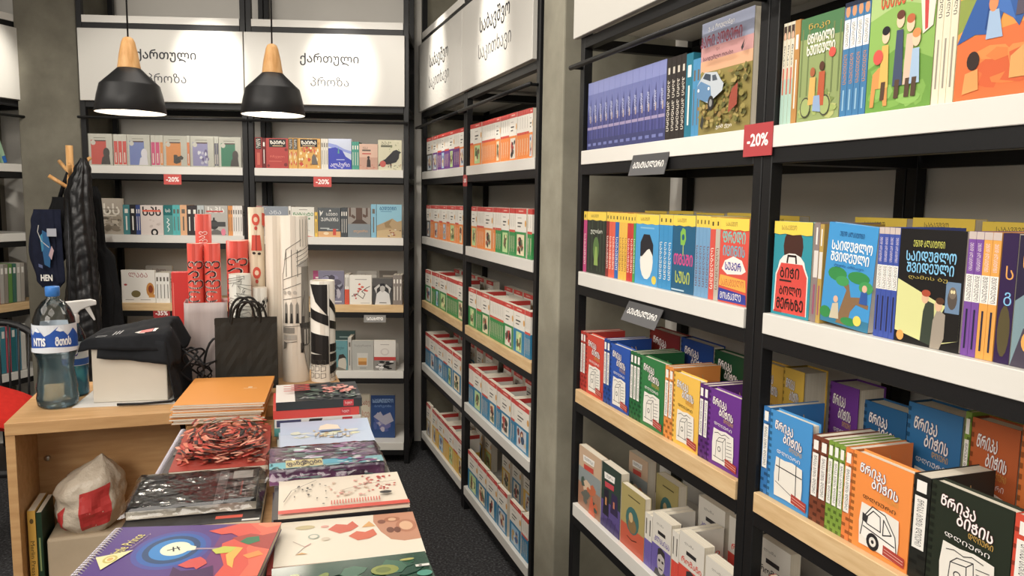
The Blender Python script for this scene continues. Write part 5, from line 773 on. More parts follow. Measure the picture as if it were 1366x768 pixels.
    if k == 'sev':
        return '#54595c', '#4c5154', [T(U('სევტი'), .62, .78, .5, '#ece8e0', .1), T(U('უკრაინა'), .52, .60, .76, '#ece8e0', .12), P([(.48, .88), (.55, .94), (.6, .88)], '#e8e4dc'), P([(.08, .92), (.18, .78), (.24, .9), (.16, .84), (.1, .7)], '#e8e4dc'), R(0, 0, 1, .19, '#d8a468'), R(.1, .28, .5, .31, '#c4c8c4'), R(.4, .24, .9, .27, '#b0b8b8'), R(.66, .06, .8, .28, '#cc4434'), E(.36, .12, .12, .05, '#e8d0a8')], []
    if k == 'tre':
        return '#8f8880', '#888178', [R(0, 0, 1, .45, '#7c868c'), R(.36, .46, .64, 1, '#5a4438'), R(.06, .7, .14, 1, '#5a4438'), P([(.14, .7), (.3, .62), (.34, .7), (.2, .78)], '#5a4438'), R(.8, .7, .88, 1, '#5a4438'), P([(.66, .7), (.8, .66), (.84, .74), (.66, .8)], '#5a4438'), P([(.14, .46), (.36, .6), (.64, .6), (.88, .46)], '#4c3a30'), T('თეთრი', .56, .2, .62, '#d8a068', .12)], []
    if k == 'bed':
        return '#84bcd0', '#74aec4', [T(U('ბედუინი'), .45, .88, .66, '#2c6a94', .1, b=.03), R(.16, .78, .6, .8, '#4c8aac'), P([(0, .36), (.3, .46), (.62, .58), (.82, .48), (1, .52), (1, 0), (0, 0)], '#b09468'), P([(.3, .44), (.62, .56), (.5, .4), (.6, .3), (.35, .3)], '#94784c'), P([(0, .2), (.5, .26), (1, .18), (1, 0), (0, 0)], '#c4a878')]+BL(6, .4, 0, 1, .26, 10, ['#8a3c2c', '#d8ccb8', '#5a4438'], .06, .12), []
    if k == 'vio':
        return '#7c788c', '#747084', BL(11, 0, .05, 1, .95, 26, ['#5c5868', '#989aa8', '#8884a0', '#4a4654', '#b0aab4'], .1, .22)+[R(.55, .06, .9, .1, '#c8c4cc')], []
    if k == 'wr': return '#dcd6cc', '#dcd6cc', [], [R(0, 0, 1, .5, '#d84c2c'), R(.3, .6, .6, .9, '#8a8478')]
    if k == 'blo':
        return '#e2ddd2', '#e0dace', [R(.25, .84, .78, .87, '#a8a29a'), L([(.1, .28), (.35, .34), (.6, .2), (.7, .36), (.55, .44), (.75, .56), (.92, .62)], .03, '#4a3830'), L([(.35, .34), (.45, .48)], .025, '#4a3830')]+BL(12, .3, .4, .95, .75, 9, ['#c43c34', '#d8604c'], .09, .15)+BL(13, .05, .15, .4, .4, 5, ['#c43c34', '#7a3030'], .1, .16)+[R(.5, .04, .9, .06, '#b0aaa0')], []
    if k == 'bwm':
        return '#4a4a4a', '#444444', [R(0, .66, 1, 1, '#585654'), R(0, .5, 1, .7, '#383838'), P([(.12, 0), (.2, .4), (.38, .52), (.62, .52), (.84, .4), (.92, 0)], '#d8d6d2'), E(.5, .62, .13, .15, '#b8b4ae'), P([(.36, .68), (.4, .8), (.6, .8), (.64, .68), (.5, .72)], '#26242a'), P([(.2, .4), (.08, .62), (.34, .78), (.38, .7), (.22, .6)], '#c8c4be'), P([(.84, .4), (.94, .62), (.68, .78), (.64, .7), (.8, .6)], '#c8c4be'), R(.34, .05, .7, .09, '#8a8884')], []
    if k == 'tea':
        return '#5a9096', '#54888e', [T('იოსები', .4, .74, .7, '#244a54', .12), E(.62, .2, .3, .3, '#c0b8a8'), P([(.3, .3), (.4, .52), (.7, .55), (.92, .4), (.7, .42), (.42, .38)], '#3a3430'), P([(0, 0), (.3, .12), (.7, .06), (1, 0)], '#7a7468')], []
    if k == 'whi':
        return '#aaa9a2', '#a4a39c', [T('ნატურალი', .5, .82, .76, '#7c7c78', .09), P([(.26, .14), (.24, .58), (.74, .58), (.72, .14)], '#c4c2ba'), P([(.3, .18), (.29, .42), (.69, .42), (.68, .18)], '#b87c30'), P([(.3, .3), (.29, .42), (.69, .42), (.68, .3)], '#d8a458'), R(.36, .06, .66, .09, '#8a8a84')], []
    if k == 'rbw':
        return '#dad4ca', '#d4cec4', [R(.3, .85, .7, .87, '#a09890'), E(.5, .62, .2, .12, '#c8c0b8'), E(.5, .62, .14, .08, '#dad4ca'), R(0, .34, 1, .45, '#c43a34'), R(0, 0, 1, .34, '#8a8680')]+BL(14, 0, 0, 1, .34, 14, ['#2c2a2c', '#dcd8d4', '#1c1c1e'], .1, .2), []
    if k == 'seg': return '#d0c6ae', '#ccc2aa', [T('სახე', .5, .8, .9, '#b0443c', .16), T('სეე', .5, .55, .8, '#b0443c', .16), T('ააა', .5, .3, .8, '#b0443c', .16)], []
    if k == 'geo':
        return '#2c4a80', '#28447a', [T(U('საქართველო'), .5, .87, .86, '#98b8e0', .09, b=.03), T('ბორჯომი', .5, .74, .7, '#7898c8', .07)]+BL(15, .05, .05, .95, .64, 22, ['#4c5c98', '#6a6aa0', '#8a88b0', '#34508c', '#b0a8b8'], .1, .22)+[P([(.1, .5), (.4, .62), (.5, .52), (.8, .6), (.95, .4), (.6, .3)], '#a8a4b4')], []
    if k == 'hps': return '#6c74ae', '#6a72ac', [], [R(0, .82, 1, 1, '#8088c0'), R(0, 0, 1, .42, '#4e5090'), R(0, 0, 1, .16, '#3c4070'), P([(.05, .16), (.05, .52), (.2, .62), (.35, .52), (.35, .16)], '#3a3e78'), P([(.45, .16), (.5, .66), (.6, .76), (.72, .64), (.8, .16)], '#42467e'), R(.05, .30, .95, .34, '#9a8cb0'), R(.55, .40, .7, .5, '#b8a090'), T(U('პოტერი'), .5, .56, .2, '#d0d4e8', .3, -90, 0), R(.2, .06, .8, .1, '#6c74ae')]
    if k == 'dks': return '#2c2624', '#2e2826', [], [T(U('ჰარი პოტერი'), .5, .42, .62, '#e4dccc', .55, -90, .01), R(.3, .8, .7, .88, '#c8c0b0')]
    if k == 'bbs': return '#c4b48c', '#cfc9b4', [], [R(0, 0, 1, .45, '#a4c4b4'), R(.1, .84, .9, .97, '#4a3a34'), E(.5, .87, .3, .04, '#d8a888'), T('ნიკა', .5, .68, .2, '#34302c', .5, -90), R(.3, .3, .66, .56, '#c8583c')]
    if k == 'bls': return '#2c6a9c', '#3878a8', [], [R(.05, .60, .95, .85, '#f0ece4'), E(.5, .92, .36, .05, '#d09060'), R(0, .96, 1, 1, '#242e44'), T(U('ცნობილი'), .5, .72, .2, '#383c44', .5, -90), T(U('ხუთეული'), .5, .42, .26, '#d8863c', .5, -90), R(.35, .06, .6, .24, '#8ab4d0')]
    if k == 'crs': return '#ddd3b0', '#e0d8bc', [], [T(U('ხუთეული'), .5, .66, .26, '#34302c', .5, -90, .01), T(U('ცნობილი'), .5, .9, .16, '#34302c', .45, -90), R(.36, .1, .6, .4, '#9a9080')]
    if k == 'for':
        return '#8c9c5c', '#a08040', [P([(0, .8), (1, .78), (1, 1), (0, 1)], '#4a7a4c')]+[R(x, .25, x+.035, .9, '#6c7c48') for x in (.04, .2, .6, .78, .93)]+BL(16, 0, 0, 1, .3, 16, ['#b0b468', '#7a8c48', '#9cac58'], .08, .2)+[T('ნიკი', .45, .90, .5, '#c8a038', .07), T(U('ცნობილი'), .5, .79, .62, '#ece8d4', .09, b=.03), T(U('ხუთეული'), .52, .68, .66, '#ece8d4', .09, b=.03), E(.8, .62, .08, .045, '#d84c3c'), E(.22, .14, .13, .1, '#4a4a3c'), E(.22, .14, .11, .085, '#9cac64'), E(.68, .14, .13, .1, '#4a4a3c'), E(.68, .14, .11, .085, '#9cac64'), P([(.28, .16), (.3, .42), (.44, .42), (.44, .16)], '#d8a84c'), E(.36, .47, .06, .045, '#a85c34'), P([(.5, .14), (.52, .46), (.66, .46), (.66, .14)], '#b8542c'), E(.58, .51, .06, .045, '#5a3828'), P([(.4, .1), (.42, .24), (.56, .24), (.6, .08)], '#8aa4c8')], []
    if k == 'cir':
        f = [P([(0, .62), (.5, .7), (1, .62), (1, 1), (0, 1)], '#a8c474'), P([(0, 0), (0, .3), (.5, .42), (1, .3), (1, 0)], '#6a9c38')]+BL(17, 0, 0, 1, .35, 12, ['#7cac44', '#88b850'], .1, .2)
        f += [T(U('ცნობილი'), .44, .84, .56, '#d8582c', .11, b=.022), T(U('ხუთეული'), .46, .74, .58, '#d8582c', .11, b=.022)]
        f += [P([(.9, .92), (.72, .70), (1, .66)], '#e8dccc')]+[P([(.9, .92), (.72+i*.07, .70-i*.01), (.755+i*.07, .695-i*.01)], '#cc3c38') for i in range(4)]
        f += [P([(.78, .7), (.84, .46), (.98, .5), (1, .66)], '#e4d8c8'), P([(.84, .68), (.87, .48), (.91, .49), (.9, .67)], '#cc3c38')]
        f += [P([(.08, .04), (.1, .26), (.2, .3), (.34, .28), (.36, .04), (.3, .04), (.26, .16), (.16, .16), (.14, .04)], '#d89040')]
        for x, hb, c1, c2 in ((.28, .5, '#e0b048', '#26242a'), (.5, .58, '#44506c', '#6a3a2c'), (.66, .54, '#d8b8a0', '#c06030'), (.76, .44, '#a0bcd8', '#e08840')):
            f += [P([(x-.07, .16), (x-.05, hb-.06), (x+.05, hb-.06), (x+.08, .16)], c1), E(x, hb, .06, .05, '#ecc4a0'), E(x, hb+.035, .062, .03, c2), P([(x-.04, .08), (x-.03, .2), (x+.04, .2), (x+.03, .08)], '#5a4434')]
        return '#88b44c', '#d8d0b0', f+[E(.18, .37, .08, .05, '#dc4c40')], []
    if k == 'ten':
        f = [R(0, .6, 1, 1, '#e8a028'), P([(0, .4), (.3, .5), (1, .46), (1, .64), (0, .6)], '#8c9c3c'), P([(0, 0), (0, .36), (1, .42), (1, 0)], '#e06a20')]+BL(18, 0, 0, 1, .35, 10, ['#d85a1c', '#f08830', '#e87824'], .12, .25)
        f += [P([(0, .34), (.12, .5), (.38, .82), (.7, .44), (.66, .38), (.5, .5), (.42, .36), (.2, .38)], '#2c5ca4'), P([(.38, .82), (.3, .4), (.42, .36)], '#1f4888'), P([(.38, .8), (.42, .5), (.62, .42)], '#3c70bc'), T(U('ხუთეული'), .62, .95, .5, '#f0e8d8', .08, b=.02), E(.16, .82, .07, .04, '#dc4c30')]
        f += [P([(.32, .34), (.34, .5), (.44, .5), (.5, .34)], '#9cb8d8'), E(.38, .54, .05, .05, '#e88a4c'), P([(.1, .04), (.12, .16), (.26, .18), (.28, .06)], '#e89848'), E(.2, .23, .07, .055, '#3a2c28'), P([(.6, .1), (.6, .22), (.74, .28), (.9, .24), (.92, .1)], '#dca050'), P([(.62, .44), (.66, .86), (.78, .86), (.82, .44)], '#5a5060'), E(.72, .92, .06, .05, '#ecc4a0'), E(.88, .46, .06, .05, '#8a4028'), P([(.82, .2), (.84, .4), (.96, .4), (1, .2)], '#e4dcd4')]
        return '#e89428', '#d8c8a0', f, []
    if k == 'hp2':
        f = [R(0, .72, 1, 1, '#8c92a8'), R(0, .62, 1, .78, '#c08a88'), R(0, .55, 1, .66, '#d8a078'), R(0, 0, 1, .56, '#8a7c3c')]+BL(19, 0, .02, 1, .57, 170, ['#7c7636', '#978842', '#6c6a32', '#a89450', '#8a7e3a', '#605e30', '#94783c'], .025, .07)
        f += [P([(.68, .3), (.72, .36), (.82, .4), (.82, .22), (.66, .16)], '#9c4430')]
        f += [T('ჯ. კ. როულინგი', .46, .925, .5, '#ece8e4', .05, b=.02), T(U('ჰარი პოტერი'), .46, .82, .80, '#782430', .10, b=.02), T('და', .42, .725, .06, '#5a2430', .03), T('საიდუმლო ოთახი', .42, .665, .58, '#4c2430', .045, b=.02)]
        f += [P([(.02, .34), (.02, .44), (.1, .5), (.18, .55), (.42, .53), (.5, .46), (.56, .42), (.54, .36), (.36, .3), (.3, .26), (.2, .29)], '#b4bcc4'), P([(.02, .34), (.02, .44), (.1, .48), (.3, .42), (.34, .28), (.2, .29)], '#5a84ac'), P([(.14, .5), (.19, .54), (.3, .52), (.3, .46)], '#3c4654'), P([(.33, .51), (.4, .51), (.44, .46), (.34, .46)], '#4a5460'), E(.32, .27, .06, .065, '#2c2a2a'), E(.32, .27, .03, .034, '#8a8a88'), E(.27, .4, .02, .015, '#e8e4dc'), E(.06, .4, .02, .015, '#e8e4dc')]
        f += [P([(.86, .68), (.92, .74), (.9, .68), (.95, .72), (.88, .65)], '#2c2c30'), P([(.12, .08), (.16, .18), (.2, .12), (.17, .04)], '#3a3a34'), T('ჯიმ ქეი', .60, .05, .3, '#ece8e0', .04)]
        return '#8a7c3c', '#6a6a90', f, []
    if k == 'ys': 
        tc = '#f0e8d8' if sum(lin(c)[:3])/3 < .3 else '#7a3c20'
        return c, c, [R(0, .86, 1, 1, '#ecc820')], [R(0, .86, 1, 1, '#ecc820'), R(.3, .9, .6, .95, '#4a4028'), T(U('საბავშვო'), .5, .38, .5, tc, .55, -90)]
    if k in ('ydf', 'won', 'tmu', 'fre', 'ybk', 'bac'):
        top = [P([(0, .87), (.15, .86), (.3, .872), (.5, .858), (.7, .87), (.85, .86), (1, .868), (1, 1), (0, 1)], '#f0cc1c'), T(U('საბავშვო'), .4, .935, .4, '#4a4030', .05)]
        if k == 'ydf': return '#30342c', '#b8a020', [R(x, .05, x+.05, .86, '#3f4a3c') for x in (.08, .25, .55, .7, .86)]+[E(.5, .4, .16, .2, '#5a7a40'), T('ულისო', .5, .68, .62, '#e8e8d8', .09), P([(.4, .14), (.46, .44), (.56, .44), (.62, .14)], '#8aa84c')]+top, []
        if k == 'won': return '#3a9ad4', '#2a8cc4', [R(.2, .80, .8, .82, '#7ab8dc'), E(.5, .34, .28, .26, '#eae4da'), P([(.22, .40), (.22, .6), (.36, .72), (.62, .72), (.78, .58), (.78, .42), (.62, .52), (.52, .5), (.3, .4)], '#2c2a30'), E(.85, .09, .1, .06, '#e4c828')]+top, []
        if k == 'tmu': return '#1c5c80', '#2274a0', [P([(.36, .62), (.34, .78), (.44, .84), (.56, .82), (.6, .7), (.54, .62)], '#7cb838'), R(.47, .48, .5, .62, '#b8c850'), E(.47, .72, .06, .04, '#1c5c80'), T(U('თმაში'), .5, .43, .84, '#d83c88', .14, b=.025), T(U('სუსი'), .5, .2, .64, '#b8c43c', .15, b=.022), R(.02, .02, .6, .04, '#a8c4d4')]+top, []
        if k == 'fre': return '#dc4838', '#d04030', [T(U('ფრედი'), .48, .78, .8, '#6cc0b4', .13, b=.025), T(U('იცინის'), .5, .62, .76, '#58b0c0', .12, b=.025), P([(.1, .4), (.2, .5), (.5, .56), (.8, .52), (.95, .4), (.8, .36), (.3, .34)], '#f0e4dc'), T(U('სუპერ'), .5, .44, .56, '#3c3c98', .09, b=.03), P([(.02, .2), (.06, .33), (.95, .3), (.98, .16)], '#f0a828'), T(U('სამაშველო'), .5, .245, .8, '#c84c28', .08), P([(0, .02), (.02, .17), (.98, .13), (1, .02)], '#34409c'), T(U('მოსწავლე'), .45, .085, .74, '#f0ece0', .08)]+top, []
        if k == 'bac': return '#1590a0', '#1c8898', [E(.52, .74, .26, .2, '#4a2c24'), E(.5, .52, .36, .15, '#e8e0d8'), P([(.06, .03), (.08, .44), (.2, .58), (.8, .58), (.94, .44), (.94, .03)], '#e8e0d8'), P([(.09, .03), (.11, .43), (.22, .56), (.78, .56), (.91, .43), (.92, .03)], '#dc4034'), L([(.38, .57), (.4, .64), (.6, .64), (.62, .57)], .04, '#2c2420'), T(U('ბიჭი'), .46, .46, .5, '#2c2420', .11, b=.02), R(.2, .365, .52, .385, '#3a2a28'), T(U('ბოლო'), .5, .27, .58, '#2c2420', .09, b=.02), T(U('მერხზე'), .5, .13, .7, '#2c2420', .12, b=.02), R(.08, .03, .3, .05, '#b83028')]+top, []
        return '#c8a81c', '#c0a018', top, []
    if k == 'ns': return c, c, [], [R(.1, .45, .9, .72, '#d8d0c8'), R(.3, .78, .6, .95, '#e8e0d8'), R(.3, .08, .6, .38, '#a04868')]
    if k == 'ss': return c, c, [R(0, 0, 1, 1, c)], [R(0, .44, 1, .66, '#ece8e0'), T(U('შვიდეული'), .5, .55, .2, '#26242c', .6, -90), T(U('ენიდ ბლაიტონი'), .5, .8, .22, '#e8d8e0', .5, -90), R(0, .94, 1, 1, '#c8b8b0'), R(.36, .06, .6, .38, '#2c2a44')]
    if k == 'blt':
        f = [R(0, 0, 1, .1, '#2c7a9c')]+[P([(.34, .02), (.42, .2), (.5, .36), (.3, .46), (.32, .5), (.54, .42), (.6, .3), (.8, .32), (.96, .26), (.96, .22), (.72, .24), (.62, .16), (.58, .02)], '#8a6844')]
        f += [E(.28, .5, .2, .07, '#2c8c44'), E(.4, .44, .14, .05, '#3a9c50'), E(.72, .5, .22, .06, '#2c8c44'), E(.88, .42, .14, .06, '#3a9c50'), E(.1, .1, .12, .06, '#2c8c44'), E(.6, .06, .16, .04, '#2c8c44'), P([(.2, .05), (.24, .2), (.36, .22), (.4, .06)], '#c8bca0'), E(.3, .25, .05, .035, '#e0b090'), P([(.78, .26), (.8, .38), (.92, .38), (.94, .26)], '#2c58a4'), E(.86, .41, .05, .035, '#e0b090'), E(.78, .09, .08, .05, '#f0d03c')]
        f += [T(U('ენიდ ბლაიტონი'), .5, .90, .5, '#16386c', .05), T(U('საიდუმლო'), .52, .78, .82, '#f4f4f0', .09, b=.022), T(U('შვიდეული'), .5, .67, .78, '#f4f4f0', .09, b=.022), T('ტყის ამბავი', .5, .585, .6, '#1c4c84', .035)]
        return '#2c94d4', '#2c58a4', f, []
    if k == 'owl':
        f = [P([(0, .1), (0, .56), (.72, .38), (.98, .36), (.98, .1), (.6, .02)], '#d8d88c'), P([(.5, .02), (.98, .1), (.98, .36), (.76, .36)], '#1c1a18'), R(.76, .32, .97, .58, '#6a88a8'), E(.86, .44, .07, .09, '#5a5048'), E(.86, .49, .055, .05, '#7a6c5c'), E(.845, .5, .016, .016, '#e8d8a0'), E(.88, .5, .016, .016, '#e8d8a0')]
        f += [P([(.42, .04), (.44, .3), (.48, .4), (.6, .38), (.62, .2), (.58, .02)], '#3a4438'), E(.46, .42, .055, .05, '#e0b48c'), E(.47, .46, .07, .03, '#b04828'), P([(.58, .0), (.6, .24), (.66, .34), (.78, .3), (.78, .1), (.72, .0)], '#a09484'), E(.67, .37, .055, .05, '#e0b48c'), E(.69, .41, .065, .03, '#5a3a28'), E(.1, .06, .06, .045, '#f0a040')]
        f += [T(U('ენიდ ბლაიტონი'), .46, .88, .48, '#d8d84c', .06), T(U('საიდუმლო'), .5, .77, .76, '#7cc4ec', .085, b=.022), T(U('შვიდეული'), .5, .67, .72, '#7cc4ec', .085, b=.022), T('ღამის ბუ', .48, .585, .6, '#b8a43c', .04)]
        return '#181616', '#181616', f, []
    if k == 'dkp': return '#34204c', '#2c1c40', [T('ს', .6, .7, .5, '#e8a03c'), T('გ', .6, .5, .5, '#7cc4ec'), E(.5, .25, .4, .2, '#5a5030')], []
    if k == 'dkb': return '#2c2440', '#7a8890', [P([(0, 0), (0, .5), (.3, .6), (1, .5), (1, 0)], '#7c98a0'), P([(0, 0), (.2, .3), (.5, .36), (.8, .3), (1, 0)], '#4c4454'), E(.3, .2, .12, .08, '#f0a83c'), T(U('საიდუმლო'), .5, .8, .8, '#e8a03c', .09, b=.022)], []
    if k in ('wk', 'ws'):
        dk = lin(c); r_, g_, b_ = [int(c[i:i+2], 16) for i in (1, 3, 5)]
        d = '#%02x%02x%02x' % (int(r_*.68), int(g_*.68), int(b_*.68))
        chk = [R(x, y/14, x+.5, y/14+.036, d) for y in range(14) for x in ((0, .5)[y % 2],)]
        sp = chk+[R(.14, .30, .86, .80, '#eeeae2'), R(.2, .84, .8, .95, '#eeeae2'), T(U('წრიპა ბიჭის დღიური'), .5, .55, .44, '#2c2a2c', .4, -90)]
        if k == 'ws': return c, c, [T(U('წრიპა'), .40, .83, .5, '#c8a060', .12), T(U('ბიჭის'), .58, .70, .5, '#c8a060', .12), R(.2, .06, .84, .5, '#ddd6c8')], sp
        f = [R(0, y/14, .06, y/14+.036, d) for y in range(14)]
        tc = '#f2ece8'; t2 = '#2a2c8c' if sd in (4, 7, 30, 31) else tc; t2 = '#a02430' if sd in (4, 30, 31) else t2
        sh = '#2a3c8c' if sd in (4, 7, 30, 31) else '#7a1c30'
        f += [T(U('წრიპა'), .36, .84, .44, sh, .095, -6, .045), T(U('წრიპა'), .36, .84, .44, tc, .095, -6, .02), T(U('ბიჭის'), .58, .72, .44, sh, .095, -6, .045), T(U('ბიჭის'), .58, .72, .44, tc, .095, -6, .02), T(U('დღიური'), .66, .63, .30, '#d8a83c' if sd not in (4,) else '#b86a20', .05, -4)]
        f += [T(U('დღიური'), .5, .555, .56, tc if sd not in (4, 7, 30, 31) else '#2c2420', .04, -3)]
        f += [P([(.20, .06), (.18, .30), (.21, .50), (.42, .49), (.60, .505), (.84, .48), (.86, .26), (.84, .05), (.5, .065)], '#ece6da')]
        if sd == 6: f += [L([(.22, .4), (.84, .38)], .018, '#2c2a2c'), L([(.3, .5), (.3, .24)], .016, '#2c2a2c'), L([(.7, .5), (.72, .06)], .018, '#2c2a2c'), L([(.22, .22), (.84, .1)], .01, '#2c2a2c')]
        elif sd == 7: f += [P([(.22, .16), (.26, .36), (.4, .5), (.62, .47), (.8, .3), (.84, .12), (.6, .07)], '#f4efe6')]+[L(z, .016, '#2c2a2c') for z in ([(.22, .16), (.26, .36), (.4, .5), (.62, .47), (.8, .3), (.84, .12)], [(.3, .36), (.42, .46), (.54, .43), (.56, .28), (.32, .3), (.3, .36)], [(.6, .42), (.74, .3), (.6, .26), (.6, .42)], [(.26, .26), (.8, .2)])]+[E(.44, .14, .11, .09, '#2c2a2c'), E(.44, .14, .06, .05, '#e8e2d8'), E(.44, .14, .025, .02, '#2c2a2c'), P([(.24, .4), (.34, .38), (.32, .3), (.24, .32)], '#3a383a')]
        else:
            q = random.Random(sd); dk_ = '#3a383a'
            f += [L([(.24, .13), (.80, .11)], .012, dk_), L([(.30, .12), (.32, .34), (.52, .36), (.54, .12)], .012, dk_), L([(.32, .34), (.40, .40), (.60, .42), (.52, .36)], .011, dk_), L([(.60, .42), (.63, .16), (.54, .12)], .011, dk_)]
            f += [L([(.64+q.uniform(-.02, .02), .16+.045*n), (.80+q.uniform(-.03, .02), .17+.045*n)], .009, dk_) for n in range(6)]+[E(.42, .25, .05, .035, dk_), E(.42, .25, .036, .024, '#ece6da'), L([(.26, .44), (.36, .46), (.48, .44), (.58, .47), (.72, .45)], .01, dk_)]
        f += [P([(.62, .07), (.62, .17), (.97, .14), (.97, .04)], '#b4382c'), L([(.64, .135), (.95, .105)], .008, '#e8c0b0'), L([(.64, .105), (.95, .075)], .008, '#e8c0b0')]
        return c, d, f, sp
    if k == 'vil':
        return '#c8a888', '#d8ccb4', [R(0, 0, 1, .5, '#a8785c'), R(0, .4, 1, .66, '#8c9494')]+BL(20, 0, 0, 1, .55, 14, ['#c8683c', '#6a6a60', '#d8b898', '#4a5a50'], .1, .22)+[P([(.2, .88), (.72, .9), (.7, .8), (.22, .78)], '#ece8e0'), T(U('თბილისი'), .46, .84, .4, '#26242a', .05), P([(.24, .74), (.68, .76), (.68, .68), (.26, .66)], '#c83c30'), P([(.5, 0), (.6, .3), (.66, .3), (.8, 0)], '#d86038')], []
    if k == 'nig':
        return '#34443c', '#b8b0a0', [R(0, 0, 1, .42, '#5c4c8c'), P([(.1, .2), (.15, .6), (.4, .62), (.42, .2)], '#2c2834'), P([(.5, .3), (.55, .62), (.85, .62), (.9, .3)], '#3a3050'), R(.22, .36, .3, .48, '#c8884c'), R(.64, .4, .72, .5, '#c87858'), P([(.14, .86), (.7, .88), (.68, .78), (.16, .76)], '#ece8e0'), T('ქუჩა', .42, .82, .36, '#26242a', .05), P([(.18, .72), (.66, .74), (.66, .66), (.2, .64)], '#c83c48'), P([(0, .1), (.5, .2), (1, .12), (1, 0), (0, 0)], '#4a3c74')]+[L([(x, 0), (x+.1, .2)], .014, '#2c2840') for x in (.1, .3, .5, .7)], []
    if k == 'oli':
        return '#a89858', '#b0a468', [R(0, 0, 1, .38, '#c85434'), R(.3, .86, .8, .88, '#5a5030'), E(.5, .5, .28, .22, '#3c6c68'), E(.5, .42, .18, .12, '#8a6c40'), E(.44, .54, .09, .08, '#c8a870'), L([(.3, .2), (.5, .18), (.7, .22)], .02, '#5a2c20')], []
    if k == 'nov':
        f = [R(0, 0, 1, .50, c), T('ლაშა', .4, .86, .36, '#5a5650', .045), P([(.3, .76), (.7, .76), (.7, .70), (.3, .70)], '#2c2a2c'), T(U('კლასიკა') if sd == 1 else 'რომანი', .52, .60, .8, c if c != '#c8c0b4' else '#3c3a38', .09, b=.02)]
        if sd in (1, 2): f += [P([(.15, 0), (.25, .12), (.75, .12), (.9, 0)], '#4a464a'), E(.52, .26, .2, .2, '#b8b0ac'), P([(.32, .3), (.34, .46), (.5, .5), (.7, .46), (.73, .3), (.68, .36), (.5, .4), (.36, .36)], '#3a3638'), R(.38, .26, .48, .3, '#2c2a2c'), R(.56, .26, .66, .3, '#2c2a2c'), R(.42, .14, .62, .165, '#4a4446')]
        return '#d4cec2', '#d8d2c6', f, [R(0, 0, 1, .5, c), R(.3, .6, .6, .9, '#6a665e')]
    if k == 'rpo': return '#3a2e2a', '#c8402c', [R(0, 0, .12, 1, '#d04c30'), E(.56, .5, .34, .34, '#4a3424'), E(.56, .4, .2, .22, '#a87c5c'), E(.5, .62, .26, .14, '#241a16'), E(.48, .44, .03, .02, '#241a16'), E(.64, .44, .03, .02, '#241a16')], []
    raise KeyError(key)
BM = {}
def book_meshes(key, W, Hh, t, hard=False):
    ck = (key, round(W, 3), round(Hh, 3), round(t, 3))
    if ck in BM: return BM[ck]
    cc, sc, f, sp = art(key)
    m1, m2 = mat(cc, .42), mat(sc, .42)
    b = MB(); g = .0007 if not hard else .002
    b.box(0, W, 0, g, 0, Hh, m1); b.box(0, W, t-g, t, 0, Hh, m1); b.box(0, g, g, t-g, 0, Hh, m2)
    ink(b, f, W, Hh, lambda x, y, e: (x, -e, y)); ink(b, sp, t, Hh, lambda x, y, e: (-e, t-x, y))
    ins = .001 if not hard else .0015 if key[:2] == 'ws' else .004
    p = MB(); p.box(g+.0002, W-ins, g+.0002, t-g-.0002, ins, Hh-ins, PAGES)
    BM[ck] = (b.build_mesh('cover'), p.build_mesh('pages')); return BM[ck]
FR = {'B': (BT, BN, CB), 'M': (WT, WN, CW), 'R': (WT, WN, CW)}
def kind_of(key):
    k = key.split(':')[0]
    return 'school_reader' if k in ('m', 'ms') else 'diary_book' if k in ('wk', 'ws') else 'paperback_book'
def place_books():
    for u, lv, kd, s, wd, hh, th, key, dd, lean, lab, grp in BOOKS:
        t, nn, c = FR[u]; hard = key[:2] in ('wk', 'ws')
        cm, pm = book_meshes(key, wd, hh, th, hard)
        q = t*(s if kd == 'F' else s+th)+nn*(c+dd)
        o = thing(kind_of(key), lab, 'book', (q.x, q.y, ZL[lv]+.0006), ang(t)+(0 if kd == 'F' else math.pi/2), grp)
        if lean: o.rotation_euler = (0, math.radians(lean), ang(t)); o.location.z += wd*math.sin(math.radians(lean))+.0005
        link('cover', cm, o); link('pages', pm, o)
ORDW = 'first second third fourth fifth sixth seventh eighth ninth tenth'.split()
place_books()
# a few books on the far left unit
LB = [('white and green leaning book with blue foot, leftmost', 0, -.325, .022, .19, '#e4e2dc', 16), ('green leaning book with blue foot, top shelf at far left', 0, -.27, .022, .19, '#9cc4a0', 17),
      ('orange book on second shelf of far left unit', 1, -.36, .04, .2, '#c8743c', 4)]
WC = ['#8a8c90', '#c43c34', '#a8a49c', '#8c8478', '#5c8a3c', '#3c6c5c', '#b4aea4', '#a49c90']
NAMC = ['slate', 'red', 'pale grey', 'taupe', 'grass green', 'dark green', 'white', 'beige']
for i, (c, nmc) in enumerate(zip(WC, NAMC)): LB.append((f'{nmc} spine on wooden shelf of far left unit', 2, -.39+i*.026, .022, .225, c, 3))
for i, (c, nmc) in enumerate(zip(['#c48a3c', '#d8d4cc', '#2c7c8c', '#c04a5c', '#1c6c74', '#3a7c94', '#d0ccc4'], ['ochre', 'white', 'teal', 'rose', 'deep teal', 'steel blue', 'cream'])): LB.append((f'{nmc} spine behind chair rods on fourth shelf at far left', 3, -.42+i*.032, .028, .27, c, 2))
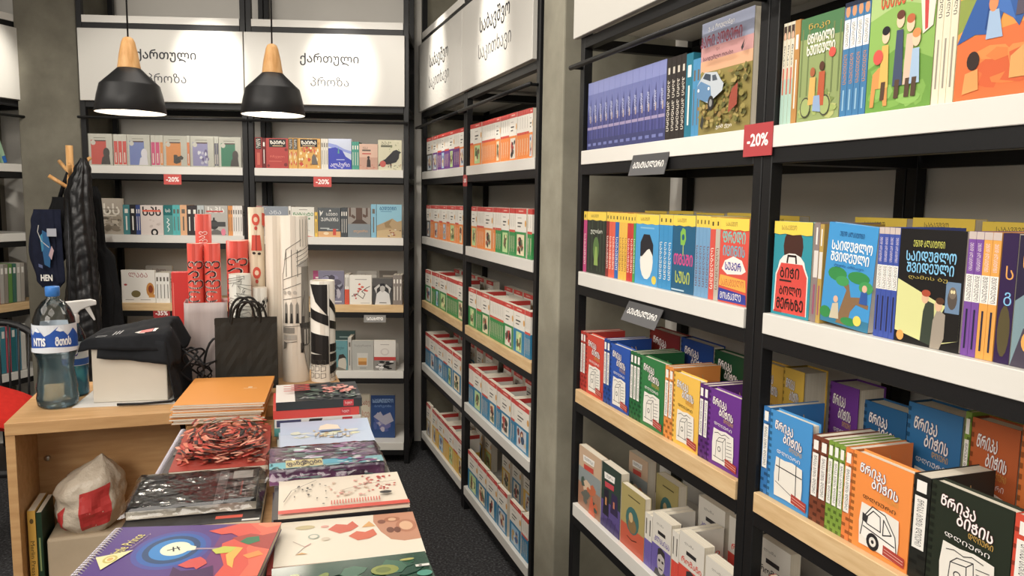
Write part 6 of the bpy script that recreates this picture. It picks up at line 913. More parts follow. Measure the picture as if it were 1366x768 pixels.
for lab, lv, s, th, hh, c, lean in LB:
    b = MB(); m1 = mat(c, .45); W = .15
    b.box(0, W, 0, .0007, 0, hh, m1); b.box(0, W, th-.0007, th, 0, hh, m1); b.box(0, .0007, .0007, th-.0007, 0, hh, m1)
    f = [R(.2, .75, .8, .9, '#e0dcd4')] + ([R(0, 0, 1, .2, '#1c6cc0')] if lv == 0 else [])
    ink(b, f, th, hh, lambda x, y, e: (-e, th-x, y))
    if lv == 0: ink(b, [R(0, 0, 1, .2, '#1c6cc0'), R(.1, .4, .9, .8, '#dfe8dc')], W, hh, lambda x, y, e: (x, -e, y))
    q = LORG+LT*(s+th)+LN*.012
    o = thing('paperback_book', lab, 'book', (q.x, q.y, ZL[lv]+.001), 0, 'books on the far left unit')
    o.rotation_mode = 'XYZ'
    o.matrix_world = Matrix.Translation(o.location) @ Matrix.Rotation(ang(LT), 4, 'Z') @ Matrix.Translation((0, 0, th*math.sin(math.radians(max(0, lean)))+.001)) @ Matrix.Rotation(math.radians(-lean if lv == 0 else lean*.6), 4, 'Y') @ Matrix.Rotation(math.pi/2, 4, 'Z')
    b.build('cover', o)
    p = MB(); p.box(.001, W-.001, .001, th-.001, .001, hh-.001, PAGES); p.build('pages', o)
GUARD, nt, bb = nodes('clear_acrylic')
tr = nt.nodes.new('ShaderNodeBsdfTransparent'); tr.inputs[0].default_value = (.97, .98, .97, 1); gl = nt.nodes.new('ShaderNodeBsdfGlossy'); gl.inputs['Roughness'].default_value = .15
df = nt.nodes.new('ShaderNodeBsdfDiffuse'); df.inputs[0].default_value = (.7, .69, .66, 1)
mx = nt.nodes.new('ShaderNodeMixShader'); fr = nt.nodes.new('ShaderNodeFresnel'); fr.inputs['IOR'].default_value = 1.45; m2 = nt.nodes.new('ShaderNodeMixShader'); m2.inputs[0].default_value = .02
nt.links.new(tr.outputs[0], m2.inputs[1]); nt.links.new(df.outputs[0], m2.inputs[2]); nt.links.new(fr.outputs[0], mx.inputs[0]); nt.links.new(m2.outputs[0], mx.inputs[1]); nt.links.new(gl.outputs[0], mx.inputs[2]); nt.links.new(mx.outputs[0], nt.nodes['Material Output'].inputs[0])
q = back(-2.258, CB); o = thing('book_guard', 'clear acrylic guard across books on top shelf, back wall left bay', 'acrylic guard', (q.x, q.y, ZL[0]+.0005), ang(BT))
b = MB(); b.box(.034, .906, .0, .003, 0, .178, GUARD); bevel(b.build('pane', o), .0006, 1)
# ------------------------------------------------------------------ price tags and shelf labels
def tag(name, label, cat, q, rz, W, Hh, c, prims, tilt=0, group=None):
    o = thing(name, label, cat, q, rz, group); o.rotation_euler = (tilt, 0, rz)
    b = MB(); b.box(-W/2, W/2, 0, .002, -Hh/2, Hh/2, mat(c, .4)); b.build('card', o)
    b = MB(); ink(b, prims, W, Hh, lambda x, y, e: (x-W/2, -e, y-Hh/2)); b.build('lettering', o)
def dt(s, h=.42): return [T(s, .5, .5, .72, '#f4ece6', b=.03)]
GT = 'red discount tags'
tag('discount_tag', 'red discount tag hanging under top shelf, back wall left bay', 'price tag', back(-1.752, CB-.0025, 1.709), ang(BT), .10, .06, '#d04a42', dt('-20%'), group=GT)
tag('discount_tag', 'red discount tag hanging under top shelf, back wall right bay', 'price tag', back(-.891, CB-.0025, 1.709), ang(BT), .104, .06, '#cc4640', dt('-20%'), group=GT)
tag('discount_tag', 'dark red tag reading thirty-five percent below the wooden shelf', 'price tag', back(-1.842, CB-.0025, .924), ang(BT), .097, .057, '#a82c2c', dt('-35%'), group=GT)
tag('discount_tag', 'small red discount tag on post of corner shelving', 'price tag', wall(-3.797, CW-.0025, 1.713), ang(WT), .072, .058, '#b83c3c', dt('-20%'), group=GT)
tag('discount_tag', 'large red discount tag on the post of right wall shelving', 'price tag', wall(-1.437, CW-.0065, 1.757), ang(WT), .099, .07, '#b53a3e', dt('-20%'), group=GT)
GL = 'grey shelf labels'
tag('shelf_label', 'grey bestseller label under top shelf of right wall unit', 'label', wall(-1.908, CW-.012, 1.722), ang(WT), .2, .06, '#5c5c5e', [R(0, .5, 1, 1, '#4a4a4c'), T(U('ბესტსელერი'), .5, .5, .84, '#f0eee8', b=.015)], -.25, GL)
tag('shelf_label', 'grey bestseller label under second shelf of right wall unit', 'label', wall(-1.906, CW-.018, 1.306), ang(WT), .195, .06, '#5c5c5e', [R(0, .5, 1, 1, '#4a4a4c'), T(U('ბესტსელერი'), .5, .55, .84, '#f0eee8', b=.015)], -.45, GL)
tag('shelf_label', 'small grey new arrivals label under wooden shelf', 'label', back(-.59, CB-.006, .90), ang(BT), .13, .044, '#8a8884', [T(U('სიახლე'), .5, .5, .72, '#f2f0ea', b=.04)], -.1, GL)

# ------------------------------------------------------------------ counter, display table (local frame: x along WN, y away from the camera)
DROT = ang(WN); DO = wall(-2.446, -.641)
DM = Matrix.Translation(DO) @ Matrix.Rotation(DROT, 4, 'Z')
def dloc(x, y, z): return DM @ Vector((x, y, z))
DZ = .98; TZ = .94
def dthing(name, label, cat, x, y, z, a=0, group=None): return thing(name, label, cat, dloc(x, y, z), DROT+math.radians(a), group)
d = dthing('counter_desk', 'maple counter with open front holding bags, beneath bottles and box', 'counter', 0, 0, 0)
b = MB(); b.box(0, .95, 0, .484, DZ-.036, DZ, WOODD); bevel(b.build('tabletop', d), .0015)
for x in (0, .926): b = MB(); b.box(x, x+.024, .003, .482, 0, DZ-.0365, WOODD); bevel(b.build('side_panel', d), .001)
b = MB(); b.box(.0245, .9255, .235, .253, .02, DZ-.0365, WOODD); b.build('back_panel', d)
b = MB(); b.box(.0245, .9255, .006, .2345, .42, .44, WOODD); b.build('inner_shelf', d)
b = MB(); b.lathe([(.0, .0), (.009, 0), (.009, .004), (.004, .006), (.0, .006)], mat('#c8c4bc', .3, metal=1), 16)
o = b.build('screw_cap', d); o.rotation_euler = (math.pi/2, 0, 0); o.location = (.05, .2349, .80)
t = dthing('display_table', 'wooden display table under the stacks of notebooks', 'table', .47, -1.32, 0)
b = MB(); b.box(0, .46, 0, 1.30, TZ-.036, TZ, WOODD); bevel(b.build('tabletop', t), .0015)
for x in (.02, .40):
    for y in (.02, 1.24): b = MB(); b.box(x, x+.04, y, y+.04, 0, TZ-.0365, WOODD); b.build('leg', t)
for x in (.03, .41): b = MB(); b.box(x, x+.02, .061, 1.239, TZ-.12, TZ-.0365, WOODD); b.build('apron', t)

# flat books and pads: local x right, y away, z up; bottom at z=0
def pad(name, label, cat, x, y, z, a, W, D, th, cover, prims, group=None, pages=PAGES, ct=.0012, side=None, coat=0, rough=.35, spiral=None, curl=0, sidewrap=False):
    o = dthing(name, label, cat, x, y, z, a, group)
    mc = mat(cover, rough, coat=coat); ms = mat(side, rough) if side else mc
    def fm(px, py, e): return (px-W/2, py-D/2, th+e+curl*max(0, (py/D-.6))**2*4)
    b = MB()
    n = 10 if curl else 1
    for i in range(n):
        y0, y1 = -D/2+D*i/n, -D/2+D*(i+1)/n
        z0 = curl*max(0, (i/n-.6))**2*4; z1 = curl*max(0, ((i+1)/n-.6))**2*4
        vs = [(-W/2, y0, th-ct+z0), (W/2, y0, th-ct+z0), (W/2, y1, th-ct+z1), (-W/2, y1, th-ct+z1), (-W/2, y0, th+z0), (W/2, y0, th+z0), (W/2, y1, th+z1), (-W/2, y1, th+z1)]
        b.mesh(vs, [(0, 3, 2, 1), (4, 5, 6, 7), (0, 1, 5, 4), (2, 3, 7, 6), (0, 4, 7, 3), (1, 2, 6, 5)], mc)
    b.box(-W/2, W/2, -D/2, D/2, 0, ct, mc)
    if sidewrap:
        b.box(-W/2, W/2, -D/2, -D/2+.001, ct, th-ct, ms)
    ink(b, prims, W, D, fm, rough, coat=coat)
    b.build('cover', o)
    p = MB(); p.box(-W/2+.001, W/2-.001, -D/2+(.0002 if not sidewrap else .0012), D/2-.0006, ct+.0002, th-ct-.0002, pages); p.build('pages', o)
    if spiral:
        s = MB(); r = th/2+.002; nn = int(D/spiral)
        for i in range(nn):
            yy = -D/2+spiral*(i+.5)
            s.tube([(-W/2-.001+r*math.cos(q*math.pi/5), yy+.0012*math.cos(q*.7), r+r*math.sin(q*math.pi/5)) for q in range(10)], .0011, mat('#c8c2cc', .3, metal=.5), 6, closed=True)
        s.build('spiral_binding', o)
    return o
# L1: orange notebooks
zz = DZ+.0005
rr = random.Random(5)
GO = 'stacked orange notebooks'
NN = 10
for i in range(NN):
    lab = 'orange notebook on top of its stack' if i == NN-1 else f'{ORDW[i]} orange notebook from the bottom of the orange stack'
    pad('notebook', lab, 'notebook', .583+rr.uniform(-.006, .006)-(.008 if i < 5 else 0), .01+rr.uniform(-.006, .006), zz, -6+rr.uniform(-1.5, 1.5), .245, .335, .0054, '#e8952a',
        [R(.68, .52, .84, .53, '#f4dcb0'), R(.73, .55, .78, .58, '#f6e4c0')] if i == NN-1 else [], GO, rough=.4, ct=.0004); zz += .0056
# L2: spiral notebooks
zz = TZ+.0005
RC = ['#d84c34', '#2c2624', '#e8805c', '#8a2c24', '#3a3230', '#c83c2c', '#f0a080']
redp = []
q = random.Random(8)
for i in range(560):
    a = q.uniform(0, 6.28); rad = q.uniform(.03, .78); cx, cy = .55+rad*math.cos(a)*.75, .5+rad*math.sin(a)*.75
    if not (.04 < cx < .96 and .04 < cy < .96): continue
    a += q.uniform(-.5, .5); tx, ty = -math.sin(a), math.cos(a); l = q.uniform(.025, .07)
    l = min(l, .96-cx, cx-.03, .97-cy, cy-.03)
    redp.append(L([(cx-tx*l, cy-ty*l), (cx+tx*l, cy+ty*l)], q.uniform(.018, .045), RC[i % 7]))
q = random.Random(12)
for i in range(170):
    cx, cy = q.uniform(.06, .94), q.uniform(.06, .94); an = q.choice((0, 1.57, .6, 2.4)); l = q.uniform(.02, .045)
    redp.insert(0, L([(cx-l*math.cos(an), cy-l*math.sin(an)), (cx+l*math.cos(an), cy+l*math.sin(an))], q.uniform(.025, .05), RC[i % 7]))
redp += [L([(.55+r_*math.cos(z/10*6.283)*1.0, .5+r_*math.sin(z/10*6.283)) for z in range(11)], .014, c) for r_, c in ((.33, '#1e1a1a'),)]
GS = 'spiral notebooks with red pattern'
pad('spiral_notebook', 'lowest pale-edged spiral notebook under the red patterned ones', 'notebook', .575, -.375, zz, -4, .235, .38, .012, '#3a3634', [], GS, spiral=.0075); zz += .0165
pad('spiral_notebook', 'middle spiral notebook with dark cover, under red patterned top one', 'notebook', .572, -.36, zz, -5, .232, .375, .012, '#4a4442', BL(2, .02, .02, .98, .98, 60, ['#6a625c', '#8a8078', '#2c2826'], .03, .08), GS, spiral=.0075); zz += .0165
pad('spiral_notebook', 'spiral notebook with red and black swirling mosaic cover', 'notebook', .585, -.40, zz, -3, .22, .335, .013, '#b03c2c', redp, GS, rough=.3); zz += .016
# L3: black sketch pads in film
FILM, nt, bb = nodes('clear_film')
bb.inputs['Base Color'].default_value = (1, 1, 1, 1); bb.inputs['Roughness'].default_value = .12
tr = nt.nodes.new('ShaderNodeBsdfTransparent'); gl = nt.nodes.new('ShaderNodeBsdfGlossy'); gl.inputs['Roughness'].default_value = .13
mx = nt.nodes.new('ShaderNodeMixShader'); fr = nt.nodes.new('ShaderNodeFresnel'); fr.inputs['IOR'].default_value = 1.9
nz = noise(nt, 12, 3); bp = nt.nodes.new('ShaderNodeBump'); bp.inputs['Strength'].default_value = .4; bp.inputs['Distance'].default_value = .02
nt.links.new(nz, bp.inputs['Height']); nt.links.new(bp.outputs[0], gl.inputs['Normal']); nt.links.new(bp.outputs[0], fr.inputs['Normal'])
nt.links.new(fr.outputs[0], mx.inputs[0]); nt.links.new(tr.outputs[0], mx.inputs[1]); nt.links.new(gl.outputs[0], mx.inputs[2])
nt.links.new(mx.outputs[0], nt.nodes['Material Output'].inputs[0])
def film(o, W, D, th, seed, over=.012):
    b = MB(); q = random.Random(seed); nx, ny = 22, 18; vs = []
    for j in range(ny+1):
        for i in range(nx+1):
            u, v = i/nx, j/ny; ex = 1 if (i in (0, nx) or j in (0, ny)) else 0
            x = (u-.5)*(W+2*over*(.7+.3*q.random())); y = (v-.5)*(D+2*over*(.7+.3*q.random()))
            z = th+.0022+q.uniform(0, .0018)+.0015*math.sin(u*9+v*4+seed)**2
            if ex: z = th*.45+q.uniform(-.003, .003)
            vs.append((x, y, z))
    fs = [(j*(nx+1)+i, j*(nx+1)+i+1, (j+1)*(nx+1)+i+1, (j+1)*(nx+1)+i) for j in range(ny) for i in range(nx)]
    b.mesh(vs, fs, FILM, True); b.build('film_wrap', o)
zz = TZ+.0005
pad('sketch_pad', 'plain black sketch pad with small red mark, beneath the wrapped one', 'sketch pad', .54, -.735, zz, -5, .262, .21, .026, '#2e2c2d', [R(.66, .10, .86, .17, '#d84c34'), R(.86, .01, .99, .05, '#d8d4cc')], 'black sketch pads', side='#2a2829'); zz += .027
o = pad('sketch_pad', 'black sketch pad wrapped in crinkled clear film with grey band', 'sketch pad', .535, -.69, zz, -3, .25, .20, .02, '#262425', [R(.66, 0, .74, 1, '#8c8a88'), T('DORIN AB', .70, .3, .5, '#3a3838', .06, 90, 0), R(.78, .72, .95, .96, '#d8d4cc'), R(.80, .25, .82, .6, '#8a8684'), R(.86, .2, .875, .62, '#c84434'), P([(.89, .42), (.94, .5), (.99, .42), (.93, .34)], '#d0ccc6'), R(.90, .1, .91, .3, '#8a8684')], 'black sketch pads')
film(o, .25, .20, .02, 3, .016); zz += .03
# L4: purple spiral notebook over white blocks
zz = TZ+.0005
for k in range(2):
    pad('paper_block', ['lower', 'upper'][k]+' pale block of paper under the purple notebook', 'paper block', .527, -1.05, zz, -12, .285, .205, .023, '#d8d6dc', [], 'paper blocks', side='#d8d6dc'); zz += .0235
moon = [R(0, 0, 1, 1, '#5a4088'), R(.66, .0, 1, 1, '#7a3c74')]
moon += [E(.42, .52, .22, .36, '#4c50a0', 28), E(.42, .52, .19, .31, '#2c62b0', 28), E(.42, .52, .16, .26, '#2c4c78', 28), E(.42, .52, .125, .20, '#2484cc', 28), E(.44, .53, .085, .13, '#e4e8c8', 24), P([(.5, .47), (.56, .5), (.555, .56), (.5, .6)], '#e4e8c8'),
         L([(.40, .50), (.46, .55)], .012, '#2c2c30'), L([(.42, .56), (.44, .48)], .012, '#2c2c30'), L([(.44, .57), (.47, .5)], .01, '#2c2c30'),
         P([(.56, .50), (.56, .53), (.78, .51), (.78, .49)], '#a890a0')]
moon += [P([(.57, .86), (.66, .93), (.74, 1), (1, 1), (1, 0), (.76, 0), (.78, .2), (.72, .42), (.7, .6), (.78, .72), (.72, .80), (.66, .78)], '#e04c38'), P([(.8, 1), (.9, .8), (.86, .5), (.92, .2), (.9, 0), (1, 0), (1, 1)], '#ec6444'), P([(.74, .7), (.84, .78), (.92, .74), (1, .8), (1, .46), (.9, .52), (.8, .62)], '#b03c34'), P([(.86, .96), (.92, .9), (1, .94), (1, 1), (.86, 1)], '#f08458'),
         P([(.52, .22), (.57, .32), (.62, .36), (.66, .3), (.68, .24), (.64, .14), (.62, .18), (.58, .17)], '#d84a44'), P([(.52, 0), (.5, .2), (.56, .12), (.66, .14), (.72, .2), (.76, .0)], '#4c2c5c'), P([(.8, .62), (.83, .70), (.9, .72), (.92, .62), (.86, .56)], '#2c7c54'), P([(.76, .38), (.8, .52), (.84, .5), (.82, .3), (.84, .14), (.8, .2)], '#f0b034'), P([(.66, .48), (.72, .54), (.8, .52), (.78, .42), (.7, .40)], '#c4c838'), P([(.86, .36), (.94, .44), (.98, .36), (.9, .3)], '#f09038')]
moon += [T('Little Prince', .135, .62, .30, '#d8c870', .09, 78, .014), T('Saint-Exupery', .185, .6, .36, '#a890a0', .03, 78, 0), P([(.02, .40), (.11, .18), (.20, .52)], '#e4dca0'), E(.112, .36, .038, .07, '#c8b850', 16), E(.112, .36, .026, .048, '#e4dca0', 16), E(.112, .36, .016, .03, '#d8a850', 12)]
pad('spiral_notebook', 'purple spiral notebook with glowing blue moon and red cliffs', 'notebook', .532, -1.034, zz, -13, .292, .212, .014, '#5c4084', moon, spiral=.0085, rough=.35)
# R1: stack of books by the counter front
zz = TZ+.0005
GB = 'lying books beside the orange notebooks'
def blob(seed, n, cols, x0=0, y0=0, x1=1, y1=1, a=.05, c=.12): return BL(seed, x0+.005, y0+.005, x1-.005, y1-.005, n, cols, a, c)
for i, (cv, sd, lab, pr) in enumerate([('#b8b0a4', '#a8a094', 'grey book at the bottom of the pile beside orange notebooks', []), ('#4c9c98', '#58aaa8', 'teal-spined book lying under white one', []), ('#e4e0dc', '#e0dcd8', 'white-spined book with dark marks lying under red one', []), ('#d0382c', '#d83c30', 'red-spined book lying under floral one', []),
     ('#2c3034', '#34383a', 'floral book with red letters, topmost of its pile', [R(0, 0, .22, 1, '#e8e0d8')]+blob(21, 60, ['#3c4a44', '#22282c', '#5a7060', '#384048'], .22)+blob(22, 40, ['#e8988c', '#d87870', '#f0b0a0'], .52, .3, 1, .8)+blob(23, 40, ['#c8d4c0', '#84a088', '#e0e0d8'], .22, 0, 1, .3, .02, .04)+[T('სსს', .25, .62, .36, '#c83c3c', .3, 90, .03)])]):
    o = pad('paperback_book', lab, 'book', .836+[.0, -.006, -.004, -.008, 0][i], -.185+[.004, .0, -.002, .002, 0][i], zz, -2.5, .232, .205, .0235, cv, pr, GB, side=sd, sidewrap=True)
    b = MB(); fr2 = [R(.78, .12, .9, .88, '#c83038'), T('სულ', .84, .5, .08, '#f0e4dc')] if i else []
    if i == 2: fr2 += [P([(.36, .1), (.4, .9), (.55, .9), (.52, .1)], '#3a3436'), R(.02, .1, .3, .9, '#4c4c70')]
    for part_ in (fr2[:2], fr2[2:3], fr2[3:]):
        if part_: b = MB(); ink(b, part_, .232, .0235, lambda x, y, e: (x-.116, -.1025-e, y)); b.build('spine_print', o)
    zz += .024
# R2: pale blue painted pads
zz = TZ+.0005
GP2 = 'painted cover pads'
for k in range(3):
    top = k == 2
    paint = [R(0, .55, 1, 1, '#b4c4dc')]+blob(31, 26, ['#d8dcc8', '#c4d0e0', '#a8bcd8', '#e0e0b8'], .02, .3, .98, .98, .06, .14)+blob(32, 30, ['#d8c8a0', '#c8a878', '#e0d4b0', '#9cb4d0'], .34, .26, .8, .72, .03, .09)+[P([(.42, .62), (.44, .78), (.52, .84), (.64, .78), (.66, .62)], '#ecdcc4'), P([(.42, .56), (.44, .63), (.65, .63), (.66, .56)], '#7c98c0')]+[L([(x, .3), (x+.01, .46)], .006, '#8a7c70') for x in (.37, .41, .45, .56, .61, .66, .7, .74)]
    pad('drawing_pad', ['lowest pale drawing pad under the blue painted one', 'middle pale drawing pad under the blue painted one', 'pale blue painted pad with sunset over reeds'][k], 'drawing pad', .838-.004*(2-k), -.405, zz, -2.5, .235, .212, .019, ['#c4c8c0', '#b8c4d0', '#bccbe0'][k], paint if top else [], GP2, curl=.01 if top else 0); zz += .0196
# R3: wrapped packs
zz = TZ+.0005
o = pad('sketch_pad', 'grey wrapped pad with pink paper band below purple pack', 'sketch pad', .828, -.625, zz, -2.2, .262, .19, .036, '#8a8680', [], 'wrapped packs', side='#8c8882', sidewrap=True)
b = MB(); ink(b, [R(.46, .02, .80, .98, '#e8909c'), R(.5, .25, .74, .33, '#a85c68'), R(.05, .3, .4, .5, '#b89c78')], .262, .036, lambda x, y, e: (x-.131, -.095-e, y)); b.build('paper_band', o); zz += .0375
pp = blob(41, 70, ['#a0709a', '#b488ac', '#a8c8c8', '#94648e', '#c8c0cc', '#c0d8d4'], 0, .35, 1, 1, .05, .15)+[R(0, .06, 1, .3, '#74a8b0'), R(0, .06, .14, .3, '#5cb0bc'), R(.14, .08, .46, .36, '#c8b878'), T('ფანქრები', .30, .22, .30, '#3a2c3c', .2, 3, .04), R(.47, .12, .72, .3, '#4ca4bc')]+blob(42, 24, ['#7c4878', '#c8d0cc', '#8a4c80'], .5, 0, 1, .35, .04, .12)
o = pad('sketch_pad', 'purple and teal patterned pack wrapped in clear film', 'sketch pad', .815, -.615, zz, -2.2, .255, .175, .03, '#b094b0', pp, 'wrapped packs', side='#94588a', sidewrap=True)
b = MB(); ink(b, blob(43, 26, ['#8cb4b4', '#94608c', '#6a3c68', '#a8c8c4'], 0, 0, 1, 1, .04, .1)+[R(.66, .3, .82, .7, '#5a3c58')], .255, .03, lambda x, y, e: (x-.1275, -.0875-e, y)); b.build('side_print', o)
film(o, .255, .175, .03, 7, .012)
# R4: blossom calendar over black ones
zz = TZ+.0005
GC = 'calendars stacked behind the autumn one'
for i, (cv, lab) in enumerate([('#b88c54', 'ochre-edged calendar at the bottom of its pile'), ('#232126', 'black calendar second from the bottom of its pile'), ('#1e1c20', 'black calendar third from the bottom of its pile'), ('#262428', 'black calendar just under the cream blossom one')]):
    pad('calendar', lab, 'calendar', .818+.004*(i % 2), -.82, zz, -3, .265, .18, .0105, cv, [], GC, side=cv, sidewrap=True, coat=.3); zz += .0109
bl = blob(51, 34, ['#c44c40', '#d87868', '#b83c34'], .66, .45, .98, .95, .03, .07)+blob(52, 26, ['#e0a090', '#d8b8a0'], .38, .3, .75, .85, .03, .07)+blob(53, 16, ['#4a4640', '#6a6258'], .08, .15, .4, .9, .02, .05)+[R(0, 0, 1, .09, '#dc4c38')]+[L([(x, .14), (x+.005, .24)], .012, '#d86858') for x in [.4+.022*i for i in range(18)]]+[L([(.04, .3), (.1, .6), (.3, .86)], .008, '#6a5c50'), L([(.5, .5), (.7, .62), (.95, .66)], .008, '#8a7060'), E(.84, .34, .05, .04, '#3a3834')]
pad('calendar', 'cream calendar with red blossoms and red front edge', 'calendar', .83, -.812, zz, -3, .262, .20, .006, '#e4d6c0', bl, GC, curl=0)
# R5: autumn face calendar
zz = TZ+.0005
GA = 'calendars beside the purple notebook'
for i, (cv, lab) in enumerate([('#a83028', 'dark red calendar lowest under the autumn face one'), ('#d8988c', 'pink calendar under the autumn face one'), ('#b8342c', 'red calendar directly under the autumn face one')]):
    pad('calendar', lab, 'calendar', .808, -1.022, zz, -4, .272, .195, .010, cv, [], GA, side=cv, sidewrap=True); zz += .0104
fa = [P([(.70, 1), (.69, .82), (.73, .56), (.79, .36), (.88, .30), (1, .32), (1, 1)], '#c88c6c'), E(.92, .66, .075, .16, '#b87858', 18), E(.92, .66, .05, .11, '#e0b088', 16), E(.83, .84, .06, .07, '#b07050', 16), E(.83, .84, .03, .04, '#e0b088', 12), E(.80, .58, .028, .07, '#7c4c3c'), E(.85, .57, .025, .07, '#7c4c3c'), E(.75, .80, .03, .05, '#8a5440'),
      P([(.36, .72), (.42, .84), (.5, .80), (.54, .88), (.58, .74), (.52, .64), (.44, .60)], '#d8644c'), P([(.50, .52), (.56, .62), (.62, .58), (.68, .64), (.70, .5), (.64, .42), (.56, .40)], '#dc6c4c'), P([(.6, .7), (.66, .84), (.7, .7)], '#e0a860'), E(.2, .82, .07, .05, '#c8b888'), E(.34, .80, .03, .03, '#e0a090'), E(.26, .58, .04, .06, '#a8b0a0'), E(.26, .58, .028, .04, '#e6dcc8'), L([(.12, .5), (.2, .36), (.14, .2)], .006, '#a88c80'), P([(.14, .2), (.18, .24), (.22, .2)], '#d8a868'), L([(.2, .36), (.24, .42)], .01, '#c87878'), E(.34, .5, .03, .04, '#d8c8b0')]
pad('calendar', 'cream calendar with autumn leaves and brown face', 'calendar', .818, -1.012, zz, -4.5, .268, .19, .006, '#e8dec9', fa, GA)
# R6: green calendar
zz = TZ+.0005
for i in range(3):
    pad('calendar', ['lowest', 'middle', 'upper'][i]+' dark green calendar under the leafy green one', 'calendar', .80, -1.243, zz, -3, .27, .21, .012, '#2a4a3c', [], 'green calendars', side='#28463a', sidewrap=True); zz += .0124
gr = blob(61, 40, ['#2c5c48', '#1c4434', '#3c6c54', '#245040'], 0, 0, 1, 1, .06, .16)+blob(62, 14, ['#3c9c5c', '#58b070', '#2c8c58'], .02, .1, .98, .98, .04, .09)
for cx, cy, rx, ry, ro, c in ((.70, .72, .09, .09, .3, '#8a9436'), (.69, .72, .05, .05, .3, '#6c7c2c'), (.88, .34, .11, .05, .2, '#98983a'), (.30, .70, .035, .10, -.4, '#7c8c34'), (.26, .58, .04, .05, -.9, '#6aa848'), (.14, .80, .03, .03, 0, '#8c9848'), (.86, .86, .05, .02, .1, '#b8b458'), (.60, .42, .05, .05, 0, '#3c9c64'), (.5, .62, .06, .05, .4, '#4c8460'), (.94, .58, .05, .05, 0, '#4c9c88')): gr.append(E(cx, cy, rx, ry, c, 14, ro))
gr = [R(0, 0, 1, 1, '#28503f')]+gr[:40]+gr[54:]
gr += [R(.90, .70, .99, .74, '#e8e4dc'), R(.92, .71, .94, .73, '#4a3a34')]
pad('calendar', 'glossy dark green calendar with leaf pattern at table front', 'calendar',   .803, -1.222, zz, -2.5, .266, .205, .006, '#2a5444', gr, 'green calendars', coat=.8, rough=.25)

# ------------------------------------------------------------------ things standing on the counter
z0 = DZ+.0006
# wrapping paper rolls
def roll(label, x, y, r, h, c, prims=None, zb=z0, tilt=(0, 0), inner='#d8cdb8', turns=None):
    o = dthing('paper_roll', label, 'wrapping paper', x, y, zb, 0, 'wrapping paper rolls')
    o.rotation_euler = (math.radians(tilt[0]), math.radians(tilt[1]), DROT)
    b = MB(); mt = mat(c, .38)
    b.lathe([(r, 0), (r, h), (r*.86, h), (r*.86, .0)], mt, 36, caps=False)
    b.lathe([(r*.861, h-.0005), (r*.7, h-.0035), (r*.7, h-.06), (0, h-.06)], mat(inner, .6), 28, caps=False)
    # loose paper edge along the length
    a0 = -1.9
    b.mesh([(r*1.0*math.cos(a0+k*.06), r*math.sin(a0+k*.06), z) for z in (0, h) for k in (0, .0)] if False else [((r+.0012)*math.cos(a0+k*.12), (r+.0012)*math.sin(a0+k*.12), z) for z in (0, h) for k in range(4)], [(0, 1, 5, 4), (1, 2, 6, 5), (2, 3, 7, 6)], mt, True)
    if prims:
        arc = math.pi*1.1
        def fm(px, py, e): 
            a = -math.pi/2-arc/2+px/(r*arc)*arc
            return ((r+.0016+e)*math.cos(a), (r+.0016+e)*math.sin(a), py)
        dens = []
        for q in prims:       # subdivide long polygons so that they follow the curve
            if q[0] == 'p':
                pts = []
                for u, v in zip(q[1], q[1][1:]+q[1][:1]):
                    n = max(1, int(abs(u[0]-v[0])/.06))
                    pts += [(u[0]+(v[0]-u[0])*k/n, u[1]+(v[1]-u[1])*k/n) for k in range(n)]
                xs = [p[0] for p in pts]
                if max(xs)-min(xs) > .12:
                    lo = min(xs); 
                    while lo < max(xs)-1e-6:
                        hi = lo+.08; c1 = clip(q[1], lo, hi)
                        if len(c1) > 2: dens.append(('p', c1, q[2]))
                        lo = hi
                else: dens.append(q)
            elif q[0] == 'l':
                pts = []
                for u, v in zip(q[1], q[1][1:]):
                    n = max(1, int(abs(u[0]-v[0])/.06)); pts += [(u[0]+(v[0]-u[0])*k/n, u[1]+(v[1]-u[1])*k/n) for k in range(n)]
                dens.append(('l', pts+[q[1][-1]], q[2], q[3]))
            else: dens.append(q)
        ink(b, dens, r*arc, h, fm, eps=.00003)
    b.build('paper_tube', o); return o
def clip(poly, lo, hi):
    def half(ps, f, val):
        out = []
        for p, q in zip(ps, ps[1:]+ps[:1]):
            ip, iq = f(p[0]), f(q[0])
            if ip: out.append(p)
            if ip != iq: k = (val-p[0])/(q[0]-p[0]); out.append((val, p[1]+(q[1]-p[1])*k))
        return out
    a = half(list(poly), lambda x: x >= lo-1e-9, lo)
    return half(a, lambda x: x <= hi+1e-9, hi) if a else []
RED = '#d8402c'
def script(): return [T('გილოცავ', .525, .60, .56, '#e8d8d0', .62, 90, .0), T('გილოცავ', .50, .60, .56, '#2a1c20', .62, 90, .0)]
roll('leftmost red wrapping paper roll with black script in sack', .487, .372, .025, .478, RED, script())
roll('second red wrapping paper roll with script, left of the wide one', .541, .368, .026, .478, RED, script())
roll('wide red wrapping paper roll right of the other two', .621, .424, .036, .484, RED, script())
roll('red roll half hidden behind the marbled roll', .656, .470, .02, .484, RED, script())
roll('tallest red roll standing behind the other red rolls', .513, .424, .026, .575, RED, [T('გილოცავ', .5, .80, .2, '#f0d0c8', .3, 90, 0)])
cr = []
for i, yy in enumerate((.93, .80, .62, .48, .34)):
    cr += ([P([(.3, yy-.05), (.34, yy+.04), (.62, yy+.04), (.68, yy-.05)], '#d84830'), L([(.48, yy-.05), (.48, yy+.04)], .03, '#8a2c20'), E(.4, yy-.065, .06, .008, '#3a2c28'), E(.58, yy-.068, .06, .008, '#3a2c28')] if i % 2 else [E(.48, yy, .14, .035, '#d84830'), E(.48, yy-.05, .05, .012, '#c83c2c'), E(.48, yy, .07, .015, '#e8c8a8')])
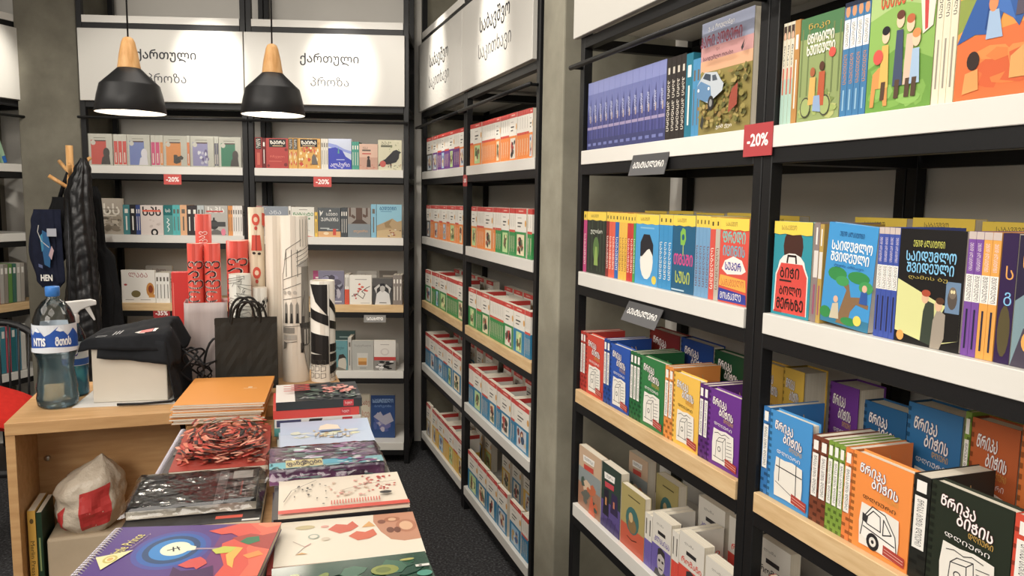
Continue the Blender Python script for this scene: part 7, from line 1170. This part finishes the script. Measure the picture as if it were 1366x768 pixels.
cr += [R(.02, .1, .08, .98, '#d84830'), P([(.05, .7), (.2, .68), (.2, .62), (.05, .6)], '#d84830'), P([(.7, .9), (.95, .88), (.95, .96), (.7, .97)], '#d84830')]
roll('cream wrapping paper roll with red balloon pattern', .686, .43, .027, .60, '#d8c4a6', cr)
roll('blank cream roll behind the building sketch roll', .750, .402, .036, .572, '#d6c9b6')
arch = []
IN = '#5a5650'
for x in (.30, .42, .54): arch += [L([(x, .80), (x, .64)], .012, IN)]
arch += [L([(.22, .66), (.30, .80), (.62, .86)], .012, IN), L([(.22, .62), (.62, .66)], .012, IN), L([(.26, .74), (.62, .80)], .01, IN)]
arch += [L([(.20, .56), (.60, .60)], .012, IN), L([(.20, .50), (.60, .52)], .012, IN), L([(.2, .36), (.2, .66)], .012, IN)]
for x in (.28, .40, .52): arch += [P([(x-.04, .36), (x-.03, .47), (x, .49), (x+.03, .47), (x+.04, .36)], '#8a857c'), P([(x-.03, .36), (x-.01, .42), (x+.02, .42), (x+.03, .36)], '#2c2a28')]
for x in (.25, .36, .48): arch += [E(x, .545, .04, .012, '#b8b0a4')]
arch += [P([(.60, .36), (.62, .70), (.84, .70), (.86, .36)], '#8c8880'), P([(.60, .36), (.64, .50), (.70, .56), (.68, .36)], '#4a4744'), P([(.52, .70), (.60, .73), (.92, .76), (.92, .70)], '#b8b4ac')]+[L([(.52, .78-.025*i), (.94, .84-.025*i)], .01, IN) for i in range(4)]+[L([(x, .82), (x, .98)], .01, '#8a857c') for x in (.6, .66, .74, .82, .9)]
arch += [P([(.58, .33), (.56, .36), (.92, .36), (.92, .33)], '#3a3836'), P([(.60, .20), (.58, .33), (.92, .33), (.92, .24)], '#55524e')]+[P([(x, .23), (x, .32), (x+.04, .32), (x+.04, .23)], '#b8b4ac') for x in (.66, .74, .82)]+[P([(.58, .18), (.58, .24), (.66, .24), (.64, .18)], '#2c2a28')]
arch += [P([(.64, .22), (.70, .12), (.80, .05), (.86, .10), (.90, .22)], '#a8a49c'), L([(.64, .22), (.70, .12), (.80, .05), (.86, .10), (.90, .22)], .012, IN), R(.2, .30, .46, .335, '#8a857c'), R(.22, .26, .5, .29, '#b0aaa0'), L([(.2, .34), (.56, .345)], .012, IN), L([(.22, .24), (.5, .25)], .012, IN), P([(.2, .2), (.22, .25), (.3, .24), (.28, .21)], '#7a756c')]
roll('tall white wrapping paper roll with ink drawing of a building', .808, .33, .046, .574, '#dcd0bf', arch)
ze = []
for k, (y0, y1) in enumerate(((.96, .72), (.74, .62), (.50, .42), (.40, .33), (.28, .24))):
    ze += [P([(.14, y0), (.60, y1+.04), (.60, y1-.06), (.14, y0-.1)], '#1e1c1c'), P([(.62, y0-.12), (.95, y1-.04), (.95, y1-.12), (.62, y0-.2)], '#1e1c1c')]
ze[0] = P([(.14, .97), (.58, .97), (.58, .66), (.3, .80)], '#1e1c1c')
ze += [L([(.62, .02), (.62, .97)], .012, '#8a857c')]+[L([(x, y), (x+.1, y+.01), (x+.1, y+.05), (x, y+.05), (x, y)], .01, '#4a4744') for x in (.14, .28, .42, .66, .8) for y in (.04, .11, .17)]
roll('shorter roll with black zebra stripes and small town sketch', .898, .30, .042, .352, '#e4ddd0', ze)
q = random.Random(3)
mb_ = [L([(q.uniform(.1, .9), y) if i % 2 == 0 else (q.uniform(.1, .9), y+.03) for i in range(3)], .012, c) for y in [.1+.022*k for k in range(40)] for c in ('#6a6a64', )]
roll('short grey marbled roll behind black paper bag', .628, .345, .036, .375, '#cfcdc2', [z for z in mb_])
roll('short black and white speckled roll beside the marbled one', .692, .365, .024, .325, '#d8d2c6', BL(77, .05, .1, .95, .98, 90, ['#22201f', '#2c2a28', '#3a3836'], .05, .1) and [z for z in BL(77, .05, .1, .95, .98, 110, ['#22201f', '#2c2a28'], .02, .045)])
# sack holding red rolls
o = dthing('paper_sack', 'lilac grey paper sack holding the red rolls', 'sack', .515, .40, z0)
b = MB(); q = random.Random(4); P0 = [(-.062, -.068), (.066, -.068), (.066, .03), (-.062, .03)]
vs = []; nz_ = 9
ring = [(-.062+.128*k/8, -.068) for k in range(8)]+[(.066, -.068+.098*k/5) for k in range(5)]+[(.066-.128*k/8, .072) for k in range(8)]+[(-.062, .072-.14*k/5) for k in range(5)]
ring = [(-.066+.134*k/8, -.064) for k in range(8)]+[(.068, -.064+.117*k/5) for k in range(5)]+[(.068-.134*k/8, .053) for k in range(8)]+[(-.066, .053-.117*k/5) for k in range(5)]
for j in range(nz_):
    for (x, y) in ring: vs.append((x+q.uniform(-.0015, .0015), y+q.uniform(-.0015, .0015), .28*j/(nz_-1)))
n = len(ring)
b.mesh(vs, [(j*n+i, j*n+(i+1) % n, (j+1)*n+(i+1) % n, (j+1)*n+i) for j in range(nz_-1) for i in range(n)], noisy('lilac_paper', 5, [(.3, '#a89c9a'), (.5, '#b4a8a6'), (.7, '#beb3b0')], .7, .1, stretch=(6, 6, .4)), True)
solid(b.build('sack_body', o), .001)
# black paper bag
o = dthing('gift_bag', 'black paper carrier bag with bunched cord handles', 'bag', .645, .265, z0, -4)
BP = noisy('black_kraft_paper', 8, [(.3, '#1f1d18'), (.7, '#2b2822')], .7, .15)
b = MB(); nx = 12; q = random.Random(2); vs = []
for j in range(10):
    z = .235*j/9; t_ = .034*(1-j/9*.72)
    for k in range(nx+1): vs.append((-.098+.196*k/nx, -t_+q.uniform(-.0015, .0015), z))
    for k in range(nx+1): vs.append((.098-.196*k/nx, t_+q.uniform(-.0015, .0015), z))
n = 2*(nx+1)
b.mesh(vs, [(j*n+i, j*n+(i+1) % n, (j+1)*n+(i+1) % n, (j+1)*n+i) for j in range(9) for i in range(n)]+[tuple(range(n))[::-1]], BP)
solid(b.build('bag_body', o), .0012)
b = MB(); b.box(-.099, .099, -.0115, -.0095, .215, .2355, BP); b.build('folded_rim', o)
for sgn, sh in ((-1, -.012), (1, .008)):
    for kk in range(2):
        b = MB(); pts = []
        for k in range(15):
            a = math.pi*k/14; pts.append((sh+kk*.012-.040*math.cos(a)*(1+.15*kk), sgn*.006-.012*math.sin(a)*(kk+1), .20+.105*math.sin(a)**.7*(1-.12*kk)))
        b.tube(pts, .0042, mat('#24211d', .8), 8); b.build('cord_handle', o)
# red bag behind
o = dthing('gift_bag', 'red glossy bag with white letters behind the draped box', 'bag', .45, .469, z0)
b = MB(); b.box(-.047, .047, -.012, .012, 0, .375, mat('#cc2a24', .3)); ink(b, [T('ხს', .68, .42, .5, '#f0e8e4', .14, 0, .03), R(.05, .06, .08, .9, '#e87868'), P([(.72, .0), (.9, .22), (.97, .05)], '#e8603c')], .094, .375, lambda x, y, e: (x-.047, -.012-e, y)); bevel(b.build('bag_body', o), .004, 2)
# white box, sheet, shirt
o = dthing('paper_sheet', 'white paper sheet under the white carton', 'paper', .30, .215, z0, -6)
b = MB(); b.box(-.145, .15, -.105, .12, 0, .0012, mat('#dcd8d2', .6)); b.build('sheet', o)
o = dthing('carton_box', 'plain white carton under a folded black shirt', 'box', .312, .235, z0+.0016, -7)
b = MB(); A, B_, hh = .107, .082, .178
vs = [(sx*A*(1 if z == 0 else 1.0), sy*B_, z) for z in (0, hh) for sy in (-1, 1) for sx in (-1, 1)]
b.mesh(vs, [(0, 2, 3, 1), (4, 5, 7, 6), (0, 1, 5, 4), (2, 6, 7, 3), (0, 4, 6, 2), (1, 3, 7, 5)], noisy('white_card', 3, [(.3, '#cbc4b6'), (.7, '#d3ccbf')], .6, 0)); bevel(b.build('box_body', o), .003, 2)
b = MB(); b.box(-A+.004, A-.004, -.0008+0, .0008, hh, hh+.0006, mat('#c2bbad', .6)); b.build('lid_seam', o)
o = dthing('folded_shirt', 'black folded shirt with pencil print draped over the carton', 'shirt', .312, .235, z0+.1806, -7)
CL = noisy('black_jersey', 40, [(.3, '#141619'), (.7, '#1c1e22')], .9, .2, dist=.002)
def cloth(x0, x1, y0, y1, zf, zb, drop, seed, nx=40, ny=28, skew=0):
    b = MB(); vs = []
    for j in range(ny+1):
        for i in range(nx+1):
            u, v = i/nx, j/ny
            x = x0+(x1-x0)*u+skew*v; y = y0+(y1-y0)*v
            zz = zf+(zb-zf)*min(1, v*1.15)**.8*(.25+.75*min(1, u*1.5))
            zz += .0035*mathutils.noise.noise(Vector((u*5+seed, v*4, seed)))+.002*mathutils.noise.noise(Vector((u*13, v*3+seed, 2)))
            px, py = x, y
            fx = max(0, x-A); fl = max(0, -A-x); fy = max(0, -y-B_)
            if fl: zz -= fl*.45*drop
            if fx: zz -= fx*(1.3+.9*(1-v))*drop*(1+.25*math.sin(v*11+seed)); px = A+.5*fx+.008*math.sin(v*9+seed)
            if fy: zz -= fy*(1.0+.9*u)*drop; py = -B_-.55*fy-.004*math.sin(u*8+seed)
            vs.append((px, py, zz))
    b.mesh(vs, [(j*(nx+1)+i, j*(nx+1)+i+1, (j+1)*(nx+1)+i+1, (j+1)*(nx+1)+i) for j in range(ny) for i in range(nx)], CL, True)
    return b, vs, nx, ny
import mathutils
b, _, _, _ = cloth(-.085, .20, -.118, .078, .006, .022, 1.15, 2); solid(b.build('lower_fold', o), .003)
b, vs, nx, ny = cloth(-.140, .150, -.108, .07, .015, .062, .8, 5, skew=.03)
ob = b.build('upper_fold', o); solid(ob, .004)
pr = MB()
def onc(px, py, e):
    i = px*nx; j = py*ny; i0 = min(nx-1, int(i)); j0 = min(ny-1, int(j)); fu, fv = i-i0, j-j0
    g = lambda a, c: Vector(vs[c*(nx+1)+a])
    p = (g(i0, j0)*(1-fu)+g(i0+1, j0)*fu)*(1-fv)+(g(i0, j0+1)*(1-fu)+g(i0+1, j0+1)*fu)*fv
    return tuple(p+Vector((0, -.0015, .0032+e)))
PENCIL = [P([(.62, .42), (.66, .46), (.70, .47), (.70, .39), (.66, .39)], '#c0b8b0'), P([(.66, .46), (.74, .50), (.745, .42), (.66, .395)], '#c43c34'), P([(.745, .50), (.86, .55), (.865, .48), (.75, .425)], '#e0d8d0'), P([(.86, .55), (.94, .585), (.945, .52), (.865, .48)], '#e4ded8')]+[R(.46+.02*k, .40+.012*k, .47+.02*k, .50+.012*k, '#a8a8a8') for k in range(3)]+[L([(.36, .36), (.42, .375)], .02, '#8a8a8a'), L([(.36, .39), (.42, .405)], .02, '#8a8a8a')]
def mv(p): return (.5+(p[0]-.62)*1.35, .34+(p[1]-.46)*1.7)
PENCIL = [(q_[0], [mv(p) for p in q_[1]])+tuple(q_[2:]) for q_ in PENCIL]
ink(pr, PENCIL[:4], 1, 1, onc)
pr.build('pencil_print', ob); pr = MB(); ink(pr, PENCIL[4:7], 1, 1, onc); pr.build('lettering', ob); pr = MB(); ink(pr, PENCIL[7:], 1, 1, onc); pr.build('lettering', ob)
# cables
o = dthing('cable_bundle', 'tangled black cords hanging beside the carton', 'cable', .50, .245, z0)
for k in range(5):
    q = random.Random(50+k); b = MB(); pts = []
    for i in range(46):
        a = i/45*math.pi*4+k*1.3
        pts.append((.028*math.cos(a)*(1+.2*q.random())+(-.02 if k < 3 else .02)-.02*(k % 2), .035*math.sin(a*.9+k)+.01*k-.02, .008+.075*(1+math.sin(a*.5+k*1.1))*(.9 if k < 3 else .6)))
    b.tube(pts, .0035 if k < 3 else .0026, mat('#17171a', .55), 8); b.build('cord', o)
b = MB(); b.tube([(.05+.045*math.cos(t_/12*math.pi), .06, .004+.16*math.sin(t_/12*math.pi)**.8) for t_ in range(13)], .004, mat('#17171a', .55), 8); b.build('cord', o)
b = MB(); b.tube([(-.02, -.02, .03), (-.045, -.09, .012), (-.08, -.145, .0075), (-.16, -.15, .0072), (-.23, -.14, .0072)], .004, mat('#17171a', .55), 8); b.build('cord', o)
# bottles
PET, nt, bb = nodes('clear_plastic')
tr = nt.nodes.new('ShaderNodeBsdfTransparent'); tr.inputs[0].default_value = (.93, .96, .98, 1); gl = nt.nodes.new('ShaderNodeBsdfGlossy'); gl.inputs['Roughness'].default_value = .06
mx = nt.nodes.new('ShaderNodeMixShader'); fr = nt.nodes.new('ShaderNodeFresnel'); fr.inputs['IOR'].default_value = 1.5
nt.links.new(fr.outputs[0], mx.inputs[0]); nt.links.new(tr.outputs[0], mx.inputs[1]); nt.links.new(gl.outputs[0], mx.inputs[2]); nt.links.new(mx.outputs[0], nt.nodes['Material Output'].inputs[0])
def liquid(name, col, milk=0):
    m, nt, bb = nodes(name); tr = nt.nodes.new('ShaderNodeBsdfTransparent'); tr.inputs[0].default_value = col
    gl = nt.nodes.new('ShaderNodeBsdfGlossy'); gl.inputs['Roughness'].default_value = .08; mx = nt.nodes.new('ShaderNodeMixShader'); fr = nt.nodes.new('ShaderNodeFresnel'); fr.inputs['IOR'].default_value = 1.4
    df = nt.nodes.new('ShaderNodeBsdfTranslucent'); df.inputs[0].default_value = (.58, .86, .95, 1); d2 = nt.nodes.new('ShaderNodeMixShader'); d2.inputs[0].default_value = milk
    nt.links.new(tr.outputs[0], d2.inputs[1]); nt.links.new(df.outputs[0], d2.inputs[2]); nt.links.new(fr.outputs[0], mx.inputs[0]); nt.links.new(d2.outputs[0], mx.inputs[1]); nt.links.new(gl.outputs[0], mx.inputs[2]); nt.links.new(mx.outputs[0], nt.nodes['Material Output'].inputs[0]); return m
WAT = liquid('water', (.90, .97, 1, 1), .32)
o = dthing('water_bottle', 'large clear water bottle with blue cap and mountain label', 'bottle', .10, .172, z0)
prof = [(.0, .006), (.028, .004), (.046, 0), (.055, .008), (.057, .03), (.054, .045), (.056, .06), (.050, .095), (.047, .12), (.051, .15), (.057, .165), (.058, .20), (.058, .245), (.055, .27), (.045, .297), (.030, .318), (.017, .328), (.0155, .338)]
b = MB(); b.lathe(prof, PET, 40, caps=False); b.build('bottle_body', o)
b = MB(); pw = [(max(0, r-.0018), z+.0015) for r, z in prof if z < .16]; b.lathe([(0, pw[0][1])]+pw[1:]+[(.0545, .162), (0, .162)], WAT, 40, caps=False); b.build('water', o)
b = MB(); b.lathe([(.0175, .334), (.0195, .336), (.0195, .36), (.018, .363), (0, .363)], mat('#2a7cd0', .35), 32, caps=False); b.build('cap', o)
b = MB()
def cyl(px, py, e): a = -math.pi/2+(px-.0585*math.pi/2)/.0585; return ((.0588+e)*math.cos(a), (.0588+e)*math.sin(a), .172+py)
SL = []
def wrap(prims):
    out = []
    for q in prims:
        if q[0] != 'p': out.append(q); continue
        lo = min(p[0] for p in q[1]); mxx = max(p[0] for p in q[1])
        while lo < mxx-1e-6:
            c1 = clip(q[1], lo, lo+.05)
            if len(c1) > 2: out.append(('p', c1, q[2]))
            lo += .05
    return out
lab_ = [R(0, 0, 1, 1, '#dfe4ea'), P([(0, .1), (0, .55), (.12, .85), (.2, .62), (.3, .92), (.42, .6), (.5, .7), (.62, .95), (.75, .6), (.85, .85), (1, .5), (1, .1)], '#1d56b4'), P([(.12, .85), (.16, .72), (.2, .74), (.2, .62)], '#f0f4f8'), P([(.3, .92), (.26, .78), (.32, .74), (.36, .76)], '#f0f4f8'), P([(.62, .95), (.58, .82), (.64, .76), (.69, .78)], '#f0f4f8'), P([(0, 0), (0, .12), (.5, .22), (1, .12), (1, 0)], '#e4e8ee'), T('NTIS', .34, .40, .19, '#f4f6f8', .27, 0, .05), T('მთის', .68, .42, .22, '#f4f6f8', .30, 0, .05)]
ink(b, wrap(lab_), .0585*math.pi*2*.5, .082, cyl); 
b.lathe([(.0586, .173), (.0586, .253)], mat('#dfe4ea', .4), 40, caps=False); b.build('bottle_label', o)
o = dthing('spray_bottle', 'spray bottle with white trigger and blue liquid behind water bottle', 'bottle', .128, .30, z0, 12)
prof = [(.0, .003), (.03, 0), (.036, .006), (.0365, .14), (.035, .17), (.028, .20), (.016, .225), (.0135, .24)]
b = MB(); b.lathe(prof, PET, 32, caps=False); b.build('bottle_body', o)
LIQ = mat('#2fb0d4', .06, trans=.55, ior=1.2); LIQ.name = 'blue_liquid'
b = MB(); b.lathe([(0, .004), (.029, .003), (.0345, .008), (.035, .095), (0, .095)], LIQ, 32, caps=False); b.build('liquid', o)
b = MB(); b.lathe([(.0372, .10), (.0372, .165)], mat('#dcdcda', .4), 32, caps=False); b.lathe([(.0375, .102), (.0375, .122)], mat('#2c5ca8', .4), 32, caps=False)
def cyl2(px, py, e): a = -math.pi/2+(px-.03)/.0375; return ((.0376+e)*math.cos(a), (.0376+e)*math.sin(a), .12+py)
ink(b, [E(.5, .5, .13, .26, '#4a3c8c', 12), E(.53, .53, .08, .16, '#dcdcda', 12), P([(.55, .7), (.62, .86), (.6, .66)], '#4a3c8c')], .06, .045, cyl2); b.build('bottle_label', o)
WP = mat('#d8d4ce', .4)
b = MB(); b.lathe([(.0155, .232), (.0165, .236), (.0165, .256), (.013, .262), (0, .262)], WP, 24, caps=False); b.build('neck_collar', o)
b = MB(); pf = [(-.028, .262), (-.034, .285), (-.026, .300), (.05, .305), (.066, .300), (.066, .287), (.045, .283), (.02, .272), (.012, .262)]
vs = [(x, y, z) for y in (-.011, .011) for x, z in pf]; n = len(pf)
b.mesh(vs, [tuple(range(n)), tuple(range(n, 2*n))[::-1]]+[(i, i+n, (i+1) % n+n, (i+1) % n) for i in range(n)], WP); bevel(b.build('spray_head', o), .003, 2)
b = MB(); pf = [(.030, .282), (.046, .284), (.054, .262), (.062, .238), (.057, .236), (.044, .258)]
vs = [(x, y, z) for y in (-.007, .007) for x, z in pf]; n = len(pf)
b.mesh(vs, [tuple(range(n)), tuple(range(n, 2*n))[::-1]]+[(i, i+n, (i+1) % n+n, (i+1) % n) for i in range(n)], WP); bevel(b.build('trigger', o), .002, 2)
# inside the counter: book, box bag, plastic bag
zi = .4405
def upbook(label, x, th, h, c, prims):
    o = dthing('paperback_book', label, 'book', x, .05, zi)
    b = MB(); W = .15; m1 = mat(c, .45); b.box(0, th, 0, .0008, 0, h, m1); b.box(0, .0008, .0008, W, 0, h, m1); b.box(th-.0008, th, .0008, W, 0, h, m1)
    ink(b, prims, th, h, lambda x, y, e: (x, -e, y)); b.build('cover', o)
    p = MB(); p.box(.001, th-.001, .001, W-.001, .001, h-.001, PAGES); p.build('pages', o)
upbook('yellow-spined book standing inside the counter', .031, .020, .262, '#dca92c', [T('Merlin Press', .5, .45, .4, '#4a3a20', .5, -90, 0), E(.5, .88, .25, .03, '#6a5424')])
upbook('dark green book standing inside the counter beside yellow one', .053, .014, .255, '#1f3c26', [R(.3, .3, .6, .7, '#8a9c60')])
o = dthing('paper_bag', 'pale kraft bag standing inside the counter under plastic bag', 'bag', .165, .12, zi)
b = MB(); b.box(-.09, .11, -.065, .095, 0, .168, noisy('pale_kraft', 5, [(.3, '#b3a188'), (.7, '#c4b399')], .7, .1)); bevel(b.build('bag_body', o), .008, 2)
o = dthing('plastic_bag', 'crumpled white plastic bag with red patch inside the counter', 'bag', .183, .125, zi+.1686)
BAGM, nt, bb = nodes('bag_plastic'); bb.inputs['Base Color'].default_value = lin('#d6c8b4'); bb.inputs['Roughness'].default_value = .3
bb.inputs['Transmission Weight'].default_value = .15; bump(nt, bb, noise(nt, 22, 5), .5, .02)
import mathutils
b = MB(); nu, nv = 44, 26; vs = []
def bagp(u, v, off=0):
    a = 2*math.pi*u; el = v
    prof_ = [(0, .62), (.12, .9), (.3, 1), (.5, .96), (.7, .78), (.84, .5), (.92, .22), (1, .02)]
    for (v0, r0), (v1, r1) in zip(prof_, prof_[1:]):
        if v0 <= v <= v1: rr_ = r0+(r1-r0)*(v-v0)/(v1-v0)
    nn = mathutils.noise.noise(Vector((math.cos(a)*1.8, math.sin(a)*1.8, v*4)))*.16+mathutils.noise.noise(Vector((math.cos(a)*5, math.sin(a)*5, v*11)))*.07
    rr_ = rr_*(1+nn)+off
    tilt = .05*max(0, v-.55)
    return (.098*rr_*math.cos(a)+tilt*1.6, .084*rr_*math.sin(a), .225*v*(1+.1*nn))
for j in range(nv+1):
    for i in range(nu): vs.append(bagp(i/nu, j/nv))
b.mesh(vs, [(j*nu+i, j*nu+(i+1) % nu, (j+1)*nu+(i+1) % nu, (j+1)*nu+i) for j in range(nv) for i in range(nu)], BAGM, True)
b.face([bagp(i/nu, 0) for i in range(nu)][::-1], BAGM)
bo = b.build('bag_body', o)
for (u0, v0, u1, v1, c) in ((.72, .10, .86, .62, '#c42c28'), (.60, .05, .64, .35, '#c42c28')):
    g = 10; b = MB()
    for i in range(g):
        for j in range(g):
            qd = [bagp(u0+(u1-u0)*(i+di)/g, v0+(v1-v0)*(j+dj)/g+.1*((i+di)/g-.5), .02) for di, dj in ((0, 0), (1, 0), (1, 1), (0, 1))]
            b.face(qd, mat(c, .35), True)
    b.build('red_print', bo)

# ------------------------------------------------------------------ pendant lamps
def pendant(label, x, y):
    o = thing('pendant_lamp', label, 'lamp', (x, y, H+.102*y), 0, 'pendant lamps')
    SH_ = mat('#1b1b1c', .42)
    b = MB(); b.lathe([(.1245, .0), (.1265, .002), (.1165, .06), (.106, .1015)], SH_, 56, caps=False); b.lathe([(.106, .1015), (.1045, .1045)], SH_, 56, caps=False); b.lathe([(.1045, .1045), (.072, .135), (.042, .1645), (.040, .165)], SH_, 56, caps=False); ob = b.build('lamp_shade', o)
    b = MB(); b.lathe([(.1235, .0005), (.1145, .06), (.104, .1), (.041, .160), (0, .160)], mat('#e8e4dc', .5), 48, caps=False); b.build('shade_lining', o)
    b = MB(); b.lathe([(.041, .1655), (.034, .215), (.024, .262), (.018, .275), (.010, .280), (0, .280)], NECKW, 32, caps=False); b.build('wood_neck', o)
    b = MB(); b.tube([(0, 0, .279), (0, 0, 3.3-o.location.z)], .0032, mat('#121213', .6), 8); b.build('cord', o)
    b = MB(); b.lathe([(0, .022), (.118, .022), (.118, .026), (0, .026)], mat('#fff4e2', .5, emit=7), 40, caps=False); b.build('diffuser', o)
    l = bpy.data.lights.new('pendant_light', 'SPOT'); l.energy = 18; l.color = (1, .93, .82); l.spot_size = math.radians(140); l.spot_blend = .6; l.shadow_soft_size = .09
    lo = link('pendant_light', l, o); lo.location = (0, 0, .012)
pendant('left pendant lamp with wood neck and black shade', -1.458, 3.0)
pendant('right pendant lamp with wood neck and black shade', -.978, 3.2)

# ------------------------------------------------------------------ coat stand, coats, chair at far left
cx, cy = -2.345, 4.14
o = thing('coat_stand', 'wooden coat stand with pegs in front of concrete pillar', 'coat stand', (cx, cy, 0))
b = MB(); b.tube([(0, 0, .03), (0, 0, 1.87)], .018, NECKW, 14); b.build('pole', o)
for a, zz in ((2.6, 1.72), (3.6, 1.64), (.4, 1.74), (5.2, 1.70)):
    b = MB(); b.tube([(0, 0, zz), (.10*math.cos(a), .10*math.sin(a), zz+.07)], .010, NECKW, 10); b.build('peg', o)
for a in (.3, 2.4, 4.5): b = MB(); b.tube([(0, 0, .20), (.2*math.cos(a), .2*math.sin(a), .012)], .013, NECKW, 10); b.build('foot', o)
NAVY = noisy('navy_cotton', 30, [(.3, '#14182a'), (.7, '#1b2034')], .9, .2, dist=.003)
PUFF = noisy('black_nylon', 12, [(.3, '#0c0c0e'), (.7, '#141416')], .36, .35, dist=.012, spec=.5)
DARKC = noisy('black_wool', 30, [(.3, '#0e0e10'), (.7, '#151517')], .9, .2, dist=.003)
def hang(name, label, cat, x, y, z0_, z1, prof, ry, mt, quilt=0, seed=0, n=84, m_=110, part='body', drape=0):
    o = thing(name, label, cat, (x, y, z0_))
    b = MB(); vs = []
    for j in range(m_+1):
        v = j/m_; z = (z1-z0_)*v
        for (v0, a0, c0), (v1, a1, c1) in zip(prof, prof[1:]):
            if v0 <= v <= v1: k = (v-v0)/(v1-v0); k = k*k*(3-2*k); rx = a0+(a1-a0)*k; ox = c0+(c1-c0)*k
        for i in range(n):
            a = 2*math.pi*i/n; ca, sa = math.cos(a), math.sin(a)
            nn = mathutils.noise.noise(Vector((ca*1.6+seed, sa*1.6, z*5)))*.16+mathutils.noise.noise(Vector((ca*5+seed, sa*5, z*9)))*.05
            zz = z+.05*mathutils.noise.noise(Vector((ca*2, sa*2+seed, z*3)))+.03*math.sin(a*2)
            qd = quilt*(abs(math.sin(zz*math.pi/.062))**.45)*(.8+.4*nn) if quilt else 0
            fold = (.07 if quilt else .09)*math.sin(a*6+seed+z*3+3*mathutils.noise.noise(Vector((ca, z*3, seed))))
            if drape: fold = .17*abs(math.sin(a*2.5+seed+.8*mathutils.noise.noise(Vector((z*2.5, seed, 0)))+z*.7))**.7*(1-.5*v)+.06*math.sin(a*9+z*5)-.08
            vs.append((ox+(rx*(1+nn+fold)+qd)*ca, (ry*(rx/.11)**.5*(1+nn+fold)+qd)*sa, z+.012*mathutils.noise.noise(Vector((ca*3, sa*3, seed)))*(1-v)))
    b.mesh(vs, [(j*n+i, j*n+(i+1) % n, (j+1)*n+(i+1) % n, (j+1)*n+i) for j in range(m_) for i in range(n)], mt, True)
    b.face(vs[:n][::-1], mt); b.face(vs[-n:], mt); b.build(part, o); return o
o = hang('puffer_jacket', 'shiny black quilted jacket hanging on the coat stand', 'jacket', -2.248, 4.03, .62, 1.80, [(0, .088, .0), (.25, .082, .0), (.5, .072, .0), (.72, .070, -.002), (.84, .064, .0), (.90, .050, .014), (.95, .034, .028), (1, .010, .036)], .06, PUFF, .006, 1, part='jacket_body', drape=1)
b = MB(); b.tube([(-.022, -.079, .10), (-.024, -.074, .5), (-.018, -.068, .95)], .003, mat('#3a3a3e', .3, metal=.8), 6); b.build('zipper', o)
o = hang('wool_coat', 'matte black coat hanging low behind the quilted jacket', 'coat', -2.275, 4.24, .62, 1.66, [(0, .110, .0), (.4, .108, .0), (.62, .09, .0), (.70, .05, -.005), (.95, .03, .0), (1, .015, .0)], .055, DARKC, 0, 4, part='coat_body', drape=1)
o = hang('shoulder_bag', 'black shoulder bag hanging left on the coat stand', 'bag', -2.435, 4.16, 1.26, 1.60, [(0, .05, -.03), (.15, .10, -.02), (.5, .085, .01), (1, .055, .035)], .035, DARKC, 0, 7, part='bag_body')
b = MB(); b.tube([(.02, -.01, .33), (.05, -.02, .40), (.085, -.03, .47)], .011, DARKC, 8); b.build('strap', o)
o = hang('tote_bag', 'navy cotton bag with white letters hanging below the pegs', 'bag', -2.432, 4.05, 1.13, 1.535, [(0, .05, .01), (.08, .075, .01), (.4, .085, -.005), (.85, .078, .0), (1, .07, .01)], .03, NAVY, 0, 9, part='bag_body')
b = MB(); pr_ = [T('HEN', .60, .13, .34, '#e4e0d8', .075, 0, .04), P([(.56, .3), (.5, .56), (.54, .74), (.70, .70), (.78, .5), (.72, .26)], '#1f5c8c'), P([(.5, .46), (.46, .66), (.54, .70), (.56, .5)], '#2c84a8'), R(.68, .66, .96, .76, '#a8aab4'), L([(.44, .80), (.40, .72), (.5, .6), (.72, .52)], .02, '#c8c4bc'), P([(.7, .42), (.8, .54), (.86, .48), (.78, .36)], '#b8989c'), P([(.38, .27), (.5, .25), (.5, .29), (.38, .31)], '#5c6890')]
ink(b, pr_, .17, .405, lambda x, y, e: (x-.085, -.046-e-.006*math.cos((x/.17-.5)*2.4), y)); b.build('print', o)
# chair
o = thing('rod_back_chair', 'black chair with rod back holding a red cushion', 'chair', (-2.26, 3.28, 0), .25)
CHB = mat('#141416', .4)
b = MB(); b.box(-.22, .22, -.22, .2, .44, .475, CHB); bevel(b.build('seat', o), .015, 3)
for sx_ in (-1, 1):
    for y_, top in ((-.19, .44), (.17, .44)): b = MB(); b.tube([(sx_*.19, y_, 0), (sx_*.18, y_, top)], .014, CHB, 10); b.build('leg', o)
arc = [(.235*math.cos(a), .14+.02*math.sin(a), .475+.565*math.sin(a)**.55) for a in [math.pi*k/20 for k in range(21)]]
b = MB(); b.tube(arc, .016, CHB, 10); b.build('back_hoop', o)
for k in range(11):
    u = -.85+1.7*k/10; zt = .475+.565*max(.01, (1-u*u))**.275
    b = MB(); b.tube([(u*.2, .14, .475), (u*.235, .145, zt-.006)], .005, CHB, 8); b.build('back_rod', o)
o = thing('cushion', 'red cushion leaning on the chair at far left', 'cushion', (-2.15, 3.12, .745), .3); o.rotation_euler = (math.radians(16), math.radians(20), .3)
b = MB(); vs = []; n = 18
for sd in (1, -1):
    for j in range(n+1):
        for i in range(n+1):
            u, v = i/n*2-1, j/n*2-1; vs.append((.16*u*(1-.06*v*v), .13*v*(1-.06*u*u), sd*.05*((1-u**4)*(1-v**4))**.6))
k = (n+1)**2
b.mesh(vs, [(s*k+j*(n+1)+i, s*k+j*(n+1)+i+1, s*k+(j+1)*(n+1)+i+1, s*k+(j+1)*(n+1)+i) for s in (0, 1) for j in range(n) for i in range(n)], noisy('red_felt', 40, [(.3, '#b3211a'), (.7, '#c42a20')], .9, .1), True)
b.build('cushion_cover', o)
